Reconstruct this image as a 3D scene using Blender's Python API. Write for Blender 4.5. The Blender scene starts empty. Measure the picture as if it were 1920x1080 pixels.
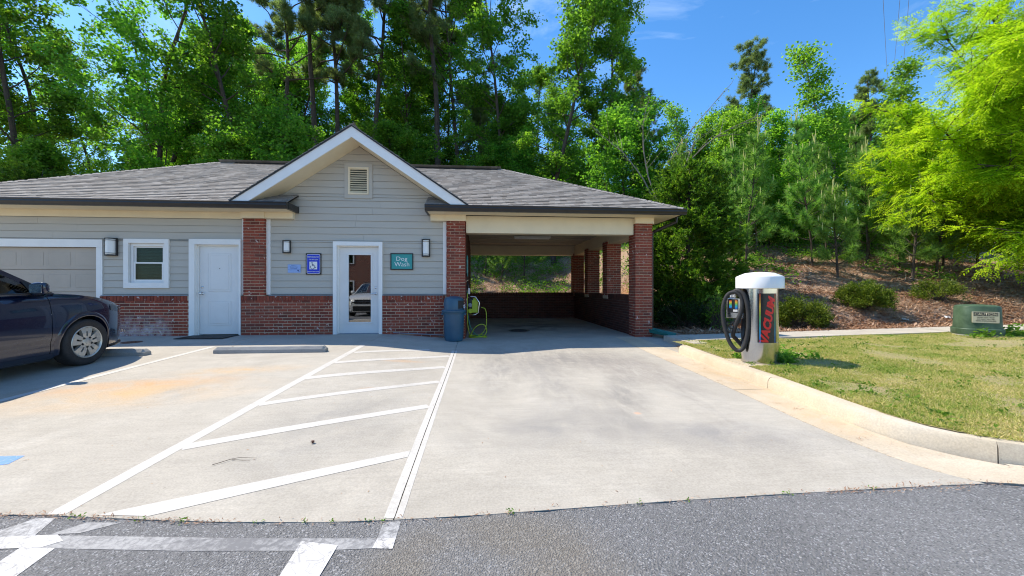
import bpy, bmesh, math, random
import numpy as np
from mathutils import Vector, Matrix, noise as mnoise

random.seed(7)
RNG = np.random.default_rng(7)
R = math.radians
SC = bpy.context.scene
COL = SC.collection

# ------------------------------------------------------------------ camera
cam = bpy.data.cameras.new('camera')
cam.lens = 14.0
cam.sensor_width = 36.0
cam.clip_start = 0.05
cam.clip_end = 2000
cam_o = bpy.data.objects.new('camera', cam)
COL.objects.link(cam_o)
cam_o.location = (0, 0, 1.08)
cam_o.rotation_euler = (R(90), 0, R(-4.82))
SC.camera = cam_o

# ------------------------------------------------------------------ light
SUN_DIR = Vector((-0.66, 0.30, 1.0)).normalized()
SUN_EL = math.asin(SUN_DIR.z)
SUN_ROT = math.atan2(SUN_DIR.x, SUN_DIR.y)
world = bpy.data.worlds.new('World')
SC.world = world
world.use_nodes = True
wn = world.node_tree
for n_ in list(wn.nodes):
    wn.nodes.remove(n_)
w_out = wn.nodes.new('ShaderNodeOutputWorld')
w_bg = wn.nodes.new('ShaderNodeBackground')
w_sky = wn.nodes.new('ShaderNodeTexSky')
w_sky.sky_type = 'NISHITA'
w_sky.sun_disc = False
w_sky.sun_elevation = SUN_EL
w_sky.sun_rotation = SUN_ROT
w_sky.altitude = 300
w_sky.air_density = 1.0
w_sky.dust_density = 0.35
w_sky.ozone_density = 3.0
w_bg.inputs['Strength'].default_value = 0.15
# thin cirrus veils
w_tc = wn.nodes.new('ShaderNodeTexCoord')
w_map = wn.nodes.new('ShaderNodeMapping')
w_map.inputs['Scale'].default_value = (1.6, 1.2, 4.0)
w_map.inputs['Rotation'].default_value = (0.3, 0.5, 0.4)
w_no = wn.nodes.new('ShaderNodeTexNoise')
w_no.inputs['Scale'].default_value = 1.7
w_no.inputs['Detail'].default_value = 7
w_no.inputs['Roughness'].default_value = 0.62
w_no.inputs['Distortion'].default_value = 0.9
w_mr = wn.nodes.new('ShaderNodeMapRange')
w_mr.inputs['From Min'].default_value = 0.50
w_mr.inputs['From Max'].default_value = 0.82
w_mr.inputs['To Max'].default_value = 0.45
w_mix = wn.nodes.new('ShaderNodeMixRGB')
w_mix.inputs[2].default_value = (4.6, 5.4, 6.6, 1)
w_hs = wn.nodes.new('ShaderNodeHueSaturation')
w_hs.inputs['Saturation'].default_value = 1.27
wn.links.new(w_tc.outputs['Generated'], w_map.inputs['Vector'])
wn.links.new(w_map.outputs[0], w_no.inputs['Vector'])
wn.links.new(w_no.outputs['Fac'], w_mr.inputs['Value'])
wn.links.new(w_mr.outputs[0], w_mix.inputs[0])
wn.links.new(w_sky.outputs[0], w_hs.inputs['Color'])
wn.links.new(w_hs.outputs[0], w_mix.inputs[1])
wn.links.new(w_mix.outputs[0], w_bg.inputs['Color'])
wn.links.new(w_bg.outputs[0], w_out.inputs[0])

sun = bpy.data.lights.new('sun', 'SUN')
sun.energy = 3.7
sun.angle = R(0.53)
sun.color = (1.0, 0.90, 0.745)
sun_o = bpy.data.objects.new('sun', sun)
COL.objects.link(sun_o)
sun_o.rotation_euler = SUN_DIR.to_track_quat('Z', 'Y').to_euler()
sun_o.location = (-20, 10, 40)

SC.view_settings.view_transform = 'Standard'
SC.view_settings.look = 'None'
SC.view_settings.gamma = 1.0
SC.view_settings.exposure = 0.84
SC.view_settings.use_curve_mapping = False
SC.cycles.max_bounces = 10
SC.cycles.diffuse_bounces = 5
SC.cycles.transparent_max_bounces = 16
SC.cycles.use_denoising = True
SC.cycles.denoising_input_passes = 'RGB_ALBEDO_NORMAL'
SC.cycles.denoising_prefilter = 'ACCURATE'
SC.cycles.filter_width = 1.1
SC.cycles.caustics_reflective = False
SC.cycles.caustics_refractive = False


# ------------------------------------------------------------------ materials
class NT:
    """small wrapper that builds a node material"""
    def __init__(self, name):
        self.m = bpy.data.materials.new(name)
        self.m.use_nodes = True
        self.t = self.m.node_tree
        self.b = self.t.nodes['Principled BSDF']
        self.out = self.t.nodes['Material Output']

    def n(self, typ, **kw):
        nd = self.t.nodes.new(typ)
        for k, v in kw.items():
            setattr(nd, k, v)
        return nd

    def l(self, a, b):
        self.t.links.new(a, b)

    def setin(self, sock, v):
        if hasattr(v, 'is_output') or isinstance(v, bpy.types.NodeSocket):
            self.l(v, sock)
        elif isinstance(v, (tuple, list)):
            sock.default_value = (*v, 1) if len(v) == 3 and len(sock.default_value) == 4 else v
        else:
            sock.default_value = v

    def pos(self):
        return self.n('ShaderNodeNewGeometry').outputs['Position']

    def objco(self):
        return self.n('ShaderNodeTexCoord').outputs['Object']

    def mapping(self, v, scale=(1, 1, 1), loc=(0, 0, 0), rot=(0, 0, 0)):
        mp = self.n('ShaderNodeMapping')
        self.l(v, mp.inputs[0])
        mp.inputs['Location'].default_value = loc
        mp.inputs['Rotation'].default_value = rot
        mp.inputs['Scale'].default_value = scale
        return mp.outputs[0]

    def noise(self, v, scale, detail=4, rough=0.55, dist=0.0):
        nd = self.n('ShaderNodeTexNoise')
        self.l(v, nd.inputs['Vector'])
        nd.inputs['Scale'].default_value = scale
        nd.inputs['Detail'].default_value = detail
        nd.inputs['Roughness'].default_value = rough
        nd.inputs['Distortion'].default_value = dist
        return nd.outputs['Fac']

    def voro(self, v, scale, feature='F1', out='Distance'):
        nd = self.n('ShaderNodeTexVoronoi', feature=feature)
        self.l(v, nd.inputs['Vector'])
        nd.inputs['Scale'].default_value = scale
        return nd.outputs[out]

    def rng(self, v, a, b, c=0.0, d=1.0):
        nd = self.n('ShaderNodeMapRange')
        self.l(v, nd.inputs['Value'])
        nd.inputs['From Min'].default_value = a
        nd.inputs['From Max'].default_value = b
        nd.inputs['To Min'].default_value = c
        nd.inputs['To Max'].default_value = d
        return nd.outputs[0]

    def math(self, op, a, b=0.5):
        nd = self.n('ShaderNodeMath', operation=op)
        self.setin(nd.inputs[0], a)
        self.setin(nd.inputs[1], b)
        return nd.outputs[0]

    def mix(self, f, a, b, blend='MIX'):
        nd = self.n('ShaderNodeMixRGB', blend_type=blend)
        self.setin(nd.inputs[0], f)
        self.setin(nd.inputs[1], a)
        self.setin(nd.inputs[2], b)
        return nd.outputs[0]

    def rand(self):
        """one random number per loose piece and per object"""
        g = self.n('ShaderNodeNewGeometry').outputs['Random Per Island']
        o = self.n('ShaderNodeObjectInfo').outputs['Random']
        return self.math('FRACT', self.math('ADD', g, self.math('MULTIPLY', o, 7.31)), 0)

    def ramp(self, f, stops):
        nd = self.n('ShaderNodeValToRGB')
        e = nd.color_ramp.elements
        while len(e) < len(stops):
            e.new(0.5)
        for i, (p, c) in enumerate(stops):
            e[i].position = p
            e[i].color = (*c, 1)
        self.l(f, nd.inputs[0])
        return nd.outputs[0]

    def bump(self, h, strength=0.3, dist=0.01):
        nd = self.n('ShaderNodeBump')
        nd.inputs['Strength'].default_value = strength
        nd.inputs['Distance'].default_value = dist
        self.l(h, nd.inputs['Height'])
        self.l(nd.outputs[0], self.b.inputs['Normal'])

    def base(self, c, rough=None, metal=None, spec=None):
        self.setin(self.b.inputs['Base Color'], c)
        if rough is not None:
            self.setin(self.b.inputs['Roughness'], rough)
        if metal is not None:
            self.b.inputs['Metallic'].default_value = metal
        if spec is not None:
            self.b.inputs['Specular IOR Level'].default_value = spec
        return self

    def blob(self, p, c, r, rot=0.0, soft=1.0):
        """1 inside an ellipse on the ground, 0 outside"""
        v = self.mapping(p, loc=(0, 0, 0))
        sub = self.n('ShaderNodeVectorMath', operation='SUBTRACT')
        self.l(v, sub.inputs[0])
        sub.inputs[1].default_value = (c[0], c[1], 0)
        mp = self.n('ShaderNodeMapping', vector_type='TEXTURE')
        self.l(sub.outputs[0], mp.inputs[0])
        mp.inputs['Rotation'].default_value = (0, 0, rot)
        mp.inputs['Scale'].default_value = (r[0], r[1], 1000)
        ln = self.n('ShaderNodeVectorMath', operation='LENGTH')
        self.l(mp.outputs[0], ln.inputs[0])
        return self.rng(ln.outputs['Value'], 1.0, 1.0 - soft, 0, 1)


def simple(name, c, rough=0.5, metal=0.0, var=0.12, scale=6.0, bump=0.0, spec=None):
    k = NT(name)
    p = k.objco()
    f = k.noise(p, scale, 5, 0.6)
    c1 = tuple(max(0, x * (1 - var)) for x in c)
    c2 = tuple(min(1, x * (1 + var)) for x in c)
    k.base(k.mix(k.rng(f, 0.3, 0.7), c1, c2), k.rng(k.noise(p, scale * 3, 3), 0.3, 0.7, max(0.02, rough * 0.85), min(1, rough * 1.15)), metal, spec)
    if bump:
        k.bump(k.noise(p, scale * 12, 4), bump, 0.004)
    return k.m


MAT = {}


def concrete(name, ca, cb, stains_and_shade=(), streak=True):
    k = NT(name)
    p = k.pos()
    c = k.mix(k.rng(k.noise(p, 0.55, 6, 0.6), 0.35, 0.66), ca, cb)
    c = k.mix(k.rng(k.noise(p, 0.9, 7, 0.66, 0.9), 0.44, 0.66, 0, 0.42), c, tuple(x * 0.66 for x in ca))
    c = k.mix(k.rng(k.noise(p, 3.1, 8, 0.7, 0.4), 0.42, 0.75, 0, 0.48), c, tuple(x * 0.74 for x in ca))
    c = k.mix(k.rng(k.noise(p, 1.3, 8, 0.7, 0.8), 0.52, 0.72, 0, 0.30), c, (0.60, 0.575, 0.52))
    if streak:
        c = k.mix(k.rng(k.noise(k.mapping(p, (1.2, 14, 1)), 2.6, 6, 0.65), 0.4, 0.70, 0, 0.34), c, tuple(x * 0.72 for x in ca))
    for (ctr, r, rot, col, amt, sc) in stains_and_shade:
        st = (2.4, .55, 1) if ctr[0] > -0.3 and r[1] > 1.2 and ctr[1] < 9 else (1, 1, 1)
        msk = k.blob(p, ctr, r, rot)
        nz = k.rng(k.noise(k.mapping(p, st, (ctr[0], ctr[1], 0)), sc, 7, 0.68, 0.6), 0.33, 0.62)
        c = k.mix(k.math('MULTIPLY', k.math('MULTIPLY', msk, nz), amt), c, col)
    # fine speckle
    c = k.mix(0.30, c, k.ramp(k.noise(p, 70, 3, 0.7), [(0.3, (0.25, 0.25, 0.25)), (0.7, (0.72, 0.72, 0.72))]), 'OVERLAY')
    # thin hair cracks and dark pock marks
    pk = k.rng(k.noise(p, 19, 3, 0.5), 0.72, 0.78, 0, 0.45)
    c = k.mix(pk, c, (0.16, 0.15, 0.13))
    k.base(c, 0.88)
    k.bump(k.noise(p, 95, 4, 0.7), 0.35, 0.004)
    return k.m


RUST = (0.55, 0.30, 0.13)
DIRT = (0.17, 0.165, 0.16)
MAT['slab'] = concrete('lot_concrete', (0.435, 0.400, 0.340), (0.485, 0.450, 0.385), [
    ((-4.2, 5.25), (1.3, 0.42), 0.25, RUST, 1.0, 2.4),
    ((-4.0, 4.9), (1.7, 0.8), 0.2, (0.54, 0.37, 0.20), 1.0, 1.6),
    ((-3.4, 6.0), (1.1, 0.35), 0.15, (0.54, 0.37, 0.20), .9, 2.5),
    ((-1.2, 6.75), (0.5, 0.14), 0.05, RUST, 0.6, 4.0),
    ((-1.35, 5.0), (0.16, 0.12), 0.0, RUST, 0.6, 5.0),
    ((1.3, 7.2), (2.3, 1.7), 0.0, DIRT, .62, 3.4),
    ((2.4, 6.1), (0.9, 1.5), 0.15, (0.22, 0.19, 0.17), .7, 3.6),
    ((0.3, 6.4), (0.45, 2.4), -0.06, DIRT, .6, 3.0),
    ((1.7, 4.6), (0.4, 2.2), -0.35, DIRT, .6, 3.2),
    ((0.6, 3.6), (1.2, 0.8), 0.0, (0.26, 0.25, 0.235), .8, 2.0),
    ((2.1, 3.3), (1.2, 0.5), -0.2, (0.25, 0.24, 0.23), .8, 2.6),
    ((-1.3, 3.9), (0.8, 1.5), 0.0, (0.27, 0.26, 0.24), .8, 1.9),
    ((0.95, 5.6), (0.5, 2.6), 0.05, (0.23, 0.22, 0.21), .6, 3.0),
    ((2.55, 4.9), (0.35, 2.4), -0.12, (0.25, 0.23, 0.21), .6, 3.0),
    ((1.9, 6.9), (1.3, 0.8), 0.2, (0.20, 0.185, 0.17), .75, 4.2),
    ((1.6, 3.9), (0.05, 0.05), 0.0, (0.7, 0.36, 0.2), 0.9, 1.0),
    ((1.7, 13.2), (3.2, 4.6), 0.0, (0.10, 0.10, 0.10), 1.1, 0.8),  # carport floor: shade under the roof painted into the slab colour
])
MAT['pan'] = concrete('gutter_pan_concrete', (0.55, 0.455, 0.325), (0.585, 0.51, 0.395), [
    ((3.5, 5.3), (0.5, 1.6), 0.0, (0.50, 0.33, 0.16), 0.7, 3.0),
    ((3.3, 3.6), (0.35, 0.9), 0.0, (0.52, 0.35, 0.17), 0.6, 3.5),
    ((3.2, 6.8), (0.45, 0.5), 0.0, (0.42, 0.27, 0.16), 0.5, 4.0)], False)
MAT['kerb'] = concrete('kerb_concrete', (0.54, 0.455, 0.32), (0.60, 0.525, 0.40), [
    ((3.5, 3.1), (0.5, 0.9), 0.0, (0.44, 0.43, 0.40), 0.5, 3.0)], False)
MAT['walk'] = concrete('sidewalk_concrete', (0.47, 0.42, 0.35), (0.52, 0.47, 0.40), [], False)
MAT['stop'] = concrete('wheel_stop_concrete', (0.30, 0.30, 0.29), (0.36, 0.355, 0.34), [], False)

k = NT('asphalt')
p = k.pos()
c = k.mix(k.rng(k.noise(p, 0.8, 5), 0.35, 0.65), (0.155, 0.155, 0.156), (0.195, 0.194, 0.194))
sp = k.voro(p, 130, out='Color')
sep = k.n('ShaderNodeSeparateColor')
k.l(sp, sep.inputs[0])
c = k.mix(k.rng(sep.outputs[0], 0.78, 0.98, 0, 0.65), c, (0.42, 0.42, 0.43))
c = k.mix(k.rng(sep.outputs[1], 0.70, 0.95, 0, 0.6), c, (0.05, 0.05, 0.055))
# newer, browner patch of asphalt beside the painted bar
c = k.mix(k.math('MULTIPLY', k.blob(p, (0.05, 1.75), (0.75, 0.62), 0.15, 0.35), k.rng(k.noise(p, 3, 6), 0.25, 0.55)), c,
          k.mix(k.rng(sep.outputs[0], 0.5, 0.95), (0.155, 0.142, 0.125), (0.25, 0.235, 0.21)))
c = k.mix(k.rng(k.noise(p, 2.2, 8, 0.7), 0.60, 0.75, 0, 0.35), c, (0.075, 0.076, 0.08))
k.base(c, 0.82)
k.bump(k.voro(p, 110), 0.9, 0.008)
MAT['asphalt'] = k.m


def paint(name, col, lo, hi, under):
    k = NT(name)
    p = k.pos()
    f = k.rng(k.math('ADD', k.noise(p, 30, 8, 0.72, 0.3), k.math('MULTIPLY', k.math('SUBTRACT', k.noise(p, 1.6, 3, 0.5), 0.5), 0.55)), lo, hi)
    g = k.rng(k.noise(p, 3.0, 5, 0.6), 0.3, 0.7, 0.0, 0.22)
    c = k.mix(g, col, tuple(x * 0.82 for x in col))
    # cracked, grimy lines in the paint
    cr = k.rng(k.voro(k.mapping(p, (1, 1, 0)), 17, 'DISTANCE_TO_EDGE'), 0.0, 0.045, 0.55, 0.0)
    if lo > 0.3:
        c = k.mix(cr, c, under)
    k.base(k.mix(f, c, under), 0.7)
    k.bump(k.noise(p, 110, 3, 0.7), 0.35, 0.004)
    return k.m


MAT['paint_new'] = paint('white_line_paint', (0.56, 0.54, 0.50), 0.50, 0.68, (0.46, 0.44, 0.40))
MAT['paint_new'].node_tree.nodes  # kept simple: worn only in small spots
MAT['paint_old'] = paint('worn_white_line_paint', (0.46, 0.46, 0.46), 0.42, 0.66, (0.165, 0.165, 0.17))
MAT['paint_mid'] = paint('cracked_white_line_paint', (0.62, 0.61, 0.60), 0.48, 0.68, (0.18, 0.18, 0.18))
MAT['paint_faint'] = paint('faded_white_line_paint', (0.36, 0.36, 0.36), 0.38, 0.62, (0.16, 0.162, 0.17))
MAT['paint_blue'] = paint('blue_bay_paint', (0.12, 0.28, 0.62), 0.60, 0.70, (0.44, 0.43, 0.40))

# bricks, mortar
k = NT('brick')
p = k.pos()
r = k.rand()
c = k.ramp(r, [(0.0, (0.125, 0.030, 0.020)), (0.22, (0.235, 0.044, 0.024)), (0.55, (0.300, 0.056, 0.029)),
               (0.80, (0.345, 0.076, 0.040)), (1.0, (0.165, 0.056, 0.036))])
c = k.mix(k.rng(k.noise(p, 22, 6, 0.65), 0.35, 0.7, 0, 0.55), c, (0.15, 0.045, 0.032))
c = k.mix(k.rng(k.noise(p, 60, 4, 0.7), 0.55, 0.75, 0, 0.4), c, (0.42, 0.20, 0.13))
c = k.mix(k.rng(k.noise(p, 13, 3, 0.5, 0.6), 0.665, 0.70, 0, 0.8), c, (0.62, 0.54, 0.50))
k.base(c, 0.9)
k.bump(k.noise(p, 90, 5, 0.7), 0.5, 0.006)
MAT['brick'] = k.m
# bricks inside the wash bay, with the bay's shade put into their colour
k = NT('bay_shade_brick')
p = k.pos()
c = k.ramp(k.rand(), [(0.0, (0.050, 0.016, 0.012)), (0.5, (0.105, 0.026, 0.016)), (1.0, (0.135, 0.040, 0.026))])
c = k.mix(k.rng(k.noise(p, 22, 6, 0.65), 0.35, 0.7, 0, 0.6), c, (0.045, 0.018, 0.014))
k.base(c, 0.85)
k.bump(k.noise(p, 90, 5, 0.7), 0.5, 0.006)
BAY_SHADE = k.m
# the same bricks with a wash of white efflorescence in the low left panel
k = NT('brick_with_white_wash')
p = k.pos()
r = k.rand()
c = k.ramp(r, [(0.0, (0.125, 0.030, 0.020)), (0.22, (0.235, 0.044, 0.024)), (0.55, (0.300, 0.056, 0.029)),
               (0.80, (0.345, 0.076, 0.040)), (1.0, (0.165, 0.056, 0.036))])
c = k.mix(k.rng(k.noise(p, 22, 6, 0.65), 0.35, 0.7, 0, 0.55), c, (0.15, 0.045, 0.032))
c = k.mix(k.rng(k.noise(p, 13, 3, 0.5, 0.6), 0.665, 0.70, 0, 0.8), c, (0.62, 0.54, 0.50))
sepx = k.n('ShaderNodeSeparateXYZ')
k.l(p, sepx.inputs[0])
mz = k.rng(sepx.outputs['Z'], 0.50, 0.30)
mx = k.rng(sepx.outputs['X'], -6.85, -7.05)
c = k.mix(k.math('MULTIPLY', k.math('MULTIPLY', mz, mx), k.rng(k.noise(p, 5, 6, 0.7), 0.38, 0.68, 0, 0.8)), c, (0.62, 0.60, 0.62))
k.base(c, 0.9)
k.bump(k.noise(p, 90, 5, 0.7), 0.5, 0.006)
MAT['brick_wash'] = k.m
MAT['brick_dirty'] = BAY_SHADE
MAT['mortar_bay_shade'] = simple('bay_shade_mortar', (0.13, 0.10, 0.08), 0.95, 0, 0.2, 9, 0.4)  # mortar inside the bay, its colour darkened to stand for shade
MAT['blind'] = simple('grey_blind', (0.22, 0.23, 0.22), 0.6, 0, 0.05, 3)
MAT['mortar'] = simple('mortar', (0.52, 0.42, 0.31), 0.95, 0, 0.2, 9, 0.4)

k = NT('brick_wall_far')
p = k.objco()
bt = k.n('ShaderNodeTexBrick')
k.l(k.mapping(p, (1, 1, 1), (0, 0, 0), (R(90), 0, 0)), bt.inputs['Vector'])
bt.inputs['Scale'].default_value = 1
bt.inputs['Brick Width'].default_value = 0.203
bt.inputs['Row Height'].default_value = 0.0677
bt.inputs['Mortar Size'].default_value = 0.006
bt.inputs['Color1'].default_value = (0.26, 0.075, 0.045, 1)
bt.inputs['Color2'].default_value = (0.16, 0.055, 0.038, 1)
bt.inputs['Mortar'].default_value = (0.34, 0.29, 0.23, 1)
k.base(bt.outputs['Color'], 0.9)
MAT['brick_far'] = k.m

k = NT('roof_shingle')
p = k.pos()
r = k.rand()
c = k.ramp(r, [(0.0, (0.155, 0.138, 0.122)), (0.3, (0.200, 0.182, 0.164)), (0.6, (0.236, 0.219, 0.200)), (1.0, (0.290, 0.272, 0.250))])
c = k.mix(k.rng(k.noise(p, 120, 3, 0.7), 0.35, 0.7, 0, 0.35), c, (0.32, 0.30, 0.275))
k.base(c, 0.95)
k.bump(k.noise(p, 140, 3, 0.7), 0.4, 0.004)
MAT['shingle'] = k.m

k = NT('siding_paint')
p = k.pos()
r = k.rand()
c = k.mix(k.math('MULTIPLY', r, 0.6), (0.475, 0.445, 0.385), (0.505, 0.475, 0.415))
c = k.mix(k.rng(k.noise(k.mapping(p, (0.6, 1, 3)), 4, 6, 0.6), 0.45, 0.75, 0, 0.25), c, (0.38, 0.37, 0.34))
k.base(c, 0.62)
k.bump(k.noise(k.mapping(p, (2, 1, 40)), 6, 4), 0.12, 0.003)
MAT['siding'] = k.m
MAT['lap_shade'] = simple('wall_core_lap_shade', (0.20, 0.175, 0.145), 0.9, 0, 0.1, 3)  # wall core, toned dark so the board gaps read as lap shadows
MAT['trim'] = simple('white_trim_paint', (0.82, 0.815, 0.79), 0.5, 0, 0.04, 3, 0.05)
MAT['cream'] = simple('cream_trim_paint', (0.78, 0.67, 0.47), 0.55, 0, 0.05, 2.2, 0.05)
MAT['garage'] = simple('garage_door_paint', (0.43, 0.37, 0.305), 0.5, 0, 0.05, 2, 0.03)
MAT['door'] = simple('white_door_paint', (0.74, 0.74, 0.73), 0.42, 0, 0.04, 2, 0.03)
MAT['gutter'] = simple('dark_bronze_gutter', (0.020, 0.017, 0.015), 0.42, 0, 0.2, 5)
MAT['flash'] = simple('grey_blue_flashing', (0.22, 0.26, 0.31), 0.45, 0, 0.1, 5)
MAT['chrome'] = simple('chrome', (0.72, 0.72, 0.73), 0.18, 1.0, 0.05, 5)
MAT['black'] = simple('black_plastic', (0.018, 0.018, 0.019), 0.45, 0, 0.2, 9)
MAT['rubber'] = simple('black_rubber', (0.022, 0.022, 0.023), 0.72, 0, 0.25, 12, 0.2)
MAT['dark'] = simple('dark_inside', (0.03, 0.029, 0.028), 0.8, 0, 0.2, 3)
MAT['white'] = simple('white_plastic', (0.80, 0.80, 0.79), 0.35, 0, 0.03, 3)
MAT['bluetrash'] = simple('blue_grey_plastic', (0.030, 0.095, 0.155), 0.42, 0, 0.12, 4, 0.08)
MAT['lime'] = simple('lime_plastic', (0.36, 0.46, 0.02), 0.45, 0, 0.1, 6)
MAT['green_hose'] = simple('green_rubber', (0.02, 0.22, 0.15), 0.5, 0, 0.1, 6)
MAT['rust'] = simple('rusty_iron', (0.13, 0.055, 0.035), 0.8, 0, 0.35, 14, 0.3)
MAT['teal'] = simple('teal_sign_face', (0.035, 0.30, 0.29), 0.4, 0, 0.03, 2)
MAT['signblue'] = simple('blue_sign_face', (0.012, 0.045, 0.55), 0.35, 0, 0.05, 3)
MAT['paleblue'] = simple('pale_blue_sign_face', (0.28, 0.42, 0.74), 0.35, 0, 0.05, 3)
MAT['navytext'] = simple('navy_lettering', (0.02, 0.05, 0.2), 0.5, 0, 0.02, 3)
MAT['whitetext'] = simple('white_lettering', (0.82, 0.82, 0.80), 0.5, 0, 0.02, 3)
MAT['blacktext'] = simple('black_lettering', (0.015, 0.015, 0.015), 0.5, 0, 0.02, 3)
MAT['redtext'] = simple('red_lettering', (0.72, 0.018, 0.014), 0.4, 0, 0.05, 3)
MAT['cautionplate'] = simple('cream_caution_plate', (0.62, 0.54, 0.36), 0.5, 0, 0.08, 12)
MAT['splash'] = simple('green_plastic', (0.02, 0.17, 0.15), 0.5, 0, 0.15, 5)
MAT['wire'] = simple('power_cable', (0.16, 0.17, 0.18), 0.6, 0, 0.05, 3)
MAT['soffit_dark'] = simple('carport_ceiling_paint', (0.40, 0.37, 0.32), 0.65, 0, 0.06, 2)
MAT['lampglass'] = simple('frosted_lamp_glass', (0.80, 0.80, 0.78), 0.35, 0, 0.02, 3)
MAT['fixture'] = simple('fluorescent_fixture', (0.60, 0.60, 0.58), 0.4, 0, 0.03, 3)

k = NT('transformer_paint')
p = k.objco()
c = k.mix(k.rng(k.noise(p, 3.5, 6, 0.65, 0.5), 0.38, 0.68), (0.034, 0.072, 0.036), (0.085, 0.145, 0.085))
k.base(c, 0.6)
k.bump(k.noise(p, 5, 3), 0.25, 0.02)
MAT['transformer'] = k.m

k = NT('brushed_steel')
p = k.objco()
f = k.noise(k.mapping(p, (90, 90, 1.2)), 3, 4, 0.6)
k.base(k.mix(f, (0.42, 0.43, 0.445), (0.56, 0.57, 0.58)), k.rng(f, 0.3, 0.7, 0.11, 0.22), 1.0)
k.b.inputs['Anisotropic'].default_value = 0.5
k.bump(f, 0.10, 0.002)
MAT['steel'] = k.m


def rainbow(name):
    k = NT(name)
    p = k.n('ShaderNodeTexCoord').outputs['Generated']
    s = k.n('ShaderNodeSeparateXYZ')
    k.l(p, s.inputs[0])
    c = k.ramp(s.outputs['Z'], [(0.0, (0.02, 0.10, 0.55)), (0.25, (0.02, 0.35, 0.62)), (0.42, (0.04, 0.42, 0.25)),
                                (0.58, (0.25, 0.45, 0.04)), (0.75, (0.75, 0.50, 0.05)), (1.0, (0.62, 0.05, 0.03))])
    k.base(c, 0.4)
    return k.m


MAT['rainbow'] = rainbow('rainbow_stripe')
MAT['blackdecal'] = simple('black_decal', (0.012, 0.012, 0.014), 0.3, 0, 0.1, 5)


def glass(name, tint, refl=0.12, rough=0.01, ior=1.5):
    k = NT(name)
    k.t.nodes.remove(k.b)
    tr = k.n('ShaderNodeBsdfTransparent')
    tr.inputs[0].default_value = (*tint, 1)
    gl = k.n('ShaderNodeBsdfGlossy')
    gl.inputs['Roughness'].default_value = rough
    gl.inputs[0].default_value = (0.95, 0.97, 1, 1)
    fr = k.n('ShaderNodeFresnel')
    fr.inputs[0].default_value = ior
    f = k.math('ADD', k.math('MULTIPLY', fr.outputs[0], 1.0), refl)
    mx = k.n('ShaderNodeMixShader')
    k.l(f, mx.inputs[0])
    k.l(tr.outputs[0], mx.inputs[1])
    k.l(gl.outputs[0], mx.inputs[2])
    k.l(mx.outputs[0], k.out.inputs[0])
    return k.m


MAT['glass'] = glass('door_glass', (0.45, 0.47, 0.46), 0.16)
MAT['winglass'] = glass('window_glass', (0.60, 0.70, 0.66), 0.0, 0.01, 1.22)
MAT['carglass'] = glass('car_glass', (0.86, 0.93, 0.91), 0.02)
MAT['lens'] = glass('headlight_lens', (0.80, 0.80, 0.82), 0.04, 0.06)


def carpaint(name, col, dust):
    k = NT(name)
    p = k.objco()
    s = k.n('ShaderNodeSeparateXYZ')
    k.l(p, s.inputs[0])
    low = k.rng(s.outputs['Z'], 0.62, 0.15, 0.0, 0.5)
    d = k.math('MULTIPLY', low, k.rng(k.noise(k.mapping(p, (2, 2, 5)), 2.2, 7, 0.65), 0.3, 0.72))
    c = k.mix(k.math('MULTIPLY', d, 0.7), col, dust)
    sc = k.rng(k.noise(k.mapping(p, (1, 2.2, 10), rot=(0.35, 0, 0)), 4.5, 6, 0.7), 0.67, 0.72)
    scm = k.math('MULTIPLY', sc, k.rng(s.outputs['Z'], 0.52, 0.42))
    c = k.mix(k.math('MULTIPLY', scm, 0.5), c, (0.45, 0.42, 0.38))
    k.base(c, k.rng(d, 0, 0.6, 0.22, 0.55), 0.0)
    k.b.inputs['Coat Weight'].default_value = 0.9
    k.setin(k.b.inputs['Coat Roughness'], k.rng(d, 0, 0.6, 0.03, 0.3))
    return k.m


MAT['car'] = carpaint('dark_blue_car_paint', (0.002, 0.007, 0.030), (0.075, 0.066, 0.062))
MAT['carwhite'] = carpaint('white_car_paint', (0.75, 0.75, 0.74), (0.5, 0.48, 0.45))
MAT['rim'] = simple('wheel_cover_silver', (0.56, 0.54, 0.49), 0.38, 0.55, 0.08, 9)

# ground cover
k = NT('ground_mulch')
p = k.pos()
c = k.mix(k.rng(k.noise(p, 0.5, 6, 0.6), 0.35, 0.65), (0.29, 0.160, 0.095), (0.44, 0.28, 0.18))
c = k.mix(k.rng(k.noise(p, 9, 8, 0.75), 0.35, 0.7, 0, 0.75), c, (0.48, 0.37, 0.28))
c = k.mix(k.rng(k.noise(p, 24, 5, 0.7), 0.5, 0.72, 0, 0.8), c, (0.07, 0.045, 0.03))
c = k.mix(k.rng(k.noise(p, 0.9, 4, 0.5, 0.5), 0.60, 0.70, 0, 0.6), c, (0.42, 0.19, 0.08))
k.base(c, 0.95)
k.bump(k.noise(p, 26, 7, 0.75), 1.0, 0.05)
MAT['mulch'] = k.m

k = NT('lawn_soil')
p = k.pos()
c = k.mix(k.rng(k.noise(p, 1.4, 6, 0.65), 0.35, 0.65), (0.34, 0.28, 0.13), (0.28, 0.27, 0.085))
c = k.mix(k.rng(k.noise(p, 30, 6, 0.75), 0.35, 0.7, 0, 0.7), c, (0.44, 0.37, 0.19))
c = k.mix(k.rng(k.noise(p, 2.1, 5, 0.6, 0.7), 0.64, 0.74, 0, 0.5), c, (0.42, 0.27, 0.14))
k.base(c, 0.95)
k.bump(k.noise(p, 60, 6, 0.75), 1.0, 0.02)
MAT['lawn'] = k.m


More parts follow.
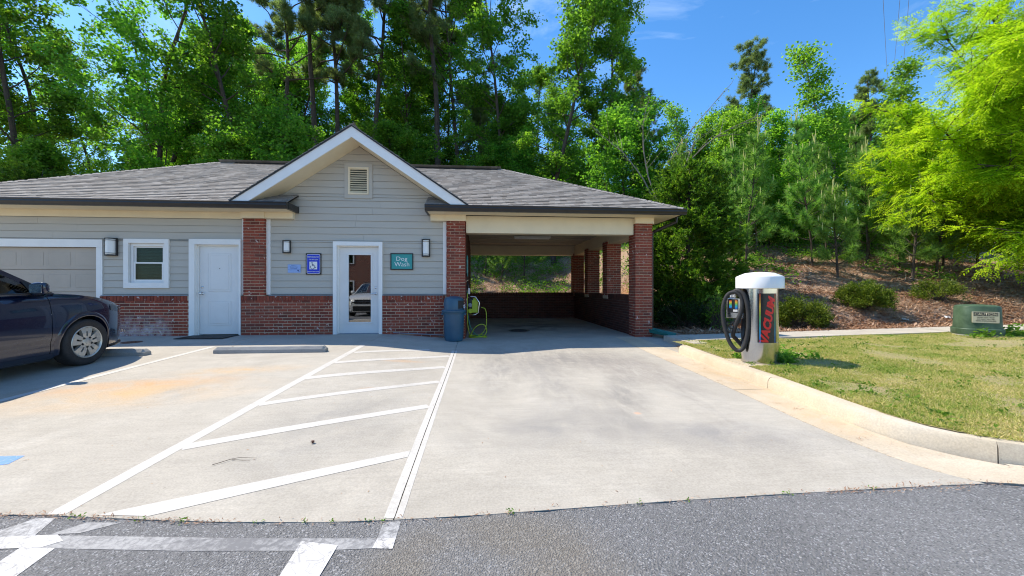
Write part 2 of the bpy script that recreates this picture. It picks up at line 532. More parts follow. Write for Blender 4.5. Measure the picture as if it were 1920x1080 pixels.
def leafmat(name, stops, trans=0.42, tcol=None, rough=0.5, clump=1.0):
    k = NT(name)
    g = k.n('ShaderNodeNewGeometry')
    r = g.outputs['Random Per Island']
    oi = k.n('ShaderNodeObjectInfo').outputs['Random']
    nz = k.noise(k.objco(), clump, 3, 0.5)
    f = k.math('ADD', k.math('MULTIPLY', r, 0.55), k.math('MULTIPLY', k.rng(nz, 0.3, 0.7), 0.45))
    c = k.ramp(f, stops)
    hv = k.n('ShaderNodeHueSaturation')
    k.l(c, hv.inputs['Color'])
    k.l(k.rng(oi, 0, 1, 0.488, 0.508), hv.inputs['Hue'])
    k.l(k.rng(oi, 0, 1, 0.85, 1.2), hv.inputs['Value'])
    c = hv.outputs[0]
    k.base(c, rough, 0, 0.2)
    tl = k.n('ShaderNodeBsdfTranslucent')
    k.l(k.mix(1.0, c, tcol or (1.5, 1.7, 0.8), 'MULTIPLY'), tl.inputs[0])
    mx = k.n('ShaderNodeMixShader')
    mx.inputs[0].default_value = trans
    k.l(k.b.outputs[0], mx.inputs[1])
    k.l(tl.outputs[0], mx.inputs[2])
    k.l(mx.outputs[0], k.out.inputs[0])
    return k.m


MAT['leaf'] = leafmat('broad_leaves', [(0.0, (0.050, 0.125, 0.020)), (0.45, (0.092, 0.215, 0.030)), (0.75, (0.155, 0.30, 0.038)), (1.0, (0.26, 0.40, 0.05))], 0.6, (1.9, 2.0, 0.9))
MAT['leaf_light'] = leafmat('young_leaves', [(0.0, (0.085, 0.20, 0.028)), (0.5, (0.15, 0.29, 0.036)), (1.0, (0.27, 0.42, 0.055))], 0.58, (1.8, 1.9, 0.9))
MAT['leaf_lime'] = leafmat('lime_leaves', [(0.0, (0.19, 0.34, 0.016)), (0.5, (0.30, 0.45, 0.022)), (0.9, (0.44, 0.54, 0.03)), (1.0, (0.50, 0.42, 0.06))], 0.56, (1.6, 1.65, 0.8))
MAT['needle'] = leafmat('pine_needles', [(0.0, (0.10, 0.145, 0.075)), (0.5, (0.165, 0.22, 0.10)), (1.0, (0.29, 0.34, 0.15))], 0.52)
MAT['needle_young'] = leafmat('young_pine_needles', [(0.0, (0.095, 0.190, 0.050)), (0.5, (0.165, 0.300, 0.070)), (1.0, (0.32, 0.46, 0.12))], 0.48)
MAT['candle'] = simple('pine_candles', (0.50, 0.50, 0.17), 0.7, 0, 0.2, 8)
MAT['cedar'] = leafmat('cedar_sprays', [(0.0, (0.028, 0.080, 0.012)), (0.5, (0.085, 0.185, 0.020)), (1.0, (0.27, 0.37, 0.04))], 0.42, clump=2.2)
MAT['shrub'] = leafmat('shrub_leaves', [(0.0, (0.035, 0.065, 0.008)), (0.5, (0.095, 0.150, 0.016)), (1.0, (0.27, 0.31, 0.04))], 0.3, clump=6)
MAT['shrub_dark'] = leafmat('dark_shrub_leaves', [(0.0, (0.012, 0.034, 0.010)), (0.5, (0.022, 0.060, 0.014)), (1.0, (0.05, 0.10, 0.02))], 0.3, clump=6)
MAT['grass'] = leafmat('grass_blades', [(0.0, (0.66, 0.53, 0.30)), (0.36, (0.54, 0.46, 0.19)), (0.64, (0.33, 0.37, 0.075)), (0.8, (0.16, 0.27, 0.035)), (1.0, (0.27, 0.38, 0.06))], 0.35, (1.2, 1.3, 0.8), clump=1.3)
MAT['weed'] = leafmat('weed_leaves', [(0.0, (0.06, 0.15, 0.02)), (0.5, (0.12, 0.25, 0.03)), (1.0, (0.24, 0.36, 0.05))], 0.4)
MAT['straw'] = leafmat('pine_straw', [(0.0, (0.16, 0.080, 0.042)), (0.35, (0.34, 0.19, 0.105)), (0.7, (0.50, 0.34, 0.22)), (1.0, (0.62, 0.50, 0.39))], 0.1, (1, 1, 1))
k = NT('bark')
p = k.objco()
f = k.noise(k.mapping(p, (9, 9, 1.6)), 2.2, 6, 0.7)
k.base(k.ramp(f, [(0.3, (0.030, 0.023, 0.018)), (0.55, (0.085, 0.065, 0.050)), (0.8, (0.155, 0.120, 0.095))]), 0.95)
k.bump(f, 0.8, 0.03)
MAT['bark'] = k.m
k = NT('pale_bark')
p = k.objco()
f = k.noise(k.mapping(p, (9, 9, 3)), 2.2, 6, 0.7)
k.base(k.ramp(f, [(0.3, (0.12, 0.10, 0.08)), (0.55, (0.26, 0.23, 0.19)), (0.8, (0.38, 0.34, 0.29))]), 0.95)
MAT['bark_pale'] = k.m


# ------------------------------------------------------------------ mesh helpers
def tag(o, label=None, cat=None, group=None, kind=None):
    if label:
        o['label'] = label
    if cat:
        o['category'] = cat
    if group:
        o['group'] = group
    if kind:
        o['kind'] = kind
    return o


def thing(name, loc, label, cat, group=None, rz=0.0):
    o = bpy.data.objects.new(name, None)
    o.empty_display_size = 0.2
    COL.objects.link(o)
    o.location = loc
    o.rotation_euler = (0, 0, rz)
    return tag(o, label, cat, group)


class MB:
    """collects geometry in one coordinate frame and links it as ONE mesh object"""
    def __init__(self):
        self.v = []
        self.f = []

    def add(self, vs, fs):
        o = len(self.v)
        self.v += [tuple(q) for q in vs]
        self.f += [tuple(i + o for i in q) for q in fs]
        return self

    def box(self, x0, x1, y0, y1, z0, z1):
        vs = [(x0, y0, z0), (x1, y0, z0), (x1, y1, z0), (x0, y1, z0), (x0, y0, z1), (x1, y0, z1), (x1, y1, z1), (x0, y1, z1)]
        return self.add(vs, [(0, 3, 2, 1), (4, 5, 6, 7), (0, 1, 5, 4), (1, 2, 6, 5), (2, 3, 7, 6), (3, 0, 4, 7)])

    def bbox(self, x0, x1, y0, y1, z0, z1, b=0.01):
        """box with chamfered edges"""
        bm = bmesh.new()
        bmesh.ops.create_cube(bm, size=1)
        for q in bm.verts:
            q.co = Vector((x0 + (q.co.x + .5) * (x1 - x0), y0 + (q.co.y + .5) * (y1 - y0), z0 + (q.co.z + .5) * (z1 - z0)))
        bmesh.ops.bevel(bm, geom=bm.edges[:], offset=b, segments=2, affect='EDGES', profile=0.5)
        bm.verts.index_update()
        self.add([q.co[:] for q in bm.verts], [[q.index for q in f.verts] for f in bm.faces])
        bm.free()
        return self

    def prism(self, pts, a, b, axis='y'):
        """polygon (2D) extruded along an axis from a to b"""
        n = len(pts)
        def P(p2, t):
            return {'y': (p2[0], t, p2[1]), 'x': (t, p2[0], p2[1]), 'z': (p2[0], p2[1], t)}[axis]
        vs = [P(q, a) for q in pts] + [P(q, b) for q in pts]
        fs = [tuple(range(n))[::-1], tuple(range(n, 2 * n))]
        fs += [(i, (i + 1) % n, (i + 1) % n + n, i + n) for i in range(n)]
        return self.add(vs, fs)

    def tube(self, path, rad, n=8, cap=True):
        P = [Vector(q) for q in path]
        rads = rad if isinstance(rad, (list, tuple)) else [rad] * len(P)
        vs, fs = [], []
        up = None
        for i, q in enumerate(P):
            d = (P[min(i + 1, len(P) - 1)] - P[max(i - 1, 0)])
            d = d.normalized() if d.length > 1e-9 else Vector((0, 0, 1))
            if up is None:
                up = d.orthogonal().normalized()
            up = (up - d * up.dot(d))
            up = up.normalized() if up.length > 1e-6 else d.orthogonal().normalized()
            s = d.cross(up)
            for j in range(n):
                a = 2 * math.pi * j / n
                vs.append(q + (up * math.cos(a) + s * math.sin(a)) * rads[i])
        for i in range(len(P) - 1):
            for j in range(n):
                a, b = i * n + j, i * n + (j + 1) % n
                fs.append((a, b, b + n, a + n))
        if cap:
            fs.append(tuple(range(n))[::-1])
            fs.append(tuple(range((len(P) - 1) * n, len(P) * n)))
        return self.add(vs, fs)

    def lathe(self, prof, n=24, c=(0, 0, 0), axis='z', a0=0.0, a1=2 * math.pi, flute=None):
        full = abs(a1 - a0 - 2 * math.pi) < 1e-6
        m = n if full else n + 1
        vs, fs = [], []
        for (r_, z_) in prof:
            for j in range(m):
                a = a0 + (a1 - a0) * j / n
                rr = r_ * (flute(a, z_) if flute else 1)
                x, y = rr * math.cos(a), rr * math.sin(a)
                q = {'z': (x, y, z_), 'x': (z_, x, y), 'y': (x, z_, y)}[axis]
                vs.append((c[0] + q[0], c[1] + q[1], c[2] + q[2]))
        for i in range(len(prof) - 1):
            for j in range(n):
                a, b = i * m + j, i * m + (j + 1) % m
                fs.append((a, b, b + m, a + m))
        return self.add(vs, fs)

    def build(self, name, mat, parent=None, smooth=False, origin=None, kind=None, angle=None):
        og = Vector(origin) if origin is not None else Vector((0, 0, 0))
        me = bpy.data.meshes.new(name)
        me.from_pydata([(x - og.x, y - og.y, z - og.z) for x, y, z in self.v], [], self.f)
        me.update()
        bm = bmesh.new()
        bm.from_mesh(me)
        bmesh.ops.recalc_face_normals(bm, faces=bm.faces[:])
        bm.to_mesh(me)
        bm.free()
        o = bpy.data.objects.new(name, me)
        COL.objects.link(o)
        if mat is not None:
            me.materials.append(mat)
        if smooth:
            me.polygons.foreach_set('use_smooth', [True] * len(me.polygons))
            if angle:
                me.set_sharp_from_angle(angle=angle)
        if parent is not None:
            o.parent = parent
        if kind:
            o['kind'] = kind
        return o


class WB(MB):
    """MB in world coordinates for parts of a thing that is not rotated"""
    def put(self, name, mat, root, parent=None, **kw):
        return self.build(name, mat, parent or root, origin=root.location, **kw)


def mesh_np(name, V, F, mat, smooth=False):
    """mesh from numpy arrays, faces all with the same corner count"""
    me = bpy.data.meshes.new(name)
    V = np.asarray(V, dtype=np.float32)
    F = np.asarray(F, dtype=np.int32)
    k_ = F.shape[1]
    me.vertices.add(len(V))
    me.vertices.foreach_set('co', V.ravel())
    me.loops.add(F.size)
    me.loops.foreach_set('vertex_index', F.ravel())
    me.polygons.add(len(F))
    me.polygons.foreach_set('loop_start', np.arange(0, F.size, k_, dtype=np.int32))
    me.update(calc_edges=True)
    me.materials.append(mat)
    if smooth:
        me.polygons.foreach_set('use_smooth', np.ones(len(F), dtype=bool))
    return me


def link(name, me, parent=None, loc=(0, 0, 0), kind=None):
    o = bpy.data.objects.new(name, me)
    COL.objects.link(o)
    o.location = loc
    if parent is not None:
        o.parent = parent
    if kind:
        o['kind'] = kind
    return o


def copy_tree(o, parent=None):
    c_ = o.copy()
    COL.objects.link(c_)
    c_.parent = parent
    for ch in o.children:
        copy_tree(ch, c_)
    return c_


def text_mesh(s, size, bold=0.0, shear=0.0, spacing=1.0):
    """lettering as a flat mesh in its own XY plane, centred on the origin"""
    cu = bpy.data.curves.new('lettering', 'FONT')
    cu.body = s
    cu.size = size
    cu.align_x = 'CENTER'
    cu.align_y = 'CENTER'
    cu.offset = bold
    cu.shear = shear
    cu.space_character = spacing
    cu.resolution_u = 3
    o = bpy.data.objects.new('lettering', cu)
    COL.objects.link(o)
    dg = bpy.context.evaluated_depsgraph_get()
    me = bpy.data.meshes.new_from_object(o.evaluated_get(dg))
    bpy.data.objects.remove(o)
    return me


def lettering(s, loc, width, height, mat, parent, root=None, bold=0.0, name='lettering', shear=0.0):
    """text on a wall that faces -Y, scaled to width x height, loc = centre (world)"""
    me = text_mesh(s, 1.0, bold, shear)
    xs = [q.co.x for q in me.vertices]
    ys = [q.co.y for q in me.vertices]
    w, h = max(xs) - min(xs), max(ys) - min(ys)
    cx, cy = (max(xs) + min(xs)) / 2, (max(ys) + min(ys)) / 2
    og = root.location if root else Vector((0, 0, 0))
    for q in me.vertices:
        x, y = (q.co.x - cx) / w * width, (q.co.y - cy) / h * height
        q.co = Vector((loc[0] + x, loc[1], loc[2] + y)) - og
    me.materials.clear()
    me.materials.append(mat)
    return link(name, me, parent)


# ------------------------------------------------------------------ levels of the ground
def ss(t):
    t = max(0.0, min(1.0, t))
    return t * t * (3 - 2 * t)


def lot_z(x, y):
    return -0.0285 * max(0.0, 9.3 - y) - 0.13 * ss((x + 2.4) / 2.2) * ss((y - 2) / 6)


def walk_z(x):
    return -0.035 + 0.02 * max(0.0, x - 4.3)


def lawn_z(x, y):
    w = ss((y - 2.5) / 4.5)
    return -0.045 + 0.02 * max(0.0, x - 4.3) * w + 0.05 * math.exp(-((x - 5.6) ** 2 + (y - 6.2) ** 2) / 1.2) + 0.015 * mnoise.noise(Vector((x * .8, y * .8, 3)))


def toe(x):
    return 9.15 + 8.45 * (1 - ss((x - 4.6) / 4.4))


def slope_z(x, y):
    s = y - toe(x)
    if s <= 0:
        return 0.0
    z = 0.33 * min(s, 9) + 0.13 * max(0, min(s, 60) - 9)
    z *= ss(s / 1.2) if s < 1.2 else 1
    return z + 0.16 * ss(s / 3) * mnoise.noise(Vector((x * .45, y * .45, 0))) + 0.08 * ss(s / 2) * mnoise.noise(Vector((x * 1.7, y * 1.7, 5)))


KERB_BASE = [(3.875, 7.45), (3.84, 6.977), (3.75, 6.0), (3.632, 4.742), (3.55, 4.11), (3.485, 3.671), (3.44, 3.267), (3.47, 2.97), (3.60, 2.73), (3.80, 2.58), (4.2, 2.40), (5.0, 2.22), (8.0, 2.0), (14, 1.8), (30, 1.6)]
JOINT = [(3.36, 8.95), (3.296, 7.234), (3.25, 5.825), (3.165, 4.675), (3.10, 3.951), (3.068, 3.565), (3.062, 3.201), (3.085, 2.871), (3.117, 2.656), (3.19, 2.478), (3.311, 2.334)]


def kerb_x(y):
    pts = KERB_BASE
    if y >= pts[0][1]:
        return pts[0][0]
    for (xa, ya), (xb, yb) in zip(pts, pts[1:]):
        if ya >= y >= yb:
            return xa + (xb - xa) * (ya - y) / max(1e-6, ya - yb)
    return pts[-1][0]


def ground_z(x, y):
    s = slope_z(x, y)
    if y > toe(x):
        base = walk_z(x) - 0.02 if x > 4.4 else -0.15
        return base + s
    if x > 4.45 and y > 7.6:
        return walk_z(x) - (0.02 if y > 8.95 else 0.12) + 0.03 * mnoise.noise(Vector((x * 2, y * 2, 1))) * (1 if y > 9.1 else 0)
    if x > kerb_x(y) + 0.3 and y > 1.6:
        return lawn_z(x, y) - 0.12
    return lot_z(x, y) - 0.30


def axis_pts(*seg):
    out = []
    for a, b, st in seg:
        out += list(np.arange(a, b, st))
    return np.array(out + [seg[-1][1]])


gx = axis_pts((-150, -40, 10), (-40, -14, 2), (-14, 3.0, 0.6), (3.0, 22, 0.24), (22, 50, 1.2), (50, 160, 8))
gy = axis_pts((-80, -10, 8), (-10, 1.4, 1.0), (1.4, 22, 0.24), (22, 50, 0.9), (50, 220, 8))
V = np.array([(x, y, ground_z(x, y)) for y in gy for x in gx])
nx, ny = len(gx), len(gy)
ii, jj = np.meshgrid(np.arange(nx - 1), np.arange(ny - 1))
a_ = (jj * nx + ii).ravel()
ground = link('ground', mesh_np('ground', V, np.stack([a_, a_ + 1, a_ + 1 + nx, a_ + nx], 1), MAT['mulch'], True))
tag(ground, 'brown mulched bank and soil around the building and under the trees', kind='structure')


def interp(pts, y):
    """x of a polyline (y falling) at y"""
    for (xa, ya), (xb, yb) in zip(pts, pts[1:]):
        if max(ya, yb) >= y >= min(ya, yb):
            t = 0 if abs(yb - ya) < 1e-9 else (y - ya) / (yb - ya)
            return xa + (xb - xa) * t
    return pts[0][0] if abs(y - pts[0][1]) < abs(y - pts[-1][1]) else pts[-1][0]


# edge between concrete and asphalt (y as a function of x)
ASPH = [(-40, 2.75), (-8, 2.62), (-2.681, 2.473), (-2.372, 2.439), (-1.898, 2.366), (-1.441, 2.305), (-0.858, 2.255), (-0.503, 2.245), (0.009, 2.252), (0.63, 2.28), (1.295, 2.307), (1.998, 2.323), (2.738, 2.333), (3.311, 2.334), (3.6, 2.27), (4.0, 2.12), (5.0, 1.9), (8.0, 1.65), (14, 1.45), (30, 1.2)]


def asph_y(x):
    for (xa, ya), (xb, yb) in zip(ASPH, ASPH[1:]):
        if xa <= x <= xb:
            return ya + (yb - ya) * (x - xa) / (xb - xa)
    return ASPH[-1][1]


def sheet(name, left, right, y0, y1, zf, mat, parent=None, kind=None, ny_=30, nx_=10, thick=0.12, wob=0.0, lab=None, dz=0.0):
    """a slab: grid between two x(y) edges, y0 may be a function of x, with side walls"""
    vs, fs = [], []
    for j in range(ny_ + 1):
        for i in range(nx_ + 1):
            t = j / ny_
            yy = y1 + ((y0 if not callable(y0) else 2.4) - y1) * t
            xl, xr = left(yy), right(yy)
            x = xl + (xr - xl) * i / nx_
            ylow = y0(x) if callable(y0) else y0
            y = y1 + (ylow - y1) * t
            xl, xr = left(y), right(y)
            x = xl + (xr - xl) * i / nx_
            if callable(y0):
                y = y1 + (y0(x) - y1) * t
            vs.append((x, y, zf(x, y) + dz))
    w = nx_ + 1
    for j in range(ny_):
        for i in range(nx_):
            a = j * w + i
            fs.append((a, a + w, a + w + 1, a + 1))
    loop = [i for i in range(w)] + [j * w + nx_ for j in range(1, ny_ + 1)] + [ny_ * w + i for i in range(nx_ - 1, -1, -1)] + [j * w for j in range(ny_ - 1, 0, -1)]
    o_ = len(vs)
    vs += [(vs[q][0], vs[q][1], vs[q][2] - thick) for q in loop]
    n_l = len(loop)
    fs += [(loop[q], loop[(q + 1) % n_l], o_ + (q + 1) % n_l, o_ + q) for q in range(n_l)]
    m = MB().add(vs, fs)
    o = m.build(name, mat, parent)
    if kind:
        tag(o, lab, kind=kind)
    return o


C = lambda v: (lambda y: v)
# sub-base under the slabs: shows as the dark joints
lot = sheet('parking_lot', C(-30.0), lambda y: kerb_x(y) + 0.02, lambda x: asph_y(min(x, 3.6)) + 0.01, 17.0, lambda x, y: lot_z(x, y) - 0.05, MAT['dark'], None, 'structure', 50, 40, 0.1, lab='concrete parking lot and driveway in front of the building')
HL = lambda y: -2.235 - 0.022 * (8 - y)
HR = lambda y: -0.462 - 0.001 * (8 - y)
SL = lambda y: -5.03 - 0.02 * (8 - y)
g_ = 0.0035
JX = lambda y: interp(JOINT, y)
far = lambda x: asph_y(x) + 0.004
sheet('concrete_slab', C(-30.0), lambda y: SL(y) + 0.05 - g_, far, 9.62, lot_z, MAT['slab'], lot, None, 30, 24)
sheet('concrete_slab', lambda y: SL(y) + 0.05 + g_, lambda y: HL(y) - g_, far, 9.62, lot_z, MAT['slab'], lot, None, 30, 10)
sheet('concrete_slab', lambda y: HL(y) + g_, lambda y: HR(y) - g_, far, 9.62, lot_z, MAT['slab'], lot, None, 30, 10)
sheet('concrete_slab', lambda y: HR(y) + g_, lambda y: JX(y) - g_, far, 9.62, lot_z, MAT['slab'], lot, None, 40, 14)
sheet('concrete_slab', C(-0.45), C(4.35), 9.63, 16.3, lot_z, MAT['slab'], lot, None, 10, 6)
sheet('gutter_pan', lambda y: JX(y) + g_, lambda y: kerb_x(y) + 0.01, lambda x: asph_y(x) + 0.03, 4.70, lot_z, MAT['pan'], lot, None, 30, 6)
sheet('gutter_pan', lambda y: JX(y) + g_, lambda y: kerb_x(y) + 0.01, 4.712, 9.62, lot_z, MAT['pan'], lot, None, 30, 6)
# gutter strip that follows the flared kerb to the right
vs, fs = [], []
for (x, y) in [q for q in KERB_BASE if q[1] <= 2.6]:
    vs += [(x, y, lot_z(x, y) + 0.001), (x, asph_y(x) + 0.004, lot_z(x, asph_y(x)) + 0.001)]
for i in range(len(vs) // 2 - 1):
    fs.append((2 * i, 2 * i + 1, 2 * i + 3, 2 * i + 2))
MB().add(vs, fs).build('gutter_pan', MAT['pan'], lot)
# corner of the concrete to the right of the carport
sheet('concrete_slab', C(3.36), C(4.6), 7.5, 9.62, lambda x, y: lot_z(3.3, y) - 0.003, MAT['slab'], lot, None, 8, 4)

asph = sheet('asphalt_road', C(-40.0), C(40.0), -40.0, 1.0, lambda x, y: lot_z(x, y) - 0.004, MAT['asphalt'], None, 'structure', 40, 40, lab='grey asphalt roadway in the foreground')
# the strip of asphalt between y=1 and the edge of the concrete
vs, fs = [], []
xs_ = [-40, -20, -12] + list(np.arange(-8, 5, 0.1)) + [6, 8, 11, 14, 20, 30, 40]
for x in xs_:
    ya = asph_y(min(x, 30)) + 0.018 * mnoise.noise(Vector((x * 4, 0, 0))) + 0.010 * mnoise.noise(Vector((x * 17, 0, 0)))
    for t in (0, .25, .5, .75, 1):
        y = 1.0 + (ya - 1.0) * t
        vs.append((x, y, lot_z(x, y) - 0.004 + (0.001 if t == 1 else 0)))
for i in range(len(xs_) - 1):
    for j in range(4):
        fs.append((i * 5 + j, i * 5 + 5 + j, i * 5 + 6 + j, i * 5 + 1 + j))
MB().add(vs, fs).build('asphalt_edge', MAT['asphalt'], asph)

# ------------------------------------------------------------------ painted markings
def marking(poly, mat, parent, dz=0.0016, name='painted_line', sub=0.25):
    """thin sheet of paint that follows the pavement, from a polygon split lengthwise"""
    bm = bmesh.new()
    f = bm.faces.new([bm.verts.new((x, y, 0)) for x, y in poly])
    for _ in range(3):
        long_e = [e for e in bm.edges if e.calc_length() > sub]
        if not long_e:
            break
        bmesh.ops.subdivide_edges(bm, edges=long_e, cuts=3)
    bmesh.ops.triangulate(bm, faces=bm.faces[:])
    for v_ in bm.verts:
        v_.co.z = lot_z(v_.co.x, v_.co.y) + dz
    me = bpy.data.meshes.new(name)
    bm.to_mesh(me)
    bm.free()
    me.materials.append(mat)
    return link(name, me, parent)


def strip(a, b, w, mat, parent, dz=0.0016):
    """straight stripe from a to b with width w, made of short pieces"""
    A, B = Vector(a), Vector(b)
    d = (B - A)
    n_ = max(2, int(d.length / 0.035))
    s = Vector((d.y, -d.x)).normalized() * (w / 2)
    vs, fs = [], []
    for i in range(n_ + 1):
        q = A + d * (i / n_)
        for e in (-1, 1):
            j_ = 1 + (mnoise.noise(Vector((q.x * 9 + e * 31, q.y * 9, 4))) * .05 + mnoise.noise(Vector((q.x * 40 + e * 17, q.y * 40, 9))) * .05) * min(1, .1 / w)
            x, y = q.x + s.x * e * j_, q.y + s.y * e * j_
            vs.append((x, y, lot_z(x, y) + dz))
    for i in range(n_):
        fs.append((2 * i, 2 * i + 1, 2 * i + 3, 2 * i + 2))
    return MB().add(vs, fs).build('painted_line', mat, parent)


PN = MAT['paint_new']
strip((-2.372, 2.45), (-2.250, 8.03), 0.105, PN, lot)
strip((-0.4965, 2.262), (-0.4945, 7.96), 0.056, PN, lot)
strip((-0.4415, 2.262), (-0.4380, 7.96), 0.040, PN, lot)
for a, b, w in [((-2.19, 7.25), (-0.95, 7.93), .135), ((-2.235, 6.41), (-0.53, 7.40), .14), ((-2.275, 5.46), (-0.53, 6.435), .15),
                ((-2.29, 4.375), (-0.53, 5.44), .125), ((-2.31, 3.33), (-0.53, 4.315), .13)]:
    strip(a, b, w, PN, lot, 0.0022)
marking([(-2.13, 2.425), (-0.527, 3.157), (-0.527, 3.041), (-1.838, 2.39)], PN, lot, 0.0022)
strip((-5.03, 8.03), (-5.13, 4.0), 0.105, PN, lot)
strip((-5.13, 3.99), (-5.19, 2.6), 0.105, PN, lot)
marking([(-3.95, 3.30), (-3.534, 3.270), (-3.370, 3.266), (-3.34, 3.128), (-3.7, 3.05), (-4.0, 3.05)], MAT['paint_blue'], lot)
marking([(-2.445, 2.425), (-2.340, 2.415), (-2.29, 2.262), (-2.41, 2.215), (-2.55, 2.20), (-2.56, 2.255)], MAT['paint_old'], asph, -0.0011)
marking([(-2.26, 2.172), (-2.085, 2.150), (-2.06, 1.94), (-2.02, 1.4), (-2.20, 1.4), (-2.24, 2.0)], MAT['paint_mid'], asph, -0.0013)
marking([(-2.56, 2.250), (-2.11, 2.250), (-1.3, 2.165), (-0.52, 2.098), (-0.52, 2.024), (-0.791, 2.028), (-1.4, 2.075), (-2.091, 2.150), (-2.56, 2.19)], MAT['paint_faint'], asph, -0.0019)
marking([(-2.56, 2.262), (-2.18, 2.262), (-2.10, 2.205), (-2.16, 2.160), (-2.56, 2.172)], MAT['paint_mid'], asph, -0.0003)
marking([(-0.518, 2.232), (-0.424, 2.230), (-0.423, 2.094), (-0.518, 2.096)], MAT['paint_old'], asph, -0.0011)
marking([(-0.518, 2.096), (-0.423, 2.094), (-0.423, 2.010), (-0.524, 2.022)], MAT['paint_mid'], asph, -0.0003)
marking([(-0.895, 2.105), (-0.700, 2.058), (-0.71, 1.86), (-0.73, 1.2), (-0.92, 1.2), (-0.89, 1.87)], MAT['paint_mid'], asph, 0.0003)
marking([(-2.13, 2.360), (-1.94, 2.345), (-2.08, 2.265), (-2.22, 2.268)], MAT['paint_faint'], asph, -0.0015)

# ------------------------------------------------------------------ kerb
def kerb_piece(pts):
    prof = [(0.0, -0.12), (0.012, 0.095), (0.035, 0.133), (0.06, 0.142), (0.165, 0.145), (0.18, 0.13), (0.185, -0.12)]
    vs, fs = [], []
    P = [Vector(q) for q in pts]
    for i, q in enumerate(P):
        d = (P[min(i + 1, len(P) - 1)] - P[max(i - 1, 0)]).normalized()
        nrm = Vector((-d.y, d.x))  # towards the lawn, for points running towards the camera
        for (o_, h) in prof:
            x, y = q.x + nrm.x * o_, q.y + nrm.y * o_
            vs.append((x, y, lot_z(q.x, q.y) + h))
    m = len(prof)
    for i in range(len(P) - 1):
        for j in range(m - 1):
            fs.append((i * m + j, i * m + j + 1, (i + 1) * m + j + 1, (i + 1) * m + j))
    fs.append(tuple(range(m)))
    fs.append(tuple(range((len(P) - 1) * m, len(P) * m))[::-1])
    return MB().add(vs, fs)


def resample(pts, st):
    out = [Vector(pts[0])]
    for a, b in zip(pts, pts[1:]):
        a, b = Vector(a), Vector(b)
        n_ = max(1, int((b - a).length / st))
        for i in range(1, n_ + 1):
            out.append(a + (b - a) * i / n_)
    # smooth
    for _ in range(3):
        out = [out[0]] + [(out[i - 1] + out[i] * 2 + out[i + 1]) / 4 for i in range(1, len(out) - 1)] + [out[-1]]
    return out


kp = resample(KERB_BASE, 0.15)
cut1 = min(range(len(kp)), key=lambda i: abs(kp[i].y - 4.70) if kp[i].x < 3.9 else 9)
cut2 = min(range(len(kp)), key=lambda i: (kp[i] - Vector((3.72, 2.63))).length)
first = kp[:cut1 + 1]
kerb = kerb_piece(first).build('kerb', MAT['kerb'], None, True, angle=.5)
tag(kerb, 'pale tan concrete kerb between driveway and lawn', kind='structure')
gap = lambda a, b: a + (b - a).normalized() * 0.010
kerb_piece([gap(kp[cut1], kp[cut1 + 1])] + kp[cut1 + 1:cut2 + 1]).build('kerb_stone', MAT['kerb'], kerb, True, angle=.5)
kerb_piece([gap(kp[cut2], kp[cut2 + 1])] + kp[cut2 + 1:]).build('kerb_stone', MAT['kerb'], kerb, True, angle=.5)

# ------------------------------------------------------------------ sidewalk and lawn
walk = sheet('sidewalk', C(4.46), C(40.0), 8.05, 8.95, lambda x, y: walk_z(x) + 0.012, MAT['dark'], None, 'structure', 2, 30, 0.1, lab='narrow concrete sidewalk between lawn and mulched bank', dz=-0.03)
xw = 4.6
while xw < 22:
    sheet('sidewalk_slab', C(xw + .006), C(xw + 1.494), 8.05, 8.95, lambda x, y: walk_z(x) + 0.012, MAT['walk'], walk, None, 2, 3, 0.05)
    xw += 1.5
# ramped corner between driveway and sidewalk
sheet('sidewalk_slab', C(4.30), C(4.594), 7.62, 8.95, lambda x, y: walk_z(x) + 0.006, MAT['walk'], walk, None, 2, 2, 0.2)

vs, fs = [], []
LY = np.arange(1.9, 8.06, 0.15)
LXN = 60
for y in LY:
    y = min(y, 8.045)
    x0 = kerb_x(y) + 0.17 if y < 7.45 else 4.05
    if y < 2.66:
        # the kerb flares to the right: start where it passes this depth
        x0 = kerb_x(y) + 0.35
    for i in range(LXN + 1):
        t = i / LXN
        x = x0 + (26 - x0) * t ** 1.6
        vs.append((x, y, lawn_z(x, y)))
for j in range(len(LY) - 1):
    for i in range(LXN):
        a = j * (LXN + 1) + i
        fs.append((a, a + 1, a + LXN + 2, a + LXN + 1))
lawn = MB().add(vs, fs).build('lawn', MAT['lawn'], None, True)
tag(lawn, 'patchy yellow green lawn behind the kerb', kind='structure')
pad = sheet('concrete_pad', C(3.86), C(4.62), 5.40, 5.98, lambda x, y: -0.035, MAT['kerb'], None, None, 2, 2, 0.1)
tag(pad, 'small concrete pad joining the kerb under the vacuum', kind='structure')


# ------------------------------------------------------------------ the building
BY = 9.66          # face of the siding
BLD = thing('wash_building', (-2.8, BY, 0.0), 'grey sided brick building with a garage, centre gable and open carport', 'building')


def part(mb, name, mat, **kw):
    return mb.build(name, mat, BLD, origin=BLD.location, **kw)


# --- wall core with openings (front wall between garage and carport)
def walls_around(mb, x0, x1, z0, z1, y0, y1, holes):
    zs = sorted({z0, z1} | {z for h in holes for z in (h[2], h[3]) if z0 < z < z1})
    for za, zb in zip(zs, zs[1:]):
        zc = (za + zb) / 2
        cuts = sorted([(h[0], h[1]) for h in holes if h[2] <= zc <= h[3]])
        x = x0
        for a, b in cuts:
            if a > x:
                mb.box(x, a, y0, y1, za, zb)
            x = max(x, b)
        if x < x1:
            mb.box(x, x1, y0, y1, za, zb)


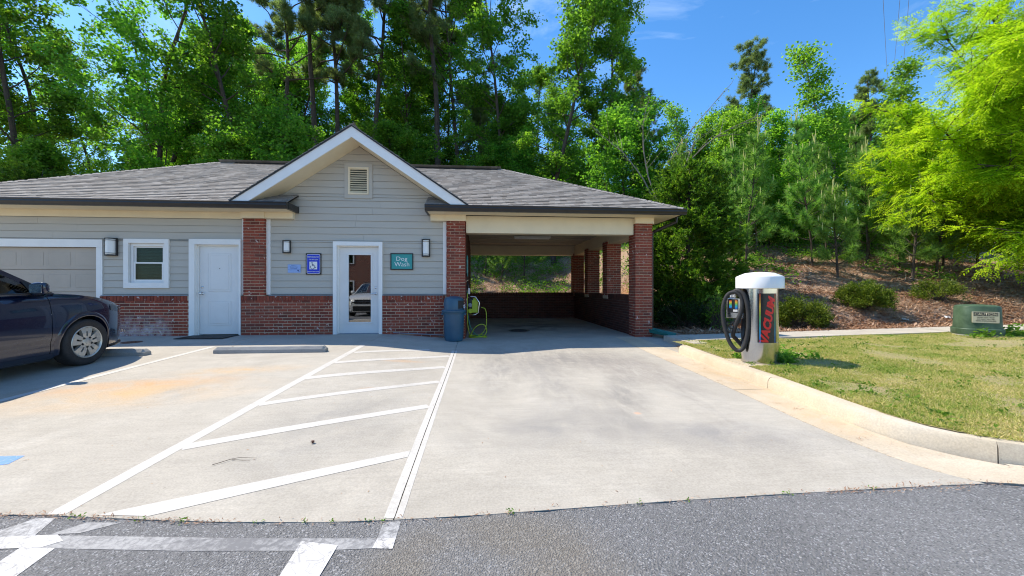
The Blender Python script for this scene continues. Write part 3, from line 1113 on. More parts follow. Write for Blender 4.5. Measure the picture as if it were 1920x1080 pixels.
H_GAR = (-11.3, -8.50, -0.3, 1.99)
H_WIN = (-7.83, -7.08, 1.20, 2.09)
H_WDO = (-6.40, -5.45, -0.3, 2.07)
H_GDO = (-3.29, -2.33, -0.3, 2.07)
m = MB()
walls_around(m, -11.8, -0.32, -0.25, 2.80, BY + 0.012, BY + 0.16, [H_GAR, H_WIN, H_WDO, H_GDO])
m.prism([(-5.0, 2.8), (-0.6, 2.8), (-2.815, 4.40)], BY + 0.012, BY + 0.16, 'y')
m.box(-11.8, -11.65, BY + 0.17, 16.4, -0.2, 2.8)
m.box(-11.8, -0.45, 16.3, 16.45, -0.2, 2.8)
m.box(-0.60, -0.33, 10.12, 16.3, -0.2, 2.8)
part(m, 'wall', MAT['lap_shade'])

# --- lap siding, every board a piece of its own
EXP = 0.157


def board(x0, x1, z0, x0t=None, x1t=None, h=EXP):
    """one lap board: x range at the bottom and at the top (slanted ends under the gable)"""
    x0t = x0 if x0t is None else x0t
    x1t = x1 if x1t is None else x1t
    yb, yt, yk = BY - 0.014 + random.uniform(-.0015, .0015), BY + 0.001, BY + 0.0118
    h -= 0.0045
    vs = [(x0, yb, z0), (x1, yb, z0), (x1t, yt, z0 + h), (x0t, yt, z0 + h), (x0, yk, z0), (x1, yk, z0), (x1t, yk, z0 + h), (x0t, yk, z0 + h)]
    mb = MB().add(vs, [(0, 1, 2, 3), (1, 0, 4, 5), (2, 1, 5, 6), (3, 2, 6, 7), (0, 3, 7, 4), (4, 7, 6, 5)])
    part(mb, 'siding_board', MAT['siding'])


def siding(half0, half1, z0, z1, holes):
    """rows of boards between x = half0(z) and half1(z), cut exactly at the openings"""
    z = z0
    while z < z1 - 0.004:
        ztop = min(z + EXP, z1)
        cuts = sorted({z, ztop} | {e for h in holes for e in h[2:4] if z + .012 < e < ztop - .012})
        for za, zb in zip(cuts, cuts[1:]):
            zc = (za + zb) / 2
            a0, a1, b0, b1 = half0(za), half0(zb), half1(za), half1(zb)
            x, xt = a0, a1
            for a, b, c_, d in sorted(holes):
                if c_ < zc < d and b > x and a < b0:
                    if a > x:
                        board(x, a, za, xt, a, zb - za)
                    x = xt = max(x, b)
            if b0 - x > 3.0:
                jn = x + (b0 - x) * random.uniform(.3, .7)
                board(x, jn - .0015, za, xt, jn - .0015, zb - za)
                board(jn + .0015, b0, za, jn + .0015, b1, zb - za)
            elif b0 > x + .01:
                board(x, b0, za, xt, b1, zb - za)
        z += EXP


K = lambda v: (lambda z: v)
siding(K(-11.8), K(-5.36), 0.935, 2.68, [(-11.4, -8.42, -1, 2.15), (-7.90, -7.01, 1.10, 2.17), (-6.49, -5.37, -1, 2.17)])
gh = lambda z: 2.0 if z < 3.06 else max(0.004, (4.428 - z) / 0.672)
siding(lambda z: -2.815 - gh(z), lambda z: -2.815 + gh(z), 0.935, 4.41, [(-3.35, -2.27, -1, 2.15), (-3.10, -2.52, 3.22, 3.99)])
# --- flashing above the brick ledge
for a, b in [(-8.36, -6.53), (-4.80, -3.38), (-2.25, -0.84)]:
    part(MB().box(a, b, BY - 0.085, BY - 0.002, 0.905, 0.925), 'ledge_flashing', MAT['flash'])

# --- bricks
BR = []      # (centre, u, n, length, depth, height, material key, owner)
BH, BG, BL = 0.0565, 0.0112, 0.1923


def brick_face(o, u, n, L, z0, z1, off=0.0, key='brick', rowlock=False, depth=0.05, vis=1.0):
    """running bond on a wall face: o = start point on the face, u along it, n outward"""
    u, n = Vector((u[0], u[1], 0)), Vector((n[0], n[1], 0))
    i = 0
    z = z0
    while z + BH * 0.6 < z1:
        x = -((BL + BG) * (0.5 if i % 2 else 0.0) + off) % (BL + BG) - (BL + BG)
        while x < L:
            a, b = max(0.0, x), min(L, x + BL)
            if b - a > 0.02:
                pr = random.uniform(-.003, .003)
                c_ = Vector((o[0], o[1], 0)) + u * ((a + b) / 2) + n * (0.004 + pr - depth / 2)
                BR.append((Vector((c_.x, c_.y, z + BH / 2)), u, n, b - a, depth, BH + random.uniform(-.002, .001), key, vis))
            x += BL + BG
        z += BH + BG
        i += 1
    if rowlock:
        x = 0.0
        while x < L - 0.02:
            w = min(0.060, L - x)
            c_ = Vector((o[0], o[1], 0)) + u * (x + w / 2) + n * (0.016 + random.uniform(-.003, .003) - 0.05)
            BR.append((Vector((c_.x, c_.y, rowlock)), u, n, w, 0.10, 0.105, key, vis))
            x += 0.070


X_, Yn = (1, 0), (0, -1)
FY = BY - 0.075      # face of the brick wainscot
for (a, b, z0, key) in [(-8.37, -6.53, 0.0, 'brick_wash'), (-5.40, -3.38, 0.0, 'brick'), (-2.25, -0.76, -0.14, 'brick')]:
    part(MB().box(a, b, FY + 0.001, BY + 0.01, -0.3, 0.898), 'mortar_bed', MAT['mortar'])
    if a == -5.40:
        brick_face((a, FY), X_, Yn, b - a, z0 - 0.005, 0.785, 0.0, key, 0.845)
    else:
        brick_face((a, FY), X_, Yn, b - a, z0 - 0.005, 0.785, 0.0, key, 0.845)
# left column (stands on the ledge) and the columns of the carport
CX = {'left': (-5.34, -4.88), 'mid': (-0.755, -0.315), 'right': (3.87, 4.30)}
CF = BY - 0.10
m = MB()
a, b = CX['left']
part(MB().box(a + .006, b - .006, CF + .005, BY + .01, 0.898, 2.675), 'brick_column', MAT['mortar'])
brick_face((a, CF), X_, Yn, b - a, 0.915, 2.67, 0.05)
brick_face((b, CF), (0, 1), (1, 0), 0.10, 0.915, 2.67, 0.10)
brick_face((a, BY), (0, -1), (-1, 0), 0.10, 0.915, 2.67, 0.10)
a, b = CX['mid']
part(MB().box(a + .006, b - .006, CF + .005, 10.10, -0.3, 2.675), 'brick_column', MAT['mortar'])
brick_face((a, CF), X_, Yn, b - a, -0.14, 2.67, 0.0)
brick_face((b, CF), (0, 1), (1, 0), 0.55, -0.14, 2.67, 0.10)
brick_face((a, BY), (0, -1), (-1, 0), 0.10, 0.9, 2.67, 0.10)
a, b = CX['right']
for (y0, zlo, zhi) in [(CF, -0.14, 2.67), (11.75, 0.86, 2.50), (13.88, 0.86, 2.50), (15.98, 0.86, 2.50)]:
    part(MB().box(a + .006, b - .006, y0 + .005, y0 + .43, zlo - .1, zhi + .01), 'brick_column', MAT['mortar'])
    brick_face((a, y0), X_, Yn, b - a, zlo, zhi, 0.0)
    brick_face((a, y0 + .43), (0, -1), (-1, 0), 0.43, zlo, zhi, 0.10)
    brick_face((b, y0), (0, 1), (1, 0), 0.43, zlo, zhi, 0.10)
    brick_face((b, y0 + .43), (-1, 0), (0, 1), b - a, zlo, zhi, 0.0)
# low walls of the carport
m = MB()
m.box(a + .05, b - .05, CF + .44, 16.38, -0.3, 0.845)
m.box(-0.32, a + .05, 16.02, 16.38, -0.3, 0.845)
part(m, 'low_wall', MAT['mortar_bay_shade'])
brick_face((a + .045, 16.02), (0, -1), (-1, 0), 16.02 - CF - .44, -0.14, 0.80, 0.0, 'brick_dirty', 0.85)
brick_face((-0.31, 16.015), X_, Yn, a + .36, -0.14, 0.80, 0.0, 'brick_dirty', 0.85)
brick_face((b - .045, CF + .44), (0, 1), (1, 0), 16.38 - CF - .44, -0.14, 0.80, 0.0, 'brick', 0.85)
# the long side wall of the carport, brick from floor to ceiling
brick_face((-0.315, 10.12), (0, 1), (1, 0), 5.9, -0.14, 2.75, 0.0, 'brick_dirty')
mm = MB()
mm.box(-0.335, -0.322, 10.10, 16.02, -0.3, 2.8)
part(mm, 'side_wall_mortar', MAT['mortar_bay_shade'])

CAMP = Vector((0, 0, 1.08))


def seen(c_, n, w, h):
    d = c_ - CAMP
    cosv = max(0.0, -(d.normalized().dot(Vector((n[0], n[1], n[2] if len(n) > 2 else 0)))))
    if c_.x < -6.9 and c_.z < 0.45:
        cosv *= 0.2
    return w * h * cosv / d.length_squared


ubox = {}


def unit_box(key):
    if key not in ubox:
        mb = MB().box(-.5, .5, -.5, .5, -.5, .5)
        me = bpy.data.meshes.new('unit_piece_' + key)
        me.from_pydata(mb.v, [], mb.f)
        me.materials.append(MAT[key])
        ubox[key] = me
    return ubox[key]


rank = sorted(range(len(BR)), key=lambda i: -seen(BR[i][0], BR[i][2], BR[i][3], BR[i][5]))
single = set(rank[:296])
rest = {}
for i, (c_, u, n, L, D, Hh, key, vis) in enumerate(BR):
    rot = math.atan2(u[1], u[0])
    if i in single:
        o = link('brick', unit_box(key), BLD, c_ - BLD.location)
        o.scale = (L, D, Hh)
        o.rotation_euler = (0, 0, rot)
    else:
        mb = rest.setdefault(key, MB())
        u3, n3 = Vector((u[0], u[1], 0)), Vector((-u[1], u[0], 0))
        k3 = Vector((0, 0, 1))
        mb.add([c_ + u3 * (sx * L / 2) + n3 * (sy * D / 2) + k3 * (sz * Hh / 2) for sz in (-1, 1) for sx, sy in ((-1, -1), (1, -1), (1, 1), (-1, 1))],
               [(0, 3, 2, 1), (4, 5, 6, 7), (0, 1, 5, 4), (1, 2, 6, 5), (2, 3, 7, 6), (3, 0, 4, 7)])
for key, mb in rest.items():
    part(mb, 'brickwork', MAT[key], kind='stuff')

# --- trim boards
m = MB()
T0, T1 = BY - 0.028, BY + 0.011
m.box(-8.50, -8.375, T0, T1, 0.0, 1.99); m.box(-11.4, -8.375, T0, T1, 1.992, 2.165)
part(m, 'garage_trim', MAT['trim'])
part(MB().box(-4.878, -4.79, T0, T1, 0.927, 2.668), 'corner_trim', MAT['trim'])
part(MB().box(-0.842, -0.757, T0, T1, 0.927, 2.668), 'corner_trim', MAT['trim'])
part(MB().box(-5.405, -5.343, T0, T1, 0.927, 2.668), 'corner_trim', MAT['trim'])


def door_trim(x0, x1, zt, xi0, xi1, zi):
    mb = MB()
    mb.box(x0, xi0, T0 - .06, T1, 0.0, zt - .0); mb.box(xi1, x1, T0 - .06, T1, 0.0, zt); mb.box(xi0, xi1, T0 - .0605, T1, zi, zt)
    # jamb
    mb.box(xi0 + .001, xi0 + .035, T1, BY + .14, 0.0, zi - .001); mb.box(xi1 - .035, xi1 - .001, T1, BY + .14, 0.0, zi - .001)
    mb.box(xi0 + .036, xi1 - .036, T1, BY + .14, zi - .03, zi - .001)
    part(mb, 'door_trim', MAT['trim'])


door_trim(-6.52, -5.41, 2.19, -6.40, -5.45, 2.07)
door_trim(-3.372, -2.252, 2.165, -3.29, -2.33, 2.07)

# --- garage door with its panels
m = MB()
m.box(-11.3, -8.50, BY + .075, BY + .11, -0.02, 1.99)
gd = part(m, 'garage_door', MAT['garage'])
for r_ in range(4):
    za = 0.0 + r_ * 0.497
    mb = MB().bbox(-11.3, -8.502, BY + .050, BY + .0749, za + .004, za + .493, .006)
    row = mb.build('garage_panel', MAT['garage'], gd, origin=BLD.location)
    for c_ in range(5):
        xa = -11.25 + c_ * .55
        MB().bbox(xa + .06, xa + .50, BY + .0462, BY + .0499, za + .10, za + .39, .003).build('raised_panel', MAT['garage'], row, origin=BLD.location)

# --- white metal door
m = MB().bbox(-6.362, -5.488, BY + .03, BY + .075, 0.015, 2.04, .004)
wd = part(m, 'white_door', MAT['door'])


def door_panel(x0, x1, z0, z1, y, parent):
    for (a, b, c_, d) in [(x0, x1, z0, z0 + .02), (x0, x1, z1 - .02, z1), (x0, x0 + .02, z0 + .02, z1 - .02), (x1 - .02, x1, z0 + .02, z1 - .02)]:
        pass
    mb = MB().bbox(x0, x1, y - .007, y - .0002, z0, z1, .0065)
    mb.bbox(x0 + .045, x1 - .045, y - .012, y - .0072, z0 + .045, z1 - .045, .0045)
    mb.build('door_panel', MAT['door'], parent, origin=BLD.location)


door_panel(-6.17, -5.68, 1.00, 1.88, BY + .03, wd)
door_panel(-6.17, -5.68, 0.22, 0.78, BY + .03, wd)
m = MB().lathe([(0.0, -.085), (.022, -.083), (.030, -.066), (.026, -.05), (.012, -.043), (.012, -.012), (.032, -.008), (.033, 0)], 16, (-6.305, BY + .03, 0.955), 'y')
m.build('handle', MAT['chrome'], wd, True, BLD.location)
m = MB().lathe([(0.0, -.020), (.020, -.018), (.027, -.006), (.028, 0)], 16, (-6.305, BY + .03, 1.10), 'y')
m.build('deadbolt', MAT['chrome'], wd, True, BLD.location)
m = MB().lathe([(0.0, -.006), (.008, -.005), (.009, 0)], 10, (-5.92, BY + .018, 1.53), 'y')
m.build('peephole', MAT['black'], wd, True, BLD.location)
m = MB()
for zz in (0.25, 1.03, 1.82):
    m.tube([(-5.487, BY + .026, zz - .05), (-5.487, BY + .026, zz + .05)], .008, 6)
m.build('hinge', MAT['chrome'], wd, False, BLD.location)

# --- glazed door
m = MB()
x0, x1, z0, z1 = -3.252, -2.367, 0.015, 2.035
lx0, lx1, lz0, lz1 = -3.055, -2.535, 0.27, 1.865
ya, yb = BY + .03, BY + .075
m.box(x0, lx0, ya, yb, z0, z1); m.box(lx1, x1, ya, yb, z0, z1); m.box(lx0, lx1, ya, yb, z0, lz0); m.box(lx0, lx1, ya, yb, lz1, z1)
gdo = part(m, 'glazed_door', MAT['door'])
m = MB()
for (a, b, c_, d) in [(lx0 - .035, lx1 + .035, lz0 - .035, lz0 + .006), (lx0 - .035, lx1 + .035, lz1 - .006, lz1 + .035), (lx0 - .035, lx0 + .006, lz0 + .006, lz1 - .006), (lx1 - .006, lx1 + .035, lz0 + .006, lz1 - .006)]:
    m.bbox(a, b, ya - .014, ya - .0005, c_, d, .005)
m.build('glazing_frame', MAT['door'], gdo, False, BLD.location)
MB().box(lx0 + .001, lx1 - .001, ya + .015, ya + .021, lz0 + .001, lz1 - .001).build('pane', MAT['glass'], gdo, False, BLD.location)
m = MB().lathe([(0, -.016), (.02, -.014), (.03, -.004), (.031, 0)], 16, (-2.43, ya, 1.09), 'y')
m.build('deadbolt', MAT['chrome'], gdo, True, BLD.location)
m = MB().lathe([(0, -.02), (.024, -.018), (.034, -.006), (.035, 0)], 16, (-2.43, ya, 0.945), 'y')
m.tube([(-2.43, ya - .02, .945), (-2.43, ya - .055, .945), (-2.45, ya - .062, .945), (-2.545, ya - .058, .938)], [.011, .011, .012, .009], 8)
m.build('handle', MAT['chrome'], gdo, True, BLD.location)
m = MB().box(-3.28, -2.34, BY - .03, BY + .09, -0.02, 0.012)
m.build('threshold', MAT['flash'], gdo, False, BLD.location)

# --- window, two sashes and a blind
m = MB()
for (a, b, c_, d) in [(-7.93, -7.83, 1.08, 2.185), (-7.08, -6.98, 1.08, 2.185), (-7.83, -7.08, 2.09, 2.186), (-7.83, -7.08, 1.08, 1.20)]:
    m.box(a, b, T0 - .012, T1, c_, d)
win = part(m, 'window', MAT['trim'])
m = MB()
for (a, b, c_, d, yy) in [(-7.829, -7.77, 1.201, 2.089, .02), (-7.14, -7.081, 1.201, 2.089, .02), (-7.77, -7.14, 2.03, 2.089, .02), (-7.77, -7.14, 1.201, 1.235, .02)]:
    m.box(a, b, BY + yy, BY + .10, c_, d)
m.build('frame', MAT['white'], win, False, BLD.location)
for (c_, d, yy) in [(1.63, 2.028, .062), (1.237, 1.665, .035)]:
    mb = MB()
    for (a, b, e, f) in [(-7.769, -7.735, c_, d), (-7.175, -7.141, c_, d), (-7.735, -7.175, d - .032, d), (-7.735, -7.175, c_, c_ + .034)]:
        mb.box(a, b, BY + yy, BY + yy + .025, e, f)
    sash = mb.build('sash', MAT['white'], win, False, BLD.location)
    MB().box(-7.734, -7.176, BY + yy + .010, BY + yy + .014, c_ + .035, d - .033).build('pane', MAT['winglass'], sash, False, BLD.location)
z = 1.26
while z < 2.02:
    MB().add([(-7.765, BY + .112, z), (-7.145, BY + .112, z), (-7.145, BY + .125, z + .028), (-7.765, BY + .125, z + .028),
              (-7.765, BY + .114, z), (-7.145, BY + .114, z), (-7.145, BY + .127, z + .028), (-7.765, BY + .127, z + .028)],
             [(0, 1, 2, 3), (4, 7, 6, 5), (0, 4, 5, 1), (2, 6, 7, 3), (0, 3, 7, 4), (1, 5, 6, 2)]).build('blind_slat', MAT['blind'], win, False, BLD.location)
    z += .034

# --- gable vent
m = MB()
for (a, b, c_, d) in [(-3.13, -3.045, 3.19, 4.01), (-2.575, -2.49, 3.19, 4.01), (-3.045, -2.575, 3.92, 4.01), (-3.045, -2.575, 3.19, 3.28)]:
    m.box(a, b, T0 - .002, T1, c_, d)
vent = part(m, 'gable_vent', MAT['siding'])
m = MB()
for (a, b, c_, d) in [(-3.044, -3.005, 3.281, 3.919), (-2.615, -2.576, 3.281, 3.919), (-3.005, -2.615, 3.88, 3.919), (-3.005, -2.615, 3.281, 3.325)]:
    m.box(a, b, T0 - .015, T1, c_, d)
m.build('vent_frame', MAT['cream'], vent, False, BLD.location)
MB().box(-3.04, -2.58, BY + .004, BY + .0115, 3.285, 3.915).build('vent_back', MAT['dark'], vent, False, BLD.location)
z = 3.335
while z < 3.87:
    MB().add([(-3.004, T0 - .012, z), (-2.616, T0 - .012, z), (-2.616, T1 - .012, z + .034), (-3.004, T1 - .012, z + .034),
              (-3.004, T0 - .012, z + .006), (-2.616, T0 - .012, z + .006), (-2.616, T1 - .012, z + .040), (-3.004, T1 - .012, z + .040)],
             [(0, 3, 2, 1), (4, 5, 6, 7), (0, 1, 5, 4), (2, 3, 7, 6), (0, 4, 7, 3), (1, 2, 6, 5)]).build('louvre_slat', MAT['cream'], vent, False, BLD.location)
    z += .052

# --- eaves: soffits, friezes, carport beams, ceiling
EY, EZ = 9.14, 2.95      # gutter back / roof edge
part(MB().box(-12.05, -4.22, EY, BY - .001, 2.815, 2.835), 'soffit', MAT['cream'])
part(MB().box(-1.15, 4.80, EY, CF - .03, 2.815, 2.835), 'soffit', MAT['cream'])
part(MB().box(4.31, 4.80, CF - .03, 16.9, 2.815, 2.835), 'soffit', MAT['cream'])
part(MB().box(-12.0, -5.40, BY - .045, BY - .012, 2.665, 2.814), 'frieze', MAT['cream'])
part(MB().box(-5.399, -4.25, CF - .03, BY - .013, 2.672, 2.8142), 'frieze', MAT['cream'])
part(MB().box(-1.13, -0.30, CF - .0305, BY - .013, 2.672, 2.8142), 'frieze', MAT['cream'])
part(MB().box(-5.36, -4.86, CF - .055, CF - .031, 2.671, 2.8144), 'column_cap', MAT['cream'])
part(MB().box(-0.78, -0.295, CF - .055, CF - .031, 2.671, 2.8144), 'column_cap', MAT['cream'])
part(MB().box(3.845, 4.325, CF - .055, CF + .44, 2.671, 2.8144), 'column_cap', MAT['cream'])
part(MB().box(-0.294, 3.844, CF + .06, CF + .36, 2.405, 2.8135), 'carport_beam', MAT['cream'])
part(MB().box(3.90, 4.27, CF + .441, 16.39, 2.405, 2.8137), 'carport_beam', MAT['cream'])
part(MB().box(-0.31, 3.899, 16.03, 16.37, 2.42, 2.8133), 'carport_beam', MAT['cream'])
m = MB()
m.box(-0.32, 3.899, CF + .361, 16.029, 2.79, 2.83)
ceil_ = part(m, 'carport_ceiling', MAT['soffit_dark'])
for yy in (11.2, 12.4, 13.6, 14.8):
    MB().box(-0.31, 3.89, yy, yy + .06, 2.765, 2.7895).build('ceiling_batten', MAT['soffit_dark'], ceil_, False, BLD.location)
MB().box(-11.7, -0.6, BY + .17, 16.3, 2.801, 2.83).build('inner_ceiling', MAT['dark'], BLD, False, BLD.location)
MB().box(-11.7, -0.6, BY + .17, 16.3, -.06, -.02).build('inner_floor', MAT['dark'], BLD, False, BLD.location)

# --- rake boards and soffit of the gable
GY = 9.05
APX, APZ, GS = -2.79, 4.68, 0.672
m = MB()
for s in (-1, 1):
    e = 2.60
    zt = APZ - GS * e
    zc_ = 2.9585
    eo, ei = (APZ - .03 - zc_) / GS, (APZ - .265 - zc_) / GS
    pts = [(APX, APZ - .03), (APX + s * eo, zc_), (APX + s * ei, zc_), (APX, APZ - .265)]
    m.prism(pts if s > 0 else pts[::-1], GY, GY + .03, 'y')
part(m, 'rake_board', MAT['trim'])
m = MB()
for s in (-1, 1):
    e = 2.53
    zt = APZ - GS * e
    pts = [(APX, APZ - .004), (APX + s * (e + .02), zt - .004 - .013), (APX + s * (e + .02), zt - .043), (APX, APZ - .03)]
    m.prism(pts if s > 0 else pts[::-1], GY - .022, GY + .05, 'y')
part(m, 'rake_edge', MAT['gutter'])
m = MB()
for s in (-1, 1):
    e = 2.15
    zs0, zs1 = APZ - .262, APZ - .262 - GS * e
    pts = [(APX, zs0), (APX + s * e, zs1), (APX + s * e, zs1 + .02), (APX, zs0 + .02)]
    m.prism(pts if s > 0 else pts[::-1], GY + .0301, BY - .012, 'y')
part(m, 'rake_soffit', MAT['cream'])
# --- gutters (K style) and downspout
def gutter(pts_y, x0, x1):
    prof = [(EY - .001, 2.955), (EY - .115, 2.955), (EY - .122, 2.935), (EY - .112, 2.915), (EY - .118, 2.885), (EY - .085, 2.835), (EY - .08, 2.816), (EY - .001, 2.816)]
    return MB().prism(prof, x0, x1, 'x')


gut = MB()
prof = [(EY - .001, 2.957), (EY - .112, 2.957), (EY - .122, 2.940), (EY - .110, 2.915), (EY - .114, 2.885), (EY - .085, 2.840), (EY - .08, 2.8165), (EY - .001, 2.8165)]
gut.prism(prof, -12.2, -4.16, 'x')
part(gut, 'gutter', MAT['gutter'])
gut = MB().prism(prof, -1.20, 4.92, 'x')
part(gut, 'gutter', MAT['gutter'])
profx = [(4.801, 2.957), (4.912, 2.957), (4.922, 2.940), (4.910, 2.915), (4.914, 2.885), (4.885, 2.840), (4.88, 2.8165), (4.801, 2.8165)]
part(MB().prism(profx, EY, 17.2, 'y'), 'gutter', MAT['gutter'])
# returns at the gable
for a, b in ((-4.22, -4.155), (-1.205, -1.151)):
    part(MB().box(a, b, EY - .0005, BY - .013, 2.817, 2.957), 'gutter_return', MAT['gutter'])
ds = MB()
ds.tube([(4.84, EY + .25, 2.83), (4.84, EY + .25, 2.70), (4.42, CF + .20, 2.50), (4.375, CF + .20, 2.40), (4.375, CF + .20, 0.02), (4.40, CF + .10, -0.06)], .042, 8)
part(ds, 'downspout', MAT['gutter'])

# --- roof: deck and shingles
RZ0, RP = 2.955, 0.5
RX0, RX1, RY0, RY1 = -12.15, 4.86, EY - .06, 17.25
HALF = (RY1 - RY0) / 2
rz = lambda d: RZ0 + RP * d
RID = rz(HALF)
YR = RY0 + HALF
c0, c1, c2, c3 = (RX0, RY0, RZ0), (RX1, RY0, RZ0), (RX1, RY1, RZ0), (RX0, RY1, RZ0)
r0, r1 = (RX0 + HALF, YR, RID), (RX1 - HALF, YR, RID)
dn = lambda q, t=.03: (q[0], q[1], q[2] - t)
deck = MB()
# the front slope is cut out in front of the gable wall, where there is no eave
gl, gr_ = -4.16, -1.20
yw = BY + .05
zw = rz(yw - RY0)
deck.add([dn(c0), dn((gl, RY0, RZ0)), dn((gl, yw, zw)), dn((gr_, yw, zw)), dn((gr_, RY0, RZ0)), dn(c1), dn(r1), dn(r0)], [(0, 1, 2, 7), (2, 3, 6, 7), (3, 4, 5, 6)])
deck.add([dn(c1), dn(c2), dn(r1)], [(0, 1, 2)]).add([dn(c2), dn(c3), dn(r0), dn(r1)], [(0, 1, 2, 3)]).add([dn(c3), dn(c0), dn(r0)], [(0, 1, 2)])
ygr = RY0 + (APZ - RZ0) / RP
for s in (-1, 1):
    e = 2.53
    deck.add([(APX, GY, APZ - .028), (APX + s * e, GY, APZ - GS * e - .028), (APX + s * e, GY + .05, APZ - GS * e - .028), (APX, ygr, APZ - .028)], [(0, 1, 2, 3)])
part(deck, 'roof_deck', MAT['gutter'])

SH = []


def shingle_slope(o, u, v, n, length, lo, hi, rows=None, exp_=0.142):
    """o: eave corner, u along the eave, v up the slope, lo/hi: u-range at height t"""
    o, u, v, n = Vector(o), Vector(u).normalized(), Vector(v).normalized(), Vector(n).normalized()
    t = 0.0
    while t < length:
        a_, b_ = lo(t + exp_ * .5), hi(t + exp_ * .5)
        x = a_ - random.uniform(0, .25)
        while x < b_:
            w = random.choice((.10, .13, .16, .19, .22)) + random.uniform(-.02, .02)
            xa, xb = max(a_, x), min(b_, x + w - .004)
            x += w
            if xb - xa < .02:
                continue
            th = random.choice((.006, .008, .011))
            SH.append((o, u, v, n, xa, xb, t - .008, t + exp_ * 1.15, th))
        t += exp_


sl = math.sqrt(1 + RP * RP)
Lm = HALF * sl
vF = Vector((0, 1, RP))
nF = Vector((0, -RP, 1))
dF = lambda t: t / sl
# left of the gable, right of the gable, and the part above it
tw = (yw - RY0) * sl


def val_l(t):
    # x where the gable's left slope meets the main roof
    zz = RZ0 + RP * dF(t)
    return APX - (APZ - zz) / GS


def val_r(t):
    zz = RZ0 + RP * dF(t)
    return APX + (APZ - zz) / GS


shingle_slope((0, RY0, RZ0), (1, 0, 0), vF, nF, Lm, lambda t: RX0 + dF(t), lambda t: (gl if t < tw else min(APX, val_l(t) + .12)) if RZ0 + RP * dF(t) < APZ else APX)
shingle_slope((0, RY0, RZ0), (1, 0, 0), vF, nF, Lm, lambda t: (gr_ if t < tw else max(APX, val_r(t) - .12)) if RZ0 + RP * dF(t) < APZ else APX, lambda t: RX1 - dF(t))
shingle_slope((RX1, 0, RZ0), (0, 1, 0), (-1, 0, RP), (RP, 0, 1), Lm, lambda t: RY0 + dF(t), lambda t: RY1 - dF(t))
shingle_slope((RX0, 0, RZ0), (0, 1, 0), (1, 0, RP), (-RP, 0, 1), Lm, lambda t: RY0 + dF(t), lambda t: RY1 - dF(t))
shingle_slope((0, RY1, RZ0), (1, 0, 0), (0, -1, RP), (0, RP, 1), Lm, lambda t: RX0 + dF(t), lambda t: RX1 - dF(t))
sg = math.sqrt(1 + GS * GS)
for s in (-1, 1):
    e = 2.53
    zt = APZ - GS * e
    # horizontal run from the rake's foot; the back edge follows the valley
    shingle_slope((APX + s * (e + .02), 0, zt - .012), (0, 1, 0), (-s, 0, GS), (s * GS, 0, 1), e * sg, lambda t: GY - .03,
                  lambda t, zt=zt: max(GY + .1, RY0 + (zt + GS * t / sg - RZ0) / RP + .12))

su = unit_box('shingle')


def sh_mid(q):
    o, u, v, n, xa, xb, ta, tb, th = q
    return o + u * ((xa + xb) / 2) + v * ((ta + tb) / 2)


rk = sorted(range(len(SH)), key=lambda i: -seen(sh_mid(SH[i]), SH[i][3], SH[i][5] - SH[i][4], .142) if not (APX - 2.6 < sh_mid(SH[i]).x < APX + 2.6 and sh_mid(SH[i]).y < 12) else 0)
single = set(rk[:296])
mb = MB()
for i, (o, u, v, n, xa, xb, ta, tb, th) in enumerate(SH):
    # the lower edge stands proud, the upper edge tucks under the next row
    lo_ = n * (th + .008)
    hi_ = n * .001
    if i in single:
        c_ = o + u * ((xa + xb) / 2) + v * ((ta + tb) / 2) + n * (th * .5 + .001)
        vv = (v * (tb - ta) + (hi_ - lo_)).normalized()
        nn = u.cross(vv).normalized()
        if nn.dot(n) < 0:
            nn = -nn
        ob = link('shingle', su, BLD)
        M_ = Matrix.Translation(c_ - BLD.location) @ Matrix(((u.x, vv.x, nn.x), (u.y, vv.y, nn.y), (u.z, vv.z, nn.z))).to_4x4() @ Matrix.Diagonal((xb - xa, tb - ta, .008, 1))
        ob.matrix_local = M_
    else:
        p0, p1, p2, p3 = o + u * xa + v * ta, o + u * xb + v * ta, o + u * xb + v * tb, o + u * xa + v * tb
        mb.add([p0, p1, p2, p3, p0 + lo_, p1 + lo_, p2 + hi_, p3 + hi_], [(0, 3, 2, 1), (4, 5, 6, 7), (0, 1, 5, 4), (1, 2, 6, 5), (2, 3, 7, 6), (3, 0, 4, 7)])
part(mb, 'shingles', MAT['shingle'], kind='stuff')
# ridge vent and hip caps
m = MB()
for (xa, xb) in [(RX0 + HALF + .5, -6.0), (-4.6, RX1 - HALF - .15)]:
    m.prism([(YR - .17, RID - .07), (YR, RID + .035), (YR + .17, RID - .07), (YR, RID - .01)], xa, xb, 'x')
part(m, 'ridge_vent', MAT['gutter'])
m = MB()
for q, rr in ((c0, r0), (c1, r1), (c2, r1), (c3, r0)):
    A, B = Vector(q), Vector(rr)
    d = (B - A)
    nseg = int(d.length / .16)
    sd = Vector((d.y, -d.x, 0)).normalized()
    for i in range(nseg):
        P0, P1 = A + d * (i / nseg), A + d * ((i + 1.2) / nseg)
        up = Vector((0, 0, 1))
        m.add([P0 - sd * .12 + up * -.020, P0 + up * .034, P0 + sd * .12 + up * -.020, P1 - sd * .12 + up * -.030, P1 + up * .022, P1 + sd * .12 + up * -.030],
              [(0, 1, 4, 3), (1, 2, 5, 4), (0, 2, 1)])
xa = -6.0
while xa < -4.6:
    m.prism([(YR - .15, RID - .07), (YR, RID + .02), (YR + .15, RID - .07), (YR, RID - .01)], xa, xa + .19, 'x')
    xa += .2
part(m, 'hip_caps', MAT['shingle'], kind='stuff')
m = MB()
m.prism([(APX - .12, APZ - .078), (APX, APZ + .006), (APX + .12, APZ - .078), (APX, APZ - .02)], GY - .015, ygr + .2, 'y')
part(m, 'ridge_caps', MAT['shingle'])
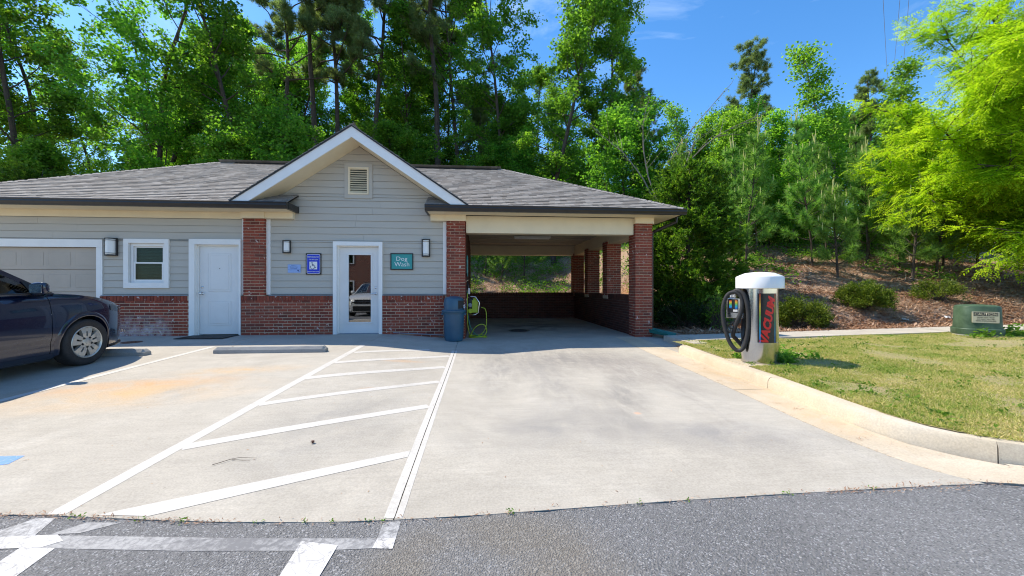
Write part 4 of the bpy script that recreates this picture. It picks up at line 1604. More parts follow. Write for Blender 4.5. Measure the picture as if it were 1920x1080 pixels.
# conduit along the wall foot and fluorescent strip under the carport ceiling
m = MB().tube([(-2.0, FY - .02, 0.03), (-0.76, FY - .02, -0.045)], .012, 6)
part(m, 'conduit', MAT['flash'])


# ------------------------------------------------------------------ things on the front wall
WY = BY - 0.012


def wall_lamp(x, z, w, h, label):
    t = thing('wall_lamp', (x, WY, z), label, 'wall lamp', 'half round wall lamps on the front wall')
    d = w * .42
    MB().bbox(-w / 2, w / 2, -.02, 0, -h / 2, h / 2, .004).build('back_plate', MAT['black'], t)
    a = [(math.cos(q) * w * .40, math.sin(q) * -d) for q in [math.pi * i / 14 for i in range(15)]]
    vs, fs = [], []
    for (zz) in (-h * .43, h * .43):
        vs += [(x_, y_ - .018, zz) for x_, y_ in a]
    fs = [(i, i + 1, i + 16, i + 15) for i in range(14)] + [tuple(range(15))[::-1], tuple(range(15, 30))]
    MB().add(vs, fs).build('lamp_shade', MAT['lampglass'], t, True, angle=.9)
    m = MB()
    for zz in (-h * .46, -h * .36, h * .36, h * .46):
        ring = [(math.cos(q) * w * .44, -math.sin(q) * d * 1.10 - .018, zz) for q in [math.pi * i / 14 for i in range(15)]]
        m.tube(ring, .006, 5)
    m.build('lamp_band', MAT['black'], t)
    for e in (-1, 1):
        MB().box(e * w * .47 - .008, e * w * .47 + .008, -.045, -.02, -h / 2, h / 2).build('side_bar', MAT['black'], t)
    m = MB()
    top = [(math.cos(q) * w * .46, -math.sin(q) * d * 1.12 - .018) for q in [math.pi * i / 14 for i in range(15)]]
    m.prism(top, h * .465, h * .485, 'z').prism(top, -h * .485, -h * .465, 'z')
    m.build('lamp_cap', MAT['black'], t)
    return t


wall_lamp(-8.18, 2.00, .25, .40, 'half round lamp between the garage door and the small window')
wall_lamp(-4.42, 2.035, .17, .29, 'smaller square lamp above the pale blue notice')
wall_lamp(-1.245, 2.035, .19, .42, 'tall half round lamp right of the teal sign')


def rrect(x0, x1, z0, z1, r, n=6):
    pts = []
    for cx_, cz, a0 in ((x1 - r, z0 + r, -90), (x1 - r, z1 - r, 0), (x0 + r, z1 - r, 90), (x0 + r, z0 + r, 180)):
        for i in range(n + 1):
            a = R(a0 + 90 * i / n)
            pts.append((cx_ + r * math.cos(a), cz + r * math.sin(a)))
    return pts


def flat(mbname, pts, y0, y1, mat, t):
    return MB().prism(pts, y0, y1, 'y').build(mbname, mat, t, origin=t.location)


# teal sign
t = thing('teal_sign', (-1.81, WY, 1.70), 'teal Dog Wash sign in a black frame right of the glazed door', 'sign')
x0, x1, z0, z1 = -2.075, -1.545, 1.51, 1.905
m = MB()
for (a, b, c_, d) in [(x0, x0 + .022, z0, z1), (x1 - .022, x1, z0, z1), (x0 + .022, x1 - .022, z0, z0 + .022), (x0 + .022, x1 - .022, z1 - .022, z1)]:
    m.bbox(a, b, WY - .026, WY, c_, d, .003)
m.build('frame', MAT['black'], t, origin=t.location)
MB().box(x0 + .0225, x1 - .0225, WY - .014, WY, z0 + .0225, z1 - .0225).build('sign_face', MAT['teal'], t, origin=t.location)
m_ = lettering('Dog', (-1.81, WY - .0155, 1.760), .255, .128, MAT['whitetext'], t, t, -.004)
m_ = lettering('Wash', (-1.81, WY - .0155, 1.643), .345, .100, MAT['whitetext'], t, t, -.004)

# blue accessible parking sign
t = thing('accessible_parking_sign', (-3.825, WY, 1.64), 'blue accessible parking sign with wheelchair symbol on the wall', 'sign')
x0, x1, z0, z1 = -4.0, -3.655, 1.39, 1.89
flat('backing_board', rrect(x0, x1, z0, z1, .008), WY - .018, WY, MAT['black'], t)
flat('border', rrect(x0 + .022, x1 - .022, z0 + .022, z1 - .022, .035), WY - .021, WY - .0181, MAT['whitetext'], t)
flat('sign_face', rrect(x0 + .031, x1 - .031, z0 + .031, z1 - .031, .028), WY - .0235, WY - .0211, MAT['signblue'], t)
ys = WY - .0255
MB().box(-3.915, -3.742, ys, WY - .0236, 1.515, 1.692).build('symbol_panel', MAT['whitetext'], t, origin=t.location)
lettering('PERMIT PARKING ONLY', (-3.828, ys, 1.802), .262, .027, MAT['whitetext'], t, t, .012)
lettering('TOW AWAY ZONE', (-3.828, ys, 1.742), .200, .027, MAT['whitetext'], t, t, .012)
lettering('MINIMUM FINE $250.00', (-3.828, ys, 1.458), .262, .022, MAT['whitetext'], t, t, .01)
# wheelchair symbol
m = MB()
yw_ = ys - .0025
cx_, cz_ = -3.845, 1.585
arc = [(cx_ + .050 * math.cos(R(q)), yw_, cz_ + .050 * math.sin(R(q)) - .012) for q in range(150, 371, 10)]
m.tube(arc, .0055, 5)
m.tube([(cx_ - .010, yw_, cz_ + .075), (cx_ - .006, yw_, cz_ + .020), (cx_ + .040, yw_, cz_ + .016), (cx_ + .058, yw_, cz_ - .035), (cx_ + .078, yw_, cz_ - .030)], .0068, 5)
m.tube([(cx_ - .008, yw_, cz_ + .045), (cx_ + .028, yw_, cz_ + .042)], .0055, 5)
m.lathe([(0, -.002), (.0115, -.002), (.0115, .002), (0, .002)], 12, (cx_ - .012, yw_, cz_ + .090), 'y')
m.build('wheelchair_symbol', MAT['navytext'], t, origin=t.location)

# pale blue notice
t = thing('pale_blue_notice', (-4.26, WY, 1.53), 'small pale blue notice plate below the smaller lamp', 'sign')
x0, x1, z0, z1 = -4.405, -4.12, 1.435, 1.625
flat('plate', rrect(x0, x1, z0, z1, .012), WY - .012, WY, MAT['paleblue'], t)
lettering('This is a', (-4.27, WY - .0125, 1.600), .115, .020, MAT['navytext'], t, t, .008)
lettering('Smoke Free', (-4.27, WY - .0125, 1.568), .17, .022, MAT['navytext'], t, t, .012)
lettering('environment', (-4.27, WY - .0125, 1.537), .145, .018, MAT['navytext'], t, t, .010)
MB().box(x0 + .006, x1 - .006, WY - .0125, WY - .0121, 1.513, 1.516).build('rule', MAT['navytext'], t, origin=t.location)
lettering('thank you', (-4.305, WY - .0125, 1.478), .11, .016, MAT['flash'], t, t, 0)
m = MB().lathe([(0, -.001), (.016, -.001), (.016, 0), (0, 0)], 12, (-4.175, WY - .0122, 1.485), 'y')
m.tube([(-4.168, WY - .0125, 1.478), (-4.148, WY - .0125, 1.458)], .005, 5)
m.build('emblem', MAT['navytext'], t, origin=t.location)

# sign on the side wall of the carport
t = thing('teal_notice_board', (-0.30, 10.55, 1.60), 'teal notice board seen edge on, on the carport side wall', 'sign')
MB().box(-.300, -.283, 10.30, 10.80, 1.40, 1.90).build('board', MAT['teal'], t, origin=t.location)
MB().box(-.2829, -.2805, 10.36, 10.74, 1.47, 1.83).build('sheet', MAT['whitetext'], t, origin=t.location)
m = MB()
for (a, b, c_, d) in [(10.285, 10.30, 1.385, 1.915), (10.80, 10.815, 1.385, 1.915), (10.30, 10.80, 1.385, 1.40), (10.30, 10.80, 1.90, 1.915)]:
    m.box(-.300, -.276, a, b, c_, d)
m.build('frame', MAT['teal'], t, origin=t.location)

# strip light of the carport
t = thing('strip_light', (1.75, 12.9, 2.765), 'unlit fluorescent strip light under the carport ceiling', 'light fixture')
MB().bbox(1.15, 2.35, 12.83, 12.97, 2.70, 2.7645, .01).build('housing', MAT['fixture'], t, origin=t.location)
m = MB()
for yy in (12.86, 12.94):
    m.tube([(1.19, yy, 2.69), (2.31, yy, 2.69)], .016, 8)
m.build('lamp_tube', MAT['white'], t, True, t.location)
MB().tube([(1.75, 12.98, 2.755), (1.75, 13.6, 2.757)], .012, 6).build('conduit', MAT['fixture'], t, origin=t.location)

# floor drain in the carport
z_ = lot_z(1.55, 11.2)
t = thing('floor_drain', (1.15, 11.25, z_), 'round iron drain cover in the carport floor', 'drain cover')
m = MB().lathe([(0, .004), (.24, .004), (.27, .014), (.29, .010), (.31, .001)], 24, (1.15, 11.25, z_))
m.build('cover', MAT['black'], t, origin=t.location)
m = MB()
for q in range(-4, 5):
    m.box(1.15 - math.sqrt(.05 - (q * .048) ** 2), 1.15 + math.sqrt(.05 - (q * .048) ** 2), 11.25 + q * .048 - .008, 11.25 + q * .048 + .008, z_ + .004, z_ + .011)
m.build('grate_bar', MAT['rubber'], t, origin=t.location, kind=None)
# iron cover on the pavement near the car
t = thing('cleanout_cover', (-6.98, 8.66, 0.0), 'rusty round cleanout cover in the pavement by the dark blue car', 'manhole cover')
m = MB().lathe([(0, .006), (.12, .006), (.125, .010), (.165, .010), (.175, -.03)], 24, (-6.98, 8.66, lot_z(-6.98, 8.66) + .001))
m.build('lid', MAT['rust'], t, origin=t.location)
m = MB()
for q in range(6):
    a = q * math.pi / 3
    m.box(-6.98 + .07 * math.cos(a) - .012, -6.98 + .07 * math.cos(a) + .012, 8.66 + .07 * math.sin(a) - .012, 8.66 + .07 * math.sin(a) + .012, lot_z(-6.98, 8.66) + .005, lot_z(-6.98, 8.66) + .012)
m.build('raised_stud', MAT['rust'], t, origin=t.location)
# door mat
t = thing('door_mat', (-5.93, 9.28, 0), 'black ribbed door mat in front of the white door', 'mat')
m = MB()
m.bbox(-6.42, -5.42, 8.97, 9.56, 0.001, 0.012, .004)
m.build('base', MAT['rubber'], t, origin=t.location)
m = MB()
for q in range(18):
    m.box(-6.39, -5.45, 9.0 + q * .03, 9.015 + q * .03, .0121, .016)
m.build('rib', MAT['black'], t, origin=t.location)


# wheel stops
def wheel_stop(x0, x1, y, label):
    z_ = lot_z((x0 + x1) / 2, y)
    t = thing('wheel_stop', ((x0 + x1) / 2, y, z_), label, 'wheel stop', 'concrete wheel stops')
    pr = [(-.085, 0), (-.078, .055), (-.045, .105), (.045, .105), (.078, .055), (.085, 0)]
    L = (x1 - x0) / 2
    bm = bmesh.new()
    rows = []
    xs = [-L, -L + .05] + [-L + .05 + (2 * L - .1) * i / 12 for i in range(1, 12)] + [L - .05, L]
    for i, x in enumerate(xs):
        e = .045 if i in (0, len(xs) - 1) else 0
        rows.append([bm.verts.new((x, p_[0] * (1 - e * 3) + random.uniform(-.002, .002), max(0, p_[1] - (e if p_[1] > .06 else 0) + (random.uniform(-.003, .003) if p_[1] > 0 else 0)))) for p_ in pr])
    for a, b in zip(rows, rows[1:]):
        for j in range(5):
            bm.faces.new((a[j], b[j], b[j + 1], a[j + 1]))
    bm.faces.new(rows[0])
    bm.faces.new(rows[-1][::-1])
    bmesh.ops.recalc_face_normals(bm, faces=bm.faces[:])
    me = bpy.data.meshes.new('body')
    bm.to_mesh(me)
    bm.free()
    me.materials.append(MAT['stop'])
    link('body', me, t)
    for q in (-L * .7, L * .7):
        MB().lathe([(0, .1065), (.014, .1065), (.018, .104)], 10, (q, 0, 0)).build('pin', MAT['rust'], t)
    return t


wheel_stop(-4.575, -2.70, 7.37, 'long low concrete wheel stop in the empty bay')
wheel_stop(-7.60, -5.60, 7.27, 'concrete wheel stop in shade under the nose of the dark blue car')

# ------------------------------------------------------------------ trash can
tz = lot_z(-0.55, 9.22)
t = thing('trash_can', (-0.56, 9.20, tz), 'blue grey trash can with a domed lid by the brick column', 'trash can')
fl = lambda a, z_: 1 + (.022 if (math.cos(a * 10) > .55 and .05 < z_ < .60) else 0)
m = MB().lathe([(0, 0), (.195, 0), (.205, .02), (.212, .10), (.235, .60), (.237, .63), (.262, .635), (.264, .665), (.245, .67), (.238, .665), (.20, .05), (0, .05)], 60, flute=fl)
m.build('barrel', MAT['bluetrash'], t, True, angle=.6)
m = MB()
for s in (-1, 1):
    m.bbox(s * .25 - .03, s * .25 + .03, -.07, .07, .585, .63, .012)
m.build('handle', MAT['bluetrash'], t)
m = MB().lathe([(.272, .655), (.278, .665), (.278, .695), (.265, .705), (.226, .715), (.222, .93), (.210, .965), (.16, .995), (.08, 1.015), (0, 1.02)], 48)
# opening of the dome, facing the driveway
vs = m.v
lid = m.build('lid', MAT['bluetrash'], t, True, angle=.6)
m = MB()
arcp = lambda r_, z_: [(r_ * math.cos(q), r_ * math.sin(q), z_) for q in [R(-62 + 10 * i) for i in range(10)]]
a_l, b_l = arcp(.2275, .735), arcp(.2265, .925)
m.add(a_l + b_l, [(i, i + 1, i + 11, i + 10) for i in range(9)])
m.build('opening', MAT['dark'], lid)
m = MB()
m.tube(arcp(.231, .733), .008, 6).tube(arcp(.230, .926), .008, 6)
m.build('opening_rim', MAT['bluetrash'], lid)
bm = bmesh.new()
bmesh.ops.create_icosphere(bm, subdivisions=3, radius=.075)
for v_ in bm.verts:
    v_.co += v_.co.normalized() * mnoise.noise(v_.co * 22) * .04
    v_.co = Vector((v_.co.x * .5 + .235, v_.co.y * 1.1 - .02, v_.co.z * .9 + .775))
me = bpy.data.meshes.new('bag')
bm.to_mesh(me)
bm.free()
me.materials.append(simple('silver_wrapper', (0.55, 0.57, 0.62), 0.25, .7, .2, 20))
bag = link('litter_bag', me, None, t.location)
tag(bag, 'crumpled silver wrapper poking out of the trash can opening', 'litter')

# ------------------------------------------------------------------ pressure washer, hose
pw = thing('pressure_washer', (-0.10, 10.02, 0.42), 'lime and black pressure washer hung on the carport side wall', 'pressure washer')
m = MB()
fr = [(-.19, -.15, .0), (.02, -.15, .0), (.10, -.15, .05), (.12, -.15, .30), (.03, -.15, .44), (-.12, -.15, .45), (-.19, -.15, .40), (-.19, -.15, .0)]
m.tube(fr, .013, 8)
m.tube([(x, .15, z) for x, y, z in fr], .013, 8)
for q in (0, 2, 4, 5):
    m.tube([fr[q], (fr[q][0], .15, fr[q][2])], .011, 6)
m.build('frame', MAT['chrome'], pw, True)
MB().bbox(-.165, .065, -.11, .12, .03, .40, .03).build('body', MAT['black'], pw, True, angle=.5)
m = MB().bbox(-.06, .085, -.135, -.1105, .05, .36, .01).bbox(-.03, .06, -.134, -.1104, .361, .41, .01)
m.build('front_panel', MAT['lime'], pw)
m = MB().lathe([(0, -.15), (.05, -.148), (.062, -.13), (.062, -.111)], 20, (-.10, 0, .09), 'y')
m.build('detergent_cap', MAT['lime'], pw, True, angle=.6)
m = MB().lathe([(0, -.14), (.045, -.135), (.055, -.12), (.055, -.111)], 16, (-.105, 0, .235), 'y')
m.build('motor_cover', MAT['flash'], pw, True, angle=.6)
m = MB().bbox(-.21, -.185, -.08, .08, .10, .34, .006)
m.build('wall_bracket', MAT['black'], pw)


def curve_pts(ctrl, n=12):
    """smooth path through control points"""
    P = [Vector(q) for q in ctrl]
    P = [P[0] * 2 - P[1]] + P + [P[-1] * 2 - P[-2]]
    out = []
    for i in range(1, len(P) - 2):
        for j in range(n):
            t_ = j / n
            a, b, c_, d = P[i - 1:i + 3]
            out.append(0.5 * ((2 * b) + (c_ - a) * t_ + (2 * a - 5 * b + 4 * c_ - d) * t_ ** 2 + (3 * b - a - 3 * c_ + d) * t_ ** 3))
    out.append(P[-2])
    return out


fz = lot_z(0.1, 9.9)
ctrl = [(.06, 9.93, .60), (.17, 9.90, .55), (.20, 9.88, .30), (.16, 9.85, .05), (-.02, 9.82, fz + .02), (-.20, 9.80, fz + .015)]
for q in range(22):
    a = q * .62
    rr = .20 + .02 * math.sin(q * 1.7)
    ctrl.append((-.02 + rr * math.cos(a + 3.1) * 1.05, 9.80 + rr * .8 * math.sin(a + 3.1), fz + .014 + .012 * (q // 9) + (.02 if q % 7 == 3 else 0)))
ctrl += [(-.20, 9.78, fz + .05), (-.255, 9.75, .15), (-.265, 9.74, .55), (-.268, 9.74, .95)]
h1 = thing('high_pressure_hose', (-.05, 9.8, fz), 'lime green hose coiled on the carport floor below the pressure washer', 'hose')
WB().tube(curve_pts(ctrl, 8), .0105, 7).put('hose', MAT['lime'], h1, smooth=True)
WB().tube([(.045, 9.935, .61), (.075, 9.925, .593)], .016, 8).put('coupling', MAT['black'], h1)
big = curve_pts([(-.20, 9.72, fz + .03), (-.10, 9.70, .10), (.05, 9.70, .20), (.16, 9.72, .16), (.20, 9.74, .02), (.13, 9.75, fz + .03)], 10)
WB().tube(big, .0105, 7).put('loop', MAT['lime'], h1, smooth=True)
h2 = thing('garden_hose', (-.15, 9.9, fz), 'dark green garden hose hanging beside the pressure washer', 'hose')
WB().tube(curve_pts([(-.28, 10.0, 1.0), (-.26, 9.95, .55), (-.22, 9.9, .2), (-.12, 9.9, -.02), (.0, 9.95, fz + .02), (.08, 10.1, fz + .012)], 10), .012, 7).put('hose', MAT['green_hose'], h2, smooth=True)
WB().tube([(-.312, 10.0, 1.0), (-.27, 10.0, 1.0), (-.27, 10.0, 1.03)], .014, 8).put('tap', MAT['chrome'], h2)
sg_ = thing('spray_lance', (-.25, 9.85, 1.0), 'black spray lance hanging from a hook on the carport side wall', 'spray gun')
WB().tube([(-.27, 9.80, 1.22), (-.25, 9.80, 1.12), (-.235, 9.80, .93), (-.215, 9.80, .86)], [.02, .026, .024, .018], 8).put('grip', MAT['black'], sg_, smooth=True)
WB().bbox(-.255, -.205, 9.77, 9.795, .93, 1.08, .008).put('label_plate', MAT['fixture'], sg_)
WB().tube([(-.27, 9.80, 1.22), (-.285, 9.82, 1.45)], .009, 6).put('wand', MAT['black'], sg_)
WB().tube([(-.318, 9.82, 1.25), (-.27, 9.82, 1.25), (-.255, 9.82, 1.28)], .006, 6).put('hook', MAT['chrome'], sg_)

# splash block at the downspout
t = thing('splash_block', (4.45, 9.35, -.06), 'green plastic splash block under the downspout', 'splash block')
m = MB()
pr = [(-.13, .10), (-.12, .10), (-.09, .02), (.09, .02), (.12, .10), (.13, .10), (.10, 0), (-.10, 0)]
A0 = [(x, .28, z + .03) for x, z in pr]
A1 = [(x * 1.3, -.28, z * .55) for x, z in pr]
m.add(A0 + A1, [(i, (i + 1) % 8, (i + 1) % 8 + 8, i + 8) for i in range(8)] + [tuple(range(8))[::-1], tuple(range(8, 16))])
m.build('trough', MAT['splash'], t)
m = MB().prism([(-.10, 0), (.10, 0), (.12, .10), (-.12, .10)], .281, .292, 'y')
m.build('back_wall', MAT['splash'], t).location.z = .03
t.rotation_euler = (0, 0, R(28))

# ------------------------------------------------------------------ vacuum station
VX_, VY_ = 4.245, 5.70
VZ = -0.034
t = thing('vacuum_station', (VX_, VY_, VZ), 'stainless steel car vacuum with white domed top and coiled black hose', 'car vacuum')
RB, RC, HT = 0.245, 0.318, 1.355
m = MB().lathe([(0, 0), (RB, 0), (RB, 1.14), (0, 1.14)], 64)
body = m.build('canister', MAT['steel'], t, True, angle=.6)
m = MB().lathe([(RB + .004, 0), (RB + .006, .30), (RB + .006, .315), (RB, .315)], 64)
m.build('skirt', MAT['steel'], body, True, angle=.6)
m = MB().lathe([(RB - .01, 1.105), (RC - .006, 1.105), (RC, 1.112), (RC, 1.275), (RC - .008, 1.287), (RC - .05, 1.307), (RC * .62, 1.338), (RC * .3, 1.352), (0, 1.356)], 64)
m.build('dome', MAT['white'], t, True, angle=.7)
# decal wrapped on the front right of the drum
CAMA = math.atan2(-VY_, -VX_)      # direction of the camera from the drum


def wrap(a0, a1, z0, z1, r_, name, mat, parent, n=16):
    vs, fs = [], []
    for i in range(n + 1):
        a = a0 + (a1 - a0) * i / n
        for z in (z0, z1):
            vs.append((r_ * math.cos(a), r_ * math.sin(a), z))
    for i in range(n):
        fs.append((2 * i, 2 * i + 2, 2 * i + 3, 2 * i + 1))
    return MB().add(vs, fs).build(name, mat, parent, True)


# angles grow to the right as seen from the camera side
DA0, DA1 = CAMA - .10, CAMA + 1.02
decal = wrap(DA0, DA1, .285, 1.035, RB + .0015, 'decal', MAT['blackdecal'], t)
wrap(DA0 + .10, DA0 + .155, .29, 1.03, RB + .0025, 'rainbow_stripe', MAT['rainbow'], decal, 3)
wrap(DA1 - .16, DA1 - .105, .29, 1.03, RB + .0025, 'rainbow_stripe', MAT['rainbow'], decal, 3)
me = text_mesh('VACUUM', 1.0, .05, .30)
bm = bmesh.new()
bm.from_mesh(me)
for _ in range(1):
    bmesh.ops.triangulate(bm, faces=bm.faces[:])
    bmesh.ops.subdivide_edges(bm, edges=[e for e in bm.edges if e.calc_length() > .25], cuts=1)
xs = [v_.co.x for v_ in bm.verts]
ys = [v_.co.y for v_ in bm.verts]
W_, H_ = max(xs) - min(xs), max(ys) - min(ys)
for v_ in bm.verts:
    # run of the word upwards along the drum, slightly slanted
    sx = (v_.co.x - (max(xs) + min(xs)) / 2) / W_
    sy = (v_.co.y - (max(ys) + min(ys)) / 2) / H_
    z = .655 + sx * .68 + sy * .0
    arc_ = (DA0 + DA1) / 2 + sx * .48 - sy * .47
    z += -sy * -.02
    rr = RB + .0032
    v_.co = Vector((rr * math.cos(arc_), rr * math.sin(arc_), z))
bm.to_mesh(me)
bm.free()
me.materials.clear()
me.materials.append(MAT['redtext'])
link('lettering', me, decal)
# payment box, to the left of the drum as seen from the drive
ul = Vector((math.cos(CAMA - 1.75), math.sin(CAMA - 1.75), 0))     # outwards, left
wl = Vector((-ul.y, ul.x, 0))
bxr = math.atan2(ul.y, ul.x)
box = MB().bbox(RB - .015, RB + .185, -.075, .095, .645, .955, .006).build('payment_box', MAT['steel'], t)
box.rotation_euler = (0, 0, bxr)
xf = RB + .186
MB().box(xf, xf + .002, -.06, .08, .73, .94).build('face_plate', MAT['blackdecal'], box)
m = MB().box(xf + .0021, xf + .004, .012, .066, .78, .92)
m.build('rainbow_stripe', MAT['rainbow'], box)
MB().box(xf + .0021, xf + .004, -.05, .0, .81, .86).build('notice', MAT['whitetext'], box)
MB().box(xf + .0021, xf + .006, -.055, .075, .735, .775).build('coin_slot', MAT['steel'], box)
MB().bbox(xf - .001, xf + .010, -.05, .06, .655, .715, .004).build('coin_door', MAT['chrome'], box)
yf = .0955
MB().box(RB + .02, RB + .17, yf, yf + .002, .73, .94).build('side_plate', MAT['blackdecal'], box)
MB().box(RB + .03, RB + .065, yf + .0021, yf + .004, .79, .93).build('rainbow_stripe', MAT['rainbow'], box)
MB().box(RB + .11, RB + .145, yf + .0021, yf + .004, .80, .92).build('rainbow_stripe', MAT['rainbow'], box)
MB().box(RB + .03, RB + .09, yf + .0021, yf + .004, .745, .78).build('notice', MAT['whitetext'], box)
hk = MB().bbox(RB + .06, RB + .15, -.03, .06, .958, 1.045, .006).build('hose_bracket', MAT['steel'], t)
hk.rotation_euler = (0, 0, bxr)
MB().box(RB + .07, RB + .14, .0605, .062, .97, 1.035).build('plate', MAT['whitetext'], hk)
m = MB()
for q in range(3):
    m.box(RB + .082 + q * .02, RB + .088 + q * .02, .0621, .0635, .98, 1.025)
m.build('mark', MAT['blacktext'], hk)


def hose_pt(a_out, side, z):
    q = ul * a_out + wl * side
    return (q.x, q.y, z)


# the hose hangs in a long loop on the left front of the drum
F_ = Vector((math.cos(CAMA), math.sin(CAMA), 0))
LFT = Vector((math.cos(CAMA - math.pi / 2), math.sin(CAMA - math.pi / 2), 0))
hp = lambda l_, f_, z: tuple(LFT * l_ + F_ * f_ + Vector((0, 0, z)))
path = [hp(.22, .03, .22), hp(.31, .06, .33), hp(.345, .12, .40), hp(.29, .17, .60), hp(.225, .18, .80), hp(.23, .18, .97), hp(.31, .17, 1.05),
        hp(.42, .17, 1.00), hp(.478, .18, .80), hp(.46, .19, .55), hp(.39, .20, .30), hp(.29, .21, .175), hp(.20, .215, .23), hp(.145, .215, .48), hp(.145, .21, .78), hp(.19, .20, 1.0), hp(.275, .175, 1.075), hp(.33, .15, 1.06)]
pts = curve_pts(path, 14)
MB().tube(pts, [.029 + .0016 * (i % 2) for i in range(len(pts))], 12).build('hose', MAT['rubber'], t, True)
MB().tube([hp(.33, .15, 1.06), hp(.345, .12, 1.045), hp(.35, .05, 1.03)], [.026, .024, .022], 10).build('nozzle', MAT['black'], t, True)
MB().tube([hp(.235, .02, .215), hp(.20, .0, .22)], .036, 12).build('hose_port', MAT['chrome'], t, True)

# ------------------------------------------------------------------ ground transformer
t = thing('transformer_box', (10.55, 7.60, 0.055), 'green electrical transformer box with a cream caution plate on the lawn', 'transformer box', rz=R(-33))


def superring(a, b, z, e=3.4, n=48, flatf=0.0):
    out = []
    for i in range(n):
        q = 2 * math.pi * i / n
        c_, s_ = math.cos(q), math.sin(q)
        x = a * abs(c_) ** (2 / e) * (1 if c_ >= 0 else -1)
        y = b * abs(s_) ** (2 / e) * (1 if s_ >= 0 else -1)
        out.append((x, y, z))
    return out


def loft(rings, close=True):
    n = len(rings[0])
    vs = [q for r_ in rings for q in r_]
    fs = []
    for i in range(len(rings) - 1):
        for j in range(n):
            fs.append((i * n + j, i * n + (j + 1) % n, (i + 1) * n + (j + 1) % n, (i + 1) * n + j))
    if close:
        fs.append(tuple(range(n))[::-1])
        fs.append(tuple(range((len(rings) - 1) * n, len(rings) * n)))
    return MB().add(vs, fs)


loft([superring(.345, .32, z, 3.6) for z in (.0, .055)]).build('plinth', MAT['stop'], t, True, angle=.6)
loft([superring(.345, .315, .045), superring(.352, .325, .055), superring(.355, .328, .165), superring(.345, .318, .18)]).build('base_flange', MAT['transformer'], t, True, angle=.6)
loft([superring(.325, .30, .181), superring(.318, .292, .40), superring(.310, .284, .615), superring(.300, .274, .645), superring(.25, .22, .665), superring(.12, .11, .675)]).build('cover', MAT['transformer'], t, True, angle=.7)
yf = -.300
pl = MB().prism(rrect(-.185, .205, .305, .535, .01), yf - .004, yf + .012, 'y').build('caution_plate', MAT['cautionplate'], t)
MB().box(-.165, .185, yf - .0055, yf - .0041, .448, .522).build('heading_bar', MAT['blacktext'], pl)


def plate_text(s, cx_, cz_, w, h, mat, y):
    me = text_mesh(s, 1.0, .02)
    xs = [q.co.x for q in me.vertices]
    ys = [q.co.y for q in me.vertices]
    for q in me.vertices:
        q.co = Vector((cx_ + ((q.co.x - (max(xs) + min(xs)) / 2) / (max(xs) - min(xs))) * w, y, cz_ + (q.co.y - (max(ys) + min(ys)) / 2) / (max(ys) - min(ys)) * h))
    me.materials.clear()
    me.materials.append(mat)
    link('lettering', me, pl)


plate_text('CAUTION', .010, .485, .325, .054, MAT['cautionplate'], yf - .0065)
plate_text('HIGH VOLTAGE', .010, .418, .25, .026, MAT['blacktext'], yf - .0055)
plate_text('DO NOT ENTER', .010, .382, .255, .026, MAT['blacktext'], yf - .0055)
plate_text('THIS ENCLOSURE', .010, .346, .295, .026, MAT['blacktext'], yf - .0055)
m = MB()
for (x, z) in [(-.175, .526), (.195, .526), (-.175, .315), (.195, .315), (.010, .314)]:
    m.lathe([(0, -.004), (.006, -.003), (.007, 0)], 8, (x, yf - .0045, z), 'y')
m.build('rivet', MAT['chrome'], pl)
m = MB().bbox(-.015, .03, -.36, -.326, .115, .16, .006)
m.tube([(.03, -.35, .135), (.06, -.36, .135), (.06, -.36, .08)], .010, 8)
m.tube([(-.05, -.345, .14), (-.03, -.355, .14)], .012, 8)
m.build('latch', MAT['chrome'], t)

# ------------------------------------------------------------------ small loose things
z_ = lot_z(-1.34, 3.34)
t = thing('pine_cone', (-1.335, 3.345, z_ + .004), 'small dark pine cone lying on the concrete between the painted stripes', 'pine cone')
m = MB().lathe([(0, 0), (.012, .002), (.018, .014), (.014, .03), (0, .038)], 10, (0, 0, 0))
m.build('core', MAT['rust'], t, True)
t.scale = (.55, .55, .55)
for q in range(28):
    a, h = q * 2.4, .004 + .03 * q / 28
    r_ = .018 * math.sin(math.pi * (.25 + .7 * q / 28)) + .004
    c_ = Vector((math.cos(a) * r_, math.sin(a) * r_, h))
    o_ = Vector((math.cos(a), math.sin(a), .5)).normalized()
    s_ = Vector((-math.sin(a), math.cos(a), 0))
    MB().add([c_ - s_ * .004, c_ + s_ * .004, c_ + o_ * .012 + s_ * .005, c_ + o_ * .012 - s_ * .005, c_ + o_ * .006 + Vector((0, 0, .003))], [(0, 1, 4), (1, 2, 4), (2, 3, 4), (3, 0, 4), (0, 3, 2, 1)]).build('scale', MAT['rust'], t)
z_ = lot_z(-1.75, 3.0) + .008
t = thing('fallen_twig', (-1.75, 3.05, z_), 'thin brown twig lying on the concrete between the lower stripes', 'twig')
m = MB().tube([(-.13, -.06, 0), (-.05, .02, .004), (.0, .04, .006), (.12, .035, 0)], [.0022, .002, .0016, .001], 5)
m.tube([(-.05, .02, .004), (.04, -.0, .0), (.10, -.01, 0)], [.0016, .0012, .0008], 5)
m.build('stem', MAT['bark'], t)
